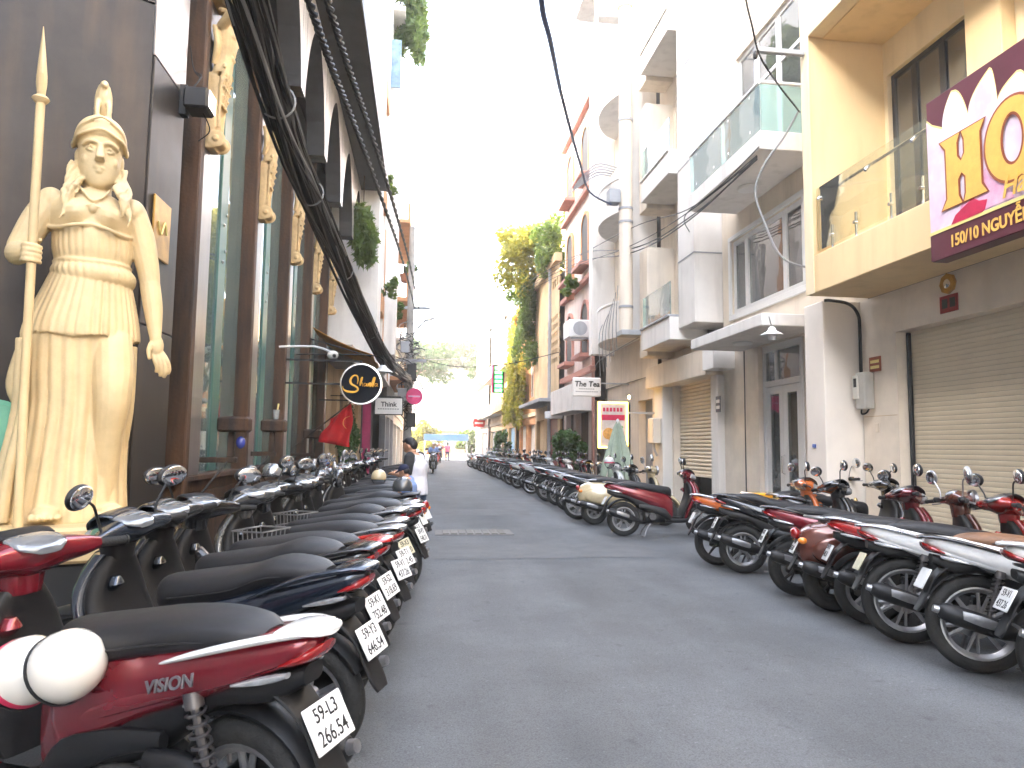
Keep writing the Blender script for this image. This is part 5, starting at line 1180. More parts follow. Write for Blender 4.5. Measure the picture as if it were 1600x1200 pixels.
    if cap: c.ell(H(-.005,0,.065),(.112,.092,.082),18,12,Mh); c.loft([(.06,0,.0,.075,.012),(.15,0,-.012,.07,.008),(.19,0,-.025,.03,.005)],14,2); c.v[-0:] if False else None
    if cap:
        c2 = MB(); c2.ell(H(-.005,0,.065),(.112,.092,.082),18,12,Mh); br = MB(); br.loft([(.05,0,.055,.08,.010),(.14,0,.045,.075,.009),(.19,0,.032,.03,.006)],14,2); br.xf(lambda v: hd+Mh @ v); c2.add(br.v, br.f); link('cap', remesh(c2, .009, 'cap', cap, 1), t)
        h2 = MB(); h2.ell(H(-.03,0,.0),(.085,.083,.07),14,10,Mh); link('hair', h2.mesh('hair', hair), t)
    else:
        h2 = MB(); h2.ell(H(-.032,0,.045),(.086,.084,.088),18,12,Mh); h2.ell(H(-.055,0,.0),(.066,.080,.085),14,10,Mh)
        for i in range(14): a = i*.45; h2.ell(H(.0+.03*math.cos(a*3), .05*math.sin(a), .108+.010*math.cos(a*2)),(.034,.03,.022),8,6,Mh)
        link('hair', remesh(h2, .008, 'hair', hair, 1), t)
    return t
standing = dict(pelvis=(0,0,.92), chest=(.02,0,1.26), neck=(.05,0,1.43), head=(.12,0,1.53), nod=(0,.55,0), lsho=(.04,.19,1.37), rsho=(.04,-.19,1.37), lelb=(.06,.25,1.08), relb=(.06,-.25,1.08), lwri=(.30,.10,1.12), rwri=(.30,-.06,1.13), lhip=(0,.09,.88), rhip=(0,-.09,.88), lkne=(.03,.10,.48), rkne=(-.02,-.10,.48), lank=(0,.11,.085), rank=(-.05,-.11,.085))
man = person('man in a white shirt with black sleeves looking down at his phone', (-.07, 9.55, 0), R(158), standing, S_white, S_jean, S_black, scale=.90, vox=.0095)
ph_ = thing('mobile_phone', 'small dark phone held in the hands of the man in white', 'phone', (-.40, 9.69, 1.03)); mb = MB(); mb.box(-.035,.035,-.07,.07,-.005,.005,M=Matrix.Rotation(R(40),4,'Y'),c=.003); mb.build('case', M_black, ph_)
sitting = dict(pelvis=(0,0,.80), chest=(.03,0,1.10), neck=(.06,0,1.26), head=(.12,0,1.37), nod=(0,.35,0), lsho=(.05,.17,1.20), rsho=(.05,-.17,1.20), lelb=(.12,.22,.95), relb=(.12,-.22,.95), lwri=(.32,.10,.92), rwri=(.32,-.10,.92), lhip=(.02,.09,.78), rhip=(.02,-.09,.78), lkne=(.40,.14,.66), rkne=(.40,-.14,.66), lank=(.34,.16,.25), rank=(.34,-.16,.25))
boy = person('seated person in navy cap and blue shirt in front of the white-shirted man', (-.15, 8.75, .22), R(160), sitting, S_blue, S_redc, None, cap=S_navy, scale=.62, vox=.010)
walk = dict(pelvis=(0,0,.92), chest=(.0,0,1.26), neck=(.0,0,1.43), head=(.03,0,1.56), nod=(0,.0,0), lsho=(.0,.19,1.38), rsho=(.0,-.19,1.38), lelb=(-.06,.25,1.10), relb=(.05,-.25,1.10), lwri=(.08,.24,.88), rwri=(.16,-.24,.88), lhip=(0,.09,.88), rhip=(0,-.09,.88), lkne=(.16,.10,.50), rkne=(-.03,-.10,.48), lank=(.14,.10,.085), rank=(-.26,-.10,.10))
person('walker in a grey shirt far down the middle of the street', (1.25, 56, 0), R(-80), walk, S_grey, S_black, scale=.95, vox=.02)
person('walker in pink near the cross street', (2.2, 64, 0), R(100), walk, S_pink, S_jean, scale=.95, vox=.02)
ride = dict(sitting); ride.update(lwri=(.42,.26,.98), rwri=(.42,-.26,.98), lelb=(.2,.28,.98), relb=(.2,-.28,.98), head=(.10,0,1.40), nod=(0,.05,0), lank=(.36,.14,.36), rank=(.36,-.14,.36))
for lb, x, y, h, sh_c, pc in (('rider in dark blue on a black scooter coming down the street', .55, 36, -92, S_blue, P_black),('rider in white on a red scooter far down the street', 1.0, 52, -88, S_white, P_red),('rider in red on a silver scooter near the cross street', 1.6, 66, -90, S_redc, P_silver)):
    scooter('scooter ridden by the '+lb.split(' on ')[0]+lb.split('scooter')[1], 'modern', pc, x, y, h, 0, 0., far=True); hh = R(h); person(lb, (x+math.cos(hh)*.50, y+math.sin(hh)*.50, .02), hh, ride, sh_c, S_jean, cap=S_white, scale=1., vox=.02)
# ================================================================== signs
def part(par, name, m, fn, **k):
    b = MB(); fn(b); return b.build(name, m, par, **k)
M_signw = mat('sign_white', (.72,.71,.69), .4, var=.06, vscale=4); M_signk = mat('sign_black', (.004,.006,.011), .7, spec=.15); M_gtext = mat('sign_gold', (.80,.42,.04), .4)
M_pink = mat('sign_pink', (.66,.035,.16), .45, var=.1); M_dkred = mat('sign_purple', (.115,.022,.038), .4, var=.25, vscale=2); M_letter = mat('letter_yellow', (.80,.47,.10), .45, var=.15, vscale=9)
M_brown = mat('letter_brown', (.28,.07,.03), .5); M_petal = mat('petal_white', (.72,.69,.75), .4, col2=(.66,.48,.60), vscale=2.6, detail=3); M_petal2 = mat('petal_pink', (.66,.20,.40), .4, col2=(.72,.50,.62), vscale=4); M_bud = mat('petal_red', (.58,.02,.08), .4, var=.3, vscale=5)
M_line = mat('sign_line', (.80,.66,.25), .4); M_cable = mat('cable_black', (.014,.014,.016), .55, var=.5, vscale=20); M_bluecab = mat('cable_blue', (.03,.06,.16), .5); M_greyc = mat('cable_grey', (.22,.22,.22), .6)

# purple board along the yellow balcony
ho = thing('shop_signboard', 'purple signboard with lotus petals and big yellow HO letters on the yellow balcony', 'sign', (4.9, 4.0, 3.22))
def HO(Y, Z, x=0.): return Vector((x-4.9+4.86, Y-4.0, Z-3.22))
b = MB(); b.box(-.04,.12,-2.2,2.14,0,1.6,c=.006); b.build('panel', M_dkred, ho)
def face_poly(name, pts, m, lift, th=.003):
    b = MB(); n = len(pts); o = [HO(y,z,-lift) for y,z in pts]; b.add(o+[p+Vector((th,0,0)) for p in o], [tuple(range(n)), tuple(range(2*n-1,n-1,-1))]+[(i,(i+1)%n,n+(i+1)%n,n+i) for i in range(n)]); return b.build(name, m, ho, smooth=False)
pet = [(6.135,3.50),(6.135,4.62),(6.07,4.55),(5.93,4.46)]
def petal_edge(a, tip, b_, k=7):
    out = []
    for i in range(k+1): t = i/k; out.append((a[0]+(tip[0]-a[0])*(t**1.6), a[1]+(tip[1]-a[1])*(t**.75)))
    for i in range(1,k+1): t = i/k; out.append((tip[0]+(b_[0]-tip[0])*(t**.65), tip[1]+(b_[1]-tip[1])*(t**1.5)))
    return out
tips = [((5.93,4.46),(5.80,4.76),(5.61,4.44)),((5.61,4.44),(5.35,4.74),(5.28,4.40)),((5.28,4.40),(5.07,4.56),(4.95,4.36)),((4.95,4.36),(4.72,4.76),(4.55,4.42)),((4.55,4.42),(4.32,4.62),(4.15,4.40))]
for t in tips: pet += petal_edge(*t)
pet += [(1.85,4.40),(1.85,3.50)]
face_poly('lotus_border', [(y, z+.022) if z > 4 else (y,z) for y,z in pet], M_line, .003); face_poly('lotus_petals', pet, M_petal, .007)
face_poly('pink_petal', [(5.80,3.52),(5.72,3.66),(5.55,3.82),(5.40,3.90),(5.25,3.72),(5.15,3.52)], M_petal2, .011)
face_poly('red_petal', [(5.86,3.50),(5.80,3.58),(5.68,3.63),(5.59,3.67),(5.52,3.62),(5.43,3.60),(5.46,3.52),(5.5,3.50)], M_bud, .015)
face_poly('yellow_line', [(6.138,3.475),(6.138,3.505),(1.85,3.505),(1.85,3.475)], M_line, .015); face_poly('bottom_band', [(6.138,3.225),(6.138,3.474),(1.85,3.474),(1.85,3.225)], M_dkred, .008)
def HOM(Y, Z, lift): return Matrix.Translation(HO(Y,Z,-lift)) @ Matrix.Rotation(R(-90),4,'Z') @ Matrix.Rotation(R(90),4,'X')
# flared H and O drawn as solid shapes with a brown outline
Hs = [(-.27,-.33),(-.02,-.33),(-.06,-.25),(-.06,-.10),(-.015,-.05),(.03,-.10),(.03,-.25),(.0,-.33),(.27,-.33),(.21,-.24),(.21,.24),(.27,.33),(.0,.33),(.03,.25),(.03,.12),(-.015,.06),(-.06,.12),(-.06,.25),(-.02,.33),(-.27,.33),(-.20,.24),(-.20,-.24)]
def grow(p, d):
    n = len(p); out = []
    for i in range(n):
        a = Vector(p[i-1]); b = Vector(p[i]); c = Vector(p[(i+1)%n]); e1 = (b-a).normalized(); e2 = (c-b).normalized(); nn = Vector((e1.y,-e1.x))+Vector((e2.y,-e2.x))
        nn = nn.normalized() if nn.length > .01 else Vector((e1.y,-e1.x)); out.append((b.x+nn.x*d, b.y+nn.y*d))
    return out
def letter(name, pts, hole, Y, Z, m, lift):
    M = HOM(Y,Z,lift); bm = bmesh.new()
    if hole:
        b = MB(); n = len(pts); o = [M @ Vector((x,y,0)) for x,y in pts]; i_ = [M @ Vector((x,y,0)) for x,y in hole]; b.add(o+i_, [(k,(k+1)%n,n+(k+1)%n,n+k) for k in range(n)]); bm.free(); return b.build(name, m, ho, smooth=False)
    bm.free(); b = MB(); b.prism(pts, (0,0,.003)); b.v = []; b.f = []; b.mi = []; n = len(pts); b.add([M @ Vector((x,y,0)) for x,y in pts],[tuple(range(n))]); return b.build(name, m, ho, smooth=False)
letter('letter_outline', grow(Hs,.022), None, 5.685, 4.0, M_brown, .0165); letter('letter', Hs, None, 5.685, 4.0, M_letter, .0195)
ov = lambda rx, ry, n=40: [(rx*math.cos(2*math.pi*i/n), ry*math.sin(2*math.pi*i/n)) for i in range(n)]
letter('letter_outline', ov(.305,.375), ov(.095,.20), 5.13, 4.02, M_brown, .0225); letter('letter', ov(.282,.352), ov(.118,.225), 5.13, 4.02, M_letter, .0255)
lettering('150/10 NGUYỄN T', .155, M_letter, ho, HOM(5.885,3.345,.013) , 'address_lettering', .002, .004, 0., .80, 'LEFT')
lettering('Hà', .26, M_letter, ho, HOM(5.26,3.62,.029), 'script_lettering', .002, .004, .3, .8, 'LEFT')

# round black sign with gold script
sg = thing('round_sign', 'round black sign with gold script reading Shanla on an iron bracket', 'sign', (-1.05, 12, 2.4))
part(sg, 'disc', M_signk, lambda b: b.lathe([(0,-.05),(.325,-.05),(.325,.05),(0,.05)],(0,0,0),'y',48)); part(sg, 'rim', M_chrome, lambda b: b.lathe([(.322,-.065),(.345,-.065),(.35,-.05),(.35,.05),(.345,.065),(.322,.065)],(0,0,0),'y',48,closed=True))
def stroke(b, pts, r, par): b.tube([((x-350)*.00104, -.054, (440-y)*.00104) for x,y in pts], r, 6, 4, True, .35)
b = MB()
stroke(b, [(292,440),(300,370),(285,315),(240,305),(195,345),(180,400),(200,445),(255,475),(295,505),(300,540),(260,568),(190,572),(110,555),(70,520),(62,478)], [.006,.010,.012,.012,.016,.019,.018,.015,.015,.015,.016,.017,.015,.009,.003], sg)
for pts in ([(335,470),(345,410),(362,345),(378,335)],[(345,450),(362,425),(378,430),(372,470),(385,478)],[(432,432),(408,428),(395,455),(408,478),(432,450),(438,430),(436,470),(450,478)],[(458,478),(468,432),(470,450),(490,428),(503,438),(497,470),(508,478)],[(515,470),(535,400),(552,345),(562,342),(545,420),(535,470),(548,480)],[(603,432),(580,428),(566,455),(580,478),(603,450),(608,430),(606,470),(622,472)]):
    stroke(b, pts, [.011]+[.018]*(len(pts)-2)+[.007], sg)
b.build('script_lettering', M_gtext, sg)
part(sg, 'bracket_arm', M_black, lambda b: (b.box(-1.24,.0,-.015,.015,.37,.40), b.box(-1.24,-.3,-.015,.015,-.02,.01))); part(sg, 'hanger', M_black, lambda b: b.cyl((0,0,.33),(0,0,.38),.012))
# white sign below
th = thing('hanging_sign', 'white framed sign reading Think hung below the black round sign', 'sign', (-.88, 18, 2.36))
part(th, 'frame', M_black, lambda b: b.box(-.36,.36,-.03,.03,-.225,.225,c=.01)); part(th, 'face', M_signw, lambda b: b.box(-.335,.335,-.038,-.029,-.20,.20))
lettering('Think', .17, M_black, th, face_cam((0,-.042,.04)), bold=.004); lettering('SALON STUDIO', .055, M_greyc, th, face_cam((0,-.042,-.07)), 'small_lettering') if False else None
for i in range(9): part(th, 'small_print', M_greyc, lambda b: b.box(-.27+i*.06,-.27+i*.06+.045,-.041,-.038,-.085,-.06))
part(th, 'bracket_arm', M_black, lambda b: b.box(-1.44,.3,-.012,.012,.225,.25))
pk = thing('round_sign', 'pink round sign with a pale bar fixed to the cable pole', 'sign', (-.33, 23.9, 3.02))
part(pk, 'disc', M_pink, lambda b: b.lathe([(0,-.04),(.27,-.04),(.28,0),(.27,.04),(0,.04)],(0,0,0),'y',36)); part(pk, 'bar', M_petal2, lambda b: b.box(-.2,.2,-.046,-.038,-.025,.025)); part(pk, 'bracket', M_black, lambda b: b.box(-.2,0,.04,1.1,-.02,.02))
# red flag on a staff
fl = thing('flag', 'red flag with a curved yellow emblem hanging from a staff by the bar', 'flag', (-2.3, 13.2, 1.35))
part(fl, 'staff', M_wood, lambda b: b.cyl((0,0,0),(1.0,-.1,.82),.014)); M_flag = mat('flag_red', (.55,.012,.018), .7, var=.2, vscale=6)
rows = []
for i in range(13):
    t = i/12; row = []
    for j in range(9):
        u = j/8; row.append(Vector((.62+.38*t-.22*u*(1-t)+.03*math.sin(7*u+5*t), -.08+.07*math.sin(9*t+3*u), .50+.31*t-u*(.42+.40*t))))
    rows.append(row)
b = MB(); b.add([p for r in rows for p in r], [(i*9+j,i*9+j+1,(i+1)*9+j+1,(i+1)*9+j) for i in range(12) for j in range(8)]); fo_ = b.build('cloth', M_flag, fl)
md = fo_.modifiers.new('thick','SOLIDIFY'); md.thickness = .004
b = MB(); b.tube([(.97,-.17,.55),(.88,-.175,.50),(.86,-.175,.40),(.92,-.17,.32)],[.012,.022,.024,.008],6,4,True,.3); b.build('emblem', M_letter, fl)
pb = thing('vertical_banner', 'narrow magenta banner hanging vertically beside the flag', 'banner', (-1.26, 16, 0))
part(pb, 'cloth', mat('banner_magenta',(.32,.02,.09),.7,var=.3,vscale=5), lambda b: b.box(-.09,.09,-.008,.008,.75,2.35,c=.003)); part(pb, 'rail', M_black, lambda b: b.box(-1.05,.1,-.012,.012,2.35,2.38)); part(pb, 'stone_foot', M_conc, lambda b: (b.box(-.12,.12,-.12,.12,0,.1,c=.02))); part(pb, 'rod', M_black, lambda b: b.cyl((0,.0,.1),(0,0,.75),.012))
aw = thing('shop_awning', 'ochre canvas awning sagging under the thick black cables', 'awning', (-1.7, 16, 3.3))
M_canvas = mat('canvas_ochre', (.62,.27,.04), .8, var=.3, vscale=5)
b = MB(); g_ = []
for i in range(9):
    for j in range(9): u, v = i/8, j/8; g_.append(Vector((-.55+1.2*u, -1.6+3.0*v, .42-.52*u-.06*math.sin(math.pi*v*2)**2-.05*math.sin(math.pi*u))))
b.add(g_, [(i*9+j,i*9+j+1,(i+1)*9+j+1,(i+1)*9+j) for i in range(8) for j in range(8)]); ao = b.build('canvas', M_canvas, aw); md = ao.modifiers.new('thick','SOLIDIFY'); md.thickness = .01
for y in (-1.55,1.35): part(aw, 'rod', M_black, lambda b: b.cyl((-.6,y,.2),(.62,y,-.13),.014))
# lamps and camera on the left
ls = thing('enamel_lamp', 'white enamel lamp shade hanging beside the black round sign', 'lamp', (-.76, 13, 2.72))
part(ls, 'shade', M_signw, lambda b: b.lathe([(.03,.12),(.05,.11),(.09,.06),(.18,.0),(.185,-.01),(.16,-.012),(.08,.045),(.035,.095)],(0,0,0),'z',28,closed=True)); part(ls, 'bulb', M_signw, lambda b: b.ell((0,0,-.02),(.06,.06,.055))); part(ls, 'arm', M_black, lambda b: b.tube([(0,0,.11),(0,0,.22),(-.3,0,.3),(-1.55,0,.28)],.012,8,4))
cc = thing('security_camera', 'small white security camera on the beige wall end of the bar', 'camera', (-1.47, 11.5, 2.82)); part(cc, 'housing', M_signw, lambda b: b.ell((0,0,0),(.09,.07,.07))); part(cc, 'arm', M_signw, lambda b: b.tube([(0,.02,.03),(-.3,.1,.14),(-.86,.1,.12)],.018,8,3)); part(cc, 'lens', M_black, lambda b: b.ell((.03,-.06,-.02),(.03,.02,.03)))
fd = thing('floodlight', 'black floodlight with loose wires high on the steel pier', 'floodlight', (-2.3, 6.62, 4.55))
part(fd, 'housing', M_black, lambda b: b.box(.05,.27,-.12,.12,-.1,.1,c=.02)); part(fd, 'bracket', M_black, lambda b: b.box(.0,.06,-.05,.05,-.14,.14)); part(fd, 'lens', M_chrome, lambda b: b.box(.272,.278,-.1,.1,-.08,.08))
for i in range(3): part(fd, 'wire', M_cable, lambda b: b.tube([(.06,.02*i,.1),(.12,.1+.05*i,.28+.05*i),(.03,.2,.42),(.02,.1,.6)] if i < 2 else [(.2,0,-.1),(.22,.15,-.2),(.1,.22,-.28)],.006,6,5))
pq = thing('wall_plaque', 'gold plaque fixed to the steel pier beside the statue', 'plaque', (-2.298, 6.28, 3.22)); part(pq, 'plate', M_gold, lambda b: b.box(0,.02,-.19,.19,-.26,.26,c=.006)); 
part(pq, 'emblem_line', M_line, lambda b: (b.tube([(.023,-.1,.05),(.023,-.03,-.05),(.023,.05,.08),(.023,.1,-.02)],.008,6,4)))
# wooden wall shelves on iron arms
for i, (y, z, lb) in enumerate(((8.0,1.56,'burnt wood wall shelf with blue bulb below, on the first glass bay'),(10.05,1.60,'burnt wood wall shelf carrying a clear plastic cup'),(13.5,1.54,'small burnt wood wall shelf nearest the red flag'))):
    w = thing('wall_shelf', lb, 'shelf', (-2.30, y, z), 0, 'wooden wall shelves'); part(w, 'block', M_wood, lambda b: b.box(.10,.42,-.12,.12,-.05,.12,c=.025)); part(w, 'upright', M_wood, lambda b: b.box(.2,.27,-.035,.035,-.32,-.05,c=.008)); part(w, 'arm', M_wood, lambda b: b.box(-.12,.30,-.03,.03,-.38,-.32,c=.008)); part(w, 'strut', M_black, lambda b: b.cyl((.22,0,-.34),(-.02,-.25,-.75),.012))
    if i == 0: part(w, 'bulb', mat('blue_bulb',(.03,.05,.30),.2,coat=1.), lambda b: b.ell((.33,0,-.16),(.05,.05,.07)))
cp = thing('plastic_cup', 'clear plastic cup with a yellow straw on a wall shelf', 'cup', (-2.02, 10.05, 1.722)); part(cp, 'cup', mat('cup_plastic',(.75,.78,.80),.1,trans=.6,alpha=.75), lambda b: b.lathe([(.0,0),(.034,0),(.047,.13),(.05,.13),(.05,.136),(.044,.136),(.031,.006),(0,.006)],(0,0,0),'z',20)); part(cp, 'straw', M_line, lambda b: b.cyl((.0,0,.01),(.025,.01,.22),.012,n=8))

# ------------------------------------------------------------------ right side small things
pl = thing('pendant_lamp', 'white enamel pendant lamp hanging from the doorway canopy edge', 'lamp', (5.12, 9.82, 3.10)); part(pl, 'shade', M_signw, lambda b: b.lathe([(.02,.12),(.05,.10),(.07,.05),(.16,.0),(.165,-.012),(.14,-.012),(.05,.04),(.015,.10)],(0,0,0),'z',26,closed=True)); part(pl, 'bulb', M_signw, lambda b: b.lathe([(0,-.09),(.05,-.09),(.06,.0),(0,.02)],(0,0,0),'z',16)); part(pl, 'cord', M_cable, lambda b: b.cyl((0,0,.12),(0,.09,.30),.005,n=6))
mt = thing('electric_meter', 'grey electric meter box with cable on the marble pier', 'meter', (5.995, 8.86, 1.95)); part(mt, 'box', M_greyc if False else mat('meter_grey',(.50,.49,.46),.5,var=.15), lambda b: b.box(-.15,0,-.13,.08,.0,.50,c=.015)); part(mt, 'window_unit', mat('meter_white',(.6,.58,.53),.5), lambda b: b.box(-.18,-.15,-.02,.10,.14,.46,c=.01)); part(mt, 'dial', M_black, lambda b: b.box(-.184,-.18,.0,.06,.3,.42)); part(mt, 'cable_loop', M_cable, lambda b: b.tube([(-.08,.05,.02),(-.10,.02,-.06),(-.08,-.05,-.05),(-.05,-.08,.02)],.012,6,4))
cn = thing('cable_conduit', 'bent dark conduit running down from the yellow balcony to the meter', 'conduit', (5.95, 8.95, 2.45)); part(cn, 'pipe', M_cable, lambda b: b.tube([(0,0,0),(0,0,.6),(-.02,.0,.82),(-.15,.0,.96),(-.42,.0,1.0),(-.5,.02,1.0)],.022,8,4))
for nm, lb, y, z, hw, hh, m in (('number_plaque','small brown number plaque above the electric meter',8.70,2.55,.12,.10,M_brown),('number_plaque','blue house number plate beside the half raised shutter',13.42,2.28,.11,.16,mat('number_blue',(.03,.05,.10),.4)),('red_paper','red paper charm pasted over the garage shutter',7.33,3.10,.14,.10,mat('paper_red',(.33,.03,.03),.7,var=.3,vscale=6)),('door_bell','cream doorbell below the electric meter',8.70,1.70,.04,.06,M_cream),('wall_sticker','small blue sticker on the white pillar',9.3,1.45,.04,.025,mat('sticker_blue',(.1,.15,.4),.5))):
    X = 5.45 if nm == 'wall_sticker' else 5.84 if y > 13 else 6.0
    t = thing(nm, lb, 'plaque' if 'plaque' in nm else nm.split('_')[1], (X-.002, y, z)); part(t, 'plate', m, lambda b: b.box(-.014,0,-hw,hw,-hh,hh,c=.003)); 
    if nm == 'number_plaque' or nm == 'red_paper':
        for j in range(2): part(t, 'mark', M_line if y < 13 and nm != 'red_paper' else M_black if nm == 'red_paper' else M_signw, lambda b: b.box(-.017,-.014,-hw*.75+j*hw*.85,-hw*.75+j*hw*.85+hw*.6,-hh*.5,hh*.6) if nm == 'red_paper' else b.box(-.017,-.014,-hw*.75,hw*.75,-hh*.6+j*hh*.75,-hh*.6+j*hh*.75+hh*.4))
bg = thing('octagon_mirror', 'gold octagonal charm mirror under the yellow balcony', 'mirror', (5.995, 7.32, 3.33)); part(bg, 'frame', M_gold, lambda b: b.lathe([(.06,0),(.12,0),(.12,-.03),(.06,-.03)],(0,0,0),'x',8,closed=True)); part(bg, 'glass', B_mirror, lambda b: b.lathe([(0,0),(.062,0),(.05,-.035),(0,-.04)],(0,0,0),'x',20))
br = thing('cable_bracket', 'dark steel bracket arm sticking out of the yellow pier', 'bracket', (5.08, 8.70, 6.83)); part(br, 'arm', M_gray, lambda b: b.box(-.72,.0,-.035,.035,-.035,.035,c=.008)); part(br, 'insulator', M_cable, lambda b: b.ell((-.70,0,-.08),(.035,.035,.06)))
gm2 = thing('gas_meter', 'beige meter box on the pilaster past the half raised shutter', 'meter', (5.745, 16.8, 1.5)); part(gm2, 'box', M_cream, lambda b: b.box(-.2,0,-.2,.2,.0,.62,c=.02)); part(gm2, 'pipe', M_gray, lambda b: b.tube([(-.1,0,0),(-.1,0,-.15),(-.03,0,-.3)],.03,8,3))
ac = thing('air_conditioner', 'boxy air conditioner unit with brackets on the pink house', 'air conditioner', (5.1, 23.6, 5.1)); part(ac, 'case', M_alu, lambda b: b.box(-.3,.48,-.45,.45,0,.6,c=.02)); part(ac, 'fan_grille', M_gray, lambda b: b.lathe([(0,0),(.24,0),(.24,-.02),(0,-.03)],(.1,-.452,.3),'y',24)); part(ac, 'bracket', M_gray, lambda b: b.box(-.2,.48,-.4,-.36,-.06,0))
# tea sign, poster box, parasol
ts = thing('hanging_sign', 'white box sign reading The Tea hung out over the shop row', 'sign', (4.69, 20, 3.13)); part(ts, 'box', M_signw, lambda b: b.box(-.42,.42,-.05,.05,-.28,.28,c=.03)); lettering('The Tea', .22, M_black, ts, face_cam((0,-.053,.08)), bold=.006, shear=.1)
for i in range(10): part(ts, 'small_print', M_greyc, lambda b: b.box(-.33+i*.067,-.33+i*.067+.05,-.054,-.05,-.15,-.125))
for i in range(7): part(ts, 'small_print', M_greyc, lambda b: b.box(-.24+i*.067,-.24+i*.067+.05,-.054,-.05,-.07,-.045))
part(ts, 'bracket_arm', M_gray, lambda b: b.box(.42,1.27,-.015,.015,.1,.14))
ps = thing('poster_box', 'food poster in a glowing yellow light frame beside the shop', 'sign', (4.79, 17.5, 1.96))
M_glow = mat('yellow_neon', (.9,.6,.1), .4, emit=(1.,.55,.08), estr=1.1)
part(ps, 'panel', mat('poster_paper',(.60,.55,.52),.5,col2=(.46,.40,.36),vscale=7), lambda b: b.box(-.34,.34,-.03,.03,-.55,.55))
fr_ = part(ps, 'light_frame', M_glow, lambda b: (b.box(-.385,-.34,-.05,.03,-.59,.59,c=.008), b.box(.34,.385,-.05,.03,-.59,.59,c=.008), b.box(-.34,.34,-.048,.03,.55,.59,c=.008), b.box(-.34,.34,-.048,.03,-.59,-.55,c=.008)))
part(ps, 'headline_band', M_bud, lambda b: b.box(-.3,.3,-.036,-.03,.12,.26)); 
for i in range(6): part(ps, 'headline_letter', M_bud, lambda b: b.box(-.27+i*.09,-.21+i*.09,-.035,-.03,.34,.44))
for i, (x, z, r) in enumerate(((-.12,-.22,.15),(.1,-.16,.13),(.02,-.34,.14),(.2,-.36,.09))): part(ps, 'food_dish', mat('dish_%d' % (i % 2),((.70,.36,.08),(.62,.20,.05))[i % 2],.5,var=.4,vscale=18), lambda b: b.lathe([(0,-.012),(r*.8,-.010),(r,0),(0,0)],(x,-.031,z),'y',22))
part(ps, 'leaf_garnish', mat('garnish',(.08,.3,.04),.5), lambda b: b.ell((.16,-.036,-.05),(.1,.006,.04))); part(ps, 'wall_arm', M_gray, lambda b: b.box(.385,1.2,-.01,.02,.3,.34)); part(ps, 'bulb', mat('warm_bulb',(.9,.6,.3),.4,emit=(1,.6,.2),estr=4), lambda b: b.ell((.42,-.02,.72),(.03,.03,.05)))
um = thing('folded_umbrella', 'folded pale green garden umbrella standing by the poster', 'umbrella', (4.58, 16.3, 0)); M_umb = mat('umbrella_green', (.36,.42,.32), .8, var=.2, vscale=6)
part(um, 'pole', M_alu, lambda b: b.cyl((0,0,.05),(0,0,2.02),.022)); part(um, 'base', M_conc, lambda b: b.lathe([(0,0),(.26,0),(.26,.06),(.06,.10),(0,.10)],(0,0,0),'z',24)); part(um, 'finial', M_alu, lambda b: b.ell((0,0,2.03),(.035,.035,.045)))
rings = []
for z, r in ((1.98,.03),(1.85,.085),(1.6,.15),(1.3,.23),(1.0,.31),(.72,.36),(.62,.34)): rings.append([Vector(((r*(1+.22*math.cos(8*t)))*math.cos(t), (r*(1+.22*math.cos(8*t)))*math.sin(t), z+.03*math.cos(8*t))) for t in [2*math.pi*j/64 for j in range(64)]])
part(um, 'canopy', M_umb, lambda b: b.rings(rings))
lp = thing('leaning_board', 'pale plank leaning against the folded umbrella', 'board', (4.15, 16.2, 0)); part(lp, 'plank', M_cream, lambda b: b.box(-.09,.09,-.02,.02,0,1.35,M=Matrix.Rotation(R(17),4,'Y'),c=.006))
wb = thing('box_sign', 'blank white box sign jutting from the tan house', 'sign', (5.05, 27.2, 2.62)); part(wb, 'box', M_signw, lambda b: b.box(-.34,.36,-.08,.08,-.14,.14,c=.02))
gs = thing('neon_sign', 'upright green lit shop sign on the ochre townhouse', 'sign', (4.62, 44, 5.6)); part(gs, 'case', M_black, lambda b: b.box(-.36,.36,-.1,.1,-.9,.9,c=.03)); part(gs, 'edge', M_pink, lambda b: b.box(-.42,-.36,-.1,.1,-.9,.9))
for i in range(6): part(gs, 'lit_letter', mat('green_neon',(.02,.5,.08),.4,emit=(.05,.9,.12),estr=1.2), lambda b: b.box(-.22,.22,-.115,-.1,.58-i*.28,.76-i*.28,c=.01))
part(gs, 'bracket', M_gray, lambda b: b.box(.36,.7,-.02,.02,.4,.46))
rs2 = thing('red_shop_sign', 'small red sign over the last shop front on the right', 'sign', (4.7, 60, 3.3)); part(rs2, 'panel', mat('sign_red',(.55,.02,.02),.4), lambda b: b.box(-.5,.5,-.06,.06,-.35,.35,c=.02)); part(rs2, 'stripe', M_signw, lambda b: b.box(-.35,.35,-.065,-.06,-.08,.08)); part(rs2, 'bracket', M_gray, lambda b: b.box(.5,.55,-.02,.02,-.1,.1))
# stalls at the cross street
st = thing('market_stall', 'stall under a blue tarpaulin at the far cross street', 'stall', (2.6, 82, 0)); M_tarp = mat('tarp_blue', (.018,.07,.30), .6, var=.3, vscale=2)
part(st, 'tarpaulin', M_tarp, lambda b: b.box(-2.5,2.5,-1.2,1.2,2.5,2.6,c=.02)); part(st, 'valance', M_tarp, lambda b: b.box(-2.5,2.5,-1.25,-1.2,1.9,2.55)); part(st, 'counter', M_orange, lambda b: b.box(-2.2,2.2,-.8,.2,0,.95,c=.02))
for x in (-2.4,2.4):
    for y in (-1.1,1.1): part(st, 'post', M_gray, lambda b: b.cyl((x,y,0),(x,y,2.5),.03,n=8))
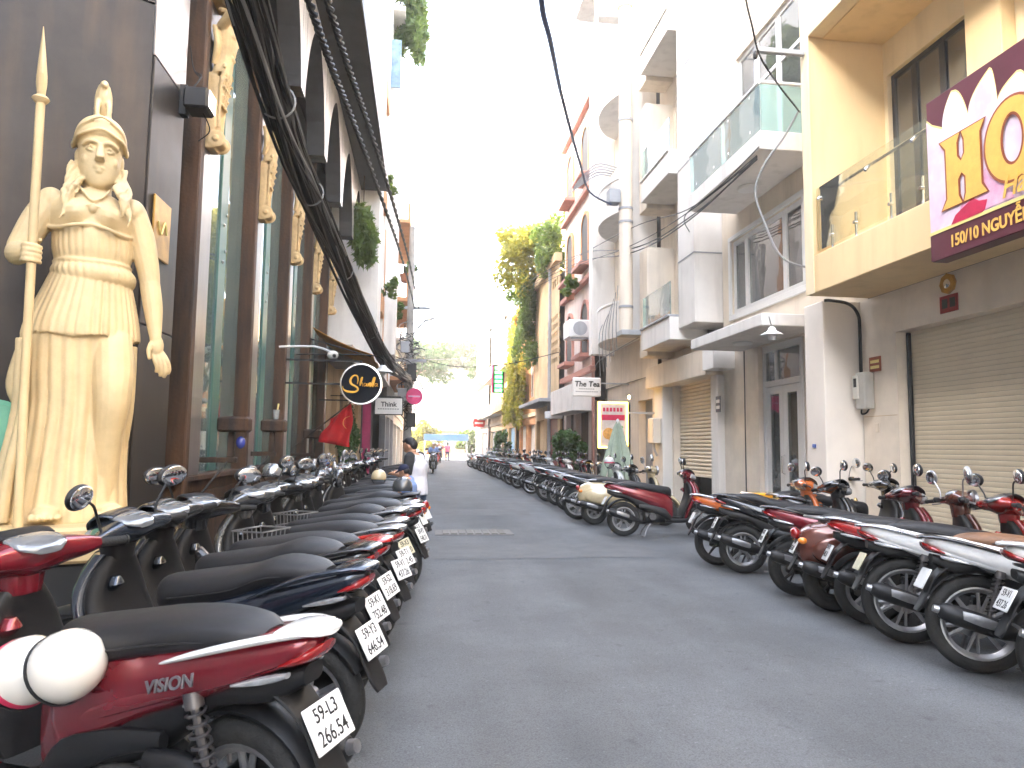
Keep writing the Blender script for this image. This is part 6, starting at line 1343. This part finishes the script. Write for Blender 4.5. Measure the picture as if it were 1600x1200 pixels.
# ------------------------------------------------------------------ utility pole with cable tangle
up = thing('utility_pole', 'concrete utility pole wrapped in cables and boxes beyond the round signs', 'pole', (-.55, 25, 0))
part(up, 'shaft', M_conc, lambda b: b.lathe([(0,0),(.16,0),(.10,9.2),(0,9.2)],(0,0,0),'z',16)); part(up, 'cross_arm', M_gray, lambda b: b.box(-.7,.7,-.05,.05,6.2,6.3)); part(up, 'cross_arm', M_gray, lambda b: b.box(-.5,.6,-.18,-.1,4.3,4.4))
for i, (x, z, h) in enumerate(((.12,2.0,.5),(-.2,2.9,.45),(.1,3.6,.6),(-.15,4.6,.4))): part(up, 'junction_box', M_gray if i % 2 else M_black, lambda b: b.box(x-.16,x+.16,-.36,-.16,z,z+h,c=.02))
rw = random.Random(3)
for i in range(26):
    z = rw.uniform(2.4,6.2); r = rw.uniform(.15,.45); c = [(rw.uniform(-.2,.25)+r*math.cos(a)*rw.uniform(.7,1.1), -.2+.15*math.sin(a), z+r*math.sin(a)*rw.uniform(.7,1.6)) for a in [q*.7 for q in range(9)]]
    part(up, 'cable_coil', M_cable if i % 3 else M_greyc, lambda b: b.tube(c, rw.uniform(.010,.022), 6, 3))
sl = thing('street_lamp', 'slim street lamp arm reaching out from the utility pole', 'street lamp', (-.45, 25, 5.3)); part(sl, 'arm', M_gray, lambda b: b.tube([(0,0,0),(.2,0,.25),(.42,0,.48)],.03,8,3)); part(sl, 'head', M_alu, lambda b: b.ell((.6,0,.58),(.26,.09,.07),14,8,Matrix.Rotation(R(-20),3,'Y')))
# ------------------------------------------------------------------ overhead cables
def sagged(pts, k=8): return [p[:3] for p in cr_interp(pts, k)]
cb = tag(MB().tube([(0,0,0),(0,0,.01)],.001).build('tmp', M_cable), 'x', 'x'); bpy.data.objects.remove(cb)
path = sagged([(-1.02,2.6,4.10),(-1.05,3.9,3.98),(-1.14,5.4,3.92),(-1.17,7.0,3.88),(-1.11,9.0,3.70),(-.98,11.5,3.40),(-.80,14.0,3.12),(-.62,19,3.3),(-.52,24.8,3.7)], 8)
bd = thing('cable_bundle', 'thick sagging bundle of black cables strung along the dark bar', 'cables', (-1.05, 3.9, 3.9)); bo_ = Vector((-1.05,3.9,3.9)); n = len(path)
part(bd, 'core', M_cable, lambda b: b.tube([Vector(p)-bo_+Vector((.012*math.sin(i*1.3),0,.012*math.cos(i*1.9))) for i,p in enumerate(path)], [.075+.012*math.sin(i*.9) for i in range(n)], 10))
for s in range(30):
    ph, r0, tw_ = rw.uniform(0,6.28), rw.uniform(.06,.125), rw.uniform(-.12,.12); dz = rw.uniform(0,.05)
    pts = [Vector(p)-bo_+Vector((r0*math.cos(ph+i*tw_), 0, r0*math.sin(ph+i*tw_)*1.25-dz*abs(math.sin(i*.25+ph)))) for i, p in enumerate(path)]
    part(bd, 'strand', M_cable if s % 6 else M_greyc, lambda b: b.tube(pts, rw.uniform(.007,.02), 6))
for i in range(6): 
    j = 6+i*9; part(bd, 'tie_loop', M_greyc, lambda b: b.lathe([(.125,-.006),(.137,-.006),(.137,.006),(.125,.006)], Vector(path[j])-bo_, 'y', 20, closed=True))
def cable(label, pts, r, m=M_cable, k=8, twist=False, group=None):
    b = MB(); p = sagged(pts, k); o0 = Vector(p[0])
    if twist:
        q = sagged(pts, 90); N_ = len(q)
        for ph in (0, math.pi): b.tube([Vector(c)-o0+Vector((r*.9*math.cos(i*.42+ph),0,r*.9*math.sin(i*.42+ph))) for i, c in enumerate(q)], r, 6)
    else: b.tube([Vector(c)-o0 for c in p], r, 7)
    o = b.build('overhead_cable', m); o.location = o0; return tag(o, label, 'cable', group)
T0 = [(-.70,2.2,3.72),(-.67,3.6,3.78),(-.65,4.6,3.87),(-.62,6.0,4.07),(-.57,9.0,4.48),(-.51,15,5.29),(-.40,25,6.25)]
cable('twisted black power cable running above the sagging bundle', T0, .014, M_cable, 8, True, 'twisted power cables'); cable('second twisted power cable running above the sagging bundle', [(x+.075+.012*i,y,z+.05-.01*i) for i,(x,y,z) in enumerate(T0)], .013, M_cable, 8, True, 'twisted power cables')
cable('blue black cable swooping from overhead to the round column', [(.60,3.2,4.35),(.73,4.5,4.50),(.98,5.5,4.72),(1.48,7.5,5.26),(2.44,11,6.10),(3.58,15,7.08),(4.6,17.0,7.55)], .022, M_bluecab)
for i in range(4): cable('thin black cable sloping along the shop side balconies', [(5.0,9.95,5.9-.02*i),(4.96,12.7,(5.92,5.75,5.98,5.80)[i]),(5.08+.02*i,17.0,(6.48,6.30,6.95,6.42)[i]),(5.17,26,8.0+.15*i),(4.15,48,10.4+.1*i),(1.85,80,12.6)], .010+.003*(i % 2), M_cable, 8, False, 'thin cables on the shop side')
cable('thin black cable crossing the street to the utility pole', [(5.3,27.5,5.15),(3.2,26.8,4.55),(1.2,26,4.3),(-.45,25,4.5)], .014); cable('pale thin cable crossing high over the far street', [(5.3,34,6.6),(2.4,40,6.4),(-1.3,46,6.9)], .016, M_greyc)
cable('twisted wire drop from above to the white balcony', [(3.7,7.6,7.6),(3.91,8.0,7.13),(4.14,8.3,6.91),(4.42,8.65,6.72),(4.85,9.0,6.55),(5.41,9.4,6.36)], .009, M_cable, 8, True); cable('loose cable loop hanging below the white balcony', [(5.38,9.4,6.36),(5.2,9.5,6.0),(4.95,9.6,5.63),(4.84,9.7,5.22),(4.93,9.6,4.71),(5.06,9.4,4.18),(5.30,9.2,3.98),(5.6,8.9,3.9)], .016, M_greyc)
cable('thin wire tied along the glass of the white balcony', [(4.99,9.85,6.0),(4.95,11.2,5.88),(4.95,12.8,5.9),(5.3,13.5,5.8)], .009); cable('slack grey cable over the shop sign row', [(5.4,17.2,4.2),(4.9,19,3.85),(5.3,21.5,3.9)], .012, M_greyc)
for i in range(6): cable('hanging wire end below the bow balconied house', [(4.95+.04*i,17.6+.35*i,5.6-.1*i),(4.93,17.7+.35*i,4.6),(4.97,17.75+.35*i,3.9-.1*i)], .010, M_greyc, 6, False, 'hanging wire ends')

# ================================================================== plants
LF_d = leafmat('leaf_dark', (.022,.055,.018), (.06,.12,.03), (.08,.18,.03)); LF_m = leafmat('leaf_mid', (.05,.10,.025), (.12,.17,.04), (.20,.28,.05)); LF_y = leafmat('leaf_yellow', (.12,.14,.02), (.30,.26,.03), (.45,.42,.05)); LF_o = leafmat('leaf_orange', (.20,.12,.02), (.34,.18,.03), (.5,.3,.05))
M_bark = mat('bark', (.09,.06,.04), .9, var=.4, vscale=12, bump=.5)
M_terra = mat('terracotta', (.42,.16,.08), .8, var=.2, vscale=8)
rp_ = random.Random(11)
def plant(name, label, loc, blobs, n, size, lm, cat='plant', stem=None, pot=None, elong=1.8, droop=0., group=None):
    t = thing(name, label, cat, loc, 0, group); b = MB(); foliage(b, blobs, n, size, rp_, elong, droop); b.build('foliage' if cat != 'tree' else 'crown', lm, t, smooth=False)
    if stem: 
        b = MB()
        for pts, r in stem: b.tube(pts, r, 8, 3)
        b.build('trunk' if cat == 'tree' else 'stem', M_bark, t)
    if pot: part(t, 'pot', M_terra if pot[2] else mat('pot_green',(.05,.28,.2),.5), lambda b: b.lathe([(0,0),(pot[0]*.75,0),(pot[0],pot[1]),(pot[0]*.88,pot[1]),(pot[0]*.8,pot[1]*.85),(0,pot[1]*.85)],(0,0,-pot[1]),'z',20))
    return t
def blobs(cx, cy, cz, rx, ry, rz, n): return [((cx+rp_.uniform(-rx,rx)*.75, cy+rp_.uniform(-ry,ry)*.75, cz+rp_.uniform(-rz,rz)*.75),(rx*rp_.uniform(.3,.5),ry*rp_.uniform(.3,.5),rz*rp_.uniform(.28,.45))) for _ in range(n)]
for i, (x, y, h, r, lb) in enumerate(((-2.5,97,15.5,5.2,'tall spreading rain tree rising left behind the end house'),(3.5,99,15.8,5.6,'tall spreading rain tree rising behind the middle of the end house'),(9.5,98,14,4.5,'broad tree behind the right of the end house'))):
    plant('rain_tree', lb, (x,y,0), blobs(0,0,h-1.8,r,r*.7,2.3,20), 9000, .30, LF_d, 'tree', [([(0,0,0),(.1,0,h*.4),(.3,.1,h*.6)],[.45,.35,.25]),([(.2,0,h*.55),(-r*.4,0,h*.75),(-r*.7,.2,h*.88)],[.22,.15,.06]),([(.2,0,h*.55),(r*.4,.3,h*.78),(r*.7,0,h*.9)],[.22,.14,.06]),([(.2,0,h*.58),(.1,-.8,h*.8),(0,-1,h*.92)],[.2,.12,.05])])
for x, y, h, r, lb in ((-2.2,78,13.2,4.2,'leafy street tree at the cross street corner past the left row'),(7.4,80,12.2,3.6,'leafy street tree at the cross street corner past the right row')):
    plant('street_tree', lb, (x,y,0), blobs(1.2,0,h-2.4,r,r*.8,2.4,20), 6500, .26, LF_d, 'tree', [([(0,0,0),(.1,0,h*.35),(.3,.1,h*.6)],[.3,.24,.16]),([(.2,0,h*.5),(1.4,0,h*.68),(2.8,.2,h*.8)],[.14,.1,.04]),([(.2,0,h*.5),(-r*.3,.3,h*.7),(-r*.5,0,h*.82)],[.14,.1,.04])])
plant('rooftop_tree', 'light feathery tree growing on the roof garden of the tan house', (5.6,32.6,9.65), blobs(-.7,.3,.7,1.6,1.4,1.7,26), 5200, .15, LF_y, 'tree', [([(0,0,0),(-.2,0,1),(-.7,.2,2.2)],[.09,.07,.04]),([(-.3,0,1.1),(-1.2,.2,2.2),(-2.0,.3,3.2)],[.05,.035,.015]),([(-.1,0,.8),(.1,.3,2.0),(0,.4,3.1)],[.05,.035,.015])], (.4,.3,True))
plant('roof_garden_shrub', 'bushy green shrub filling the planter on the tan house roof', (5.45,30.0,9.4), blobs(0,0,.9,.8,2.0,1.4,18), 4200, .12, LF_m, stem=[([(0,0,0),(.1,0,.5),(0,.2,1.0)],[.05,.04,.02]),([(0,.1,0),(0,.7,.6),(0,1.1,1.1)],[.04,.03,.02])])
plant('hanging_creeper', 'dark green creeper cascading between tan and orange houses', (5.15,34.6,8.9), blobs(-.15,-.2,-1.4,.6,1.3,2.2,26)+blobs(-.3,0,.6,.9,1.3,1.0,10), 6500, .12, LF_m, droop=.8, stem=[([(0,0,.3),(0,.1,-1),(.05,0,-3.4)],[.03,.025,.015])])
plant('hanging_creeper', 'sunlit yellow creeper curtain falling down the orange house front', (5.0,38.4,7.7), blobs(-.1,0,-2.2,.45,2.0,2.9,34), 6500, .13, LF_y, droop=1.0, stem=[([(.2,0,.2),(.2,.2,-2),(.25,0,-4.5)],[.03,.025,.015])])  # the sunlit yellow is put into the leaf colour itself
plant('hanging_creeper', 'orange flowered creeper spilling over the top of the orange house', (5.1,36.4,7.9), blobs(0,0,.2,.5,1.0,.55,10), 1800, .11, LF_o, droop=.5, stem=[([(.2,0,-.2),(.1,.1,.2),(0,0,.4)],[.03,.025,.015])])
plant('street_shrub', 'leafy shrub in front of the pink house beneath the tea sign', (4.9,23.6,.35), blobs(0,0,.75,.6,.9,.75,14), 2600, .11, LF_d, stem=[([(0,0,0),(.1,0,.4),(0,.1,.9)],[.04,.03,.015])], pot=(.3,.35,True))
plant('street_shrub', 'dark shrub by the ochre townhouse door down the row', (4.7,42,.3), blobs(0,0,1.0,.5,.8,1.0,12), 1600, .14, LF_d, stem=[([(0,0,0),(.1,0,.5),(0,.1,1.2)],[.05,.04,.02])], pot=(.3,.3,True))
plant('yellow_bush', 'yellow flowering bush at the far cross street beside the stall', (.0,85.5,0), blobs(0,0,2.2,2.2,1.2,1.9,16), 2600, .28, LF_y, 'bush', [([(0,0,0),(.1,0,1),(0,.1,2)],[.12,.08,.04])])
plant('green_bush', 'rounded green bush at the far cross street behind the stall', (5.8,86,0), blobs(0,0,1.8,1.8,1.2,1.7,14), 2000, .26, LF_m, 'bush', [([(0,0,0),(.1,0,1),(0,.1,2)],[.12,.08,.04])])
plant('balcony_plant', 'small potted plant trailing from the pink house window', (5.15,24.6,6.9), blobs(-.1,0,.25,.35,.6,.4,8), 700, .10, LF_m, pot=(.18,.22,True))
# left side greenery
plant('bamboo_clump', 'feathery bamboo leaning off a ledge of the pale plaster house', (-1.12,23.2,15.9), blobs(.35,0,-.2,.55,1.0,1.4,16), 2400, .13, LF_m, elong=3.4, droop=.8, stem=[([(-.2,0,.05),(.2,0,.9),(.5,0,.6)],[.03,.025,.01])])
plant('hanging_fern', 'grassy hanging fern below the end of the dark canopy', (-1.62,17.6,7.1), blobs(0,0,-.5,.28,.55,.75,14), 1500, .10, LF_m, elong=4.2, droop=1.0, stem=[([(0,0,1.05),(0,0,.4),(0,0,-.2)],[.015,.012,.01])])
for (x, y, z, lb, pt_) in ((-1.25,20.9,5.76,'potted sprig on the lower orange planter of the plaster house',None),(-1.25,20.9,8.96,'potted sprig on the middle orange planter of the plaster house',None),(-1.12,24.2,5.75,'plant in a green pot on the plaster house front',(.16,.28,False)),(-.78,27.6,8.07,'straggly shrub on the orange rimmed balcony of the grey house',(.3,.3,True))):
    plant('potted_plant', lb, (x,y,z), blobs(.1,0,.25,.3,.4,.35,7), 420, .085, LF_m, pot=pt_, stem=[([(0,0,0),(.05,0,.2),(.12,0,.4)],[.012,.01,.006])])
plant('wall_ivy', 'ivy climbing the wall behind the white hanging sign', (-2.28,20.9,0), blobs(.12,.6,1.3,.12,2.8,1.3,34), 4200, .075, LF_d, droop=.4, stem=[([(.04,0,0),(.05,.2,1),(.05,.1,2.2)],[.02,.018,.01])])

# ================================================================== helmets and odds on the scooters
def helmet(label, loc, r, m, rot=(0,0,0), band=None):
    t = thing('helmet', label, 'helmet', loc); t.rotation_euler = rot
    prof = [(0,1.0),(.35,.95),(.65,.78),(.88,.5),(.99,.12),(1.0,-.22),(.94,-.34),(.90,-.34),(.94,-.2),(.9,.1),(.6,.7),(0,.9)]
    part(t, 'shell', m, lambda b: b.lathe([(p*r,h*r) for p,h in prof],(0,0,0),'z',32)); part(t, 'rim', M_black, lambda b: b.lathe([(.93*r,-.36*r),(1.02*r,-.36*r),(1.02*r,-.28*r),(.95*r,-.28*r)],(0,0,0),'z',32,closed=True))
    if band: part(t, 'band', band, lambda b: b.lathe([(.992*r,.02*r),(1.012*r,-.02*r),(1.018*r,-.2*r),(1.004*r,-.22*r)],(0,0,0),'z',32,closed=True))
    part(t, 'strap', M_black, lambda b: b.tube([(.9*r,0,-.3*r),(.5*r,.1*r,-1.0*r),(0,.1*r,-1.2*r),(-.5*r,.1*r,-1.0*r),(-.9*r,0,-.3*r)],.006,6,3)); return t
HEL_W = mat('helmet_white', (.72,.68,.60), .18, coat=1., var=.05); HEL_G = mat('helmet_grey', (.06,.062,.065), .25, coat=1.)
helmet('glossy white helmet resting against the maroon scooter seat', (-1.10,2.46,.69), .112, HEL_W, (R(0),R(62),R(-30)))
helmet('white helmet with red band hooked behind the glossy white one', (-1.255,2.53,.655), .11, HEL_W, (R(0),R(62),R(-30)), M_bud)
helmet('dark grey helmet on a seat in front of the seated person', (-.22,8.15,.92), .115, HEL_G)
helmet('silver helmet on handlebars near the flag', (-1.75,8.6,1.05), .115, P_silver); helmet('black shiny helmet on handlebars near the flag', (-1.72,9.2,1.04), .115, P_black); helmet('cream helmet on a seat beyond the standing man', (-.62,10.35,.93), .11, P_cream)
helmet('red and white helmet on the silver scooter by the umbrella', (4.0,14.9,1.08), .115, P_white, band=M_bud); helmet('white helmet on handlebars beside the garage shutter', (4.62,3.75,1.06), .12, HEL_W)
dbx = thing('delivery_box', 'orange delivery box with yellow lid in front of the courier scooter', 'box', (4.65,9.35,0)); part(dbx, 'box', P_orange, lambda b: b.box(-.2,.2,-.18,.18,.36,.72,c=.03)); part(dbx, 'lid', P_yel, lambda b: b.box(-.21,.21,-.19,.19,.72,.80,c=.02)); part(dbx, 'stand', M_black, lambda b: b.box(-.16,.16,-.14,.14,0,.36,c=.01))
for lb, x, y in (('cream wire basket hanging between the black scooters',-1.10,5.15),('steel wire basket hanging before the second shelf',-1.08,6.35)):
    t = thing('wire_basket', lb, 'basket', (x,y,.60), R(66), 'wire baskets')
    for i in range(7): part(t, 'wire', B_rim, lambda b: b.tube([(-.15+.05*i,-.12,.2),(-.15+.05*i,-.1,0),(-.15+.05*i,.1,0),(-.15+.05*i,.12,.2)],.0045,5))
    for z, d in ((.2,.12),(.1,.11),(0,.10)): part(t, 'rail', B_rim, lambda b: b.tube([(-.16,-d,z),(.16,-d,z),(.16,d,z),(-.16,d,z),(-.16,-d,z)],.006,5))

# ================================================================== haze volume, added to wash out the far end like glare
hz = MB(); hz.box(-155,155,-155,255,-1.2,27); ho_ = hz.build('haze', None, smooth=False) if False else None
mh = bpy.data.materials.new('hazy_air'); mh.use_nodes = True; nt = mh.node_tree
for n_ in list(nt.nodes):
    if n_.type != 'OUTPUT_MATERIAL': nt.nodes.remove(n_)
pv = nt.nodes.new('ShaderNodeVolumePrincipled'); pv.inputs['Color'].default_value = (1.0,.955,.87,1); pv.inputs['Density'].default_value = .0016; pv.inputs['Anisotropy'].default_value = .25
nt.links.new(pv.outputs[0], [n_ for n_ in nt.nodes if n_.type == 'OUTPUT_MATERIAL'][0].inputs['Volume'])
tag(hz.build('haze', mh, smooth=False), kind='stuff')
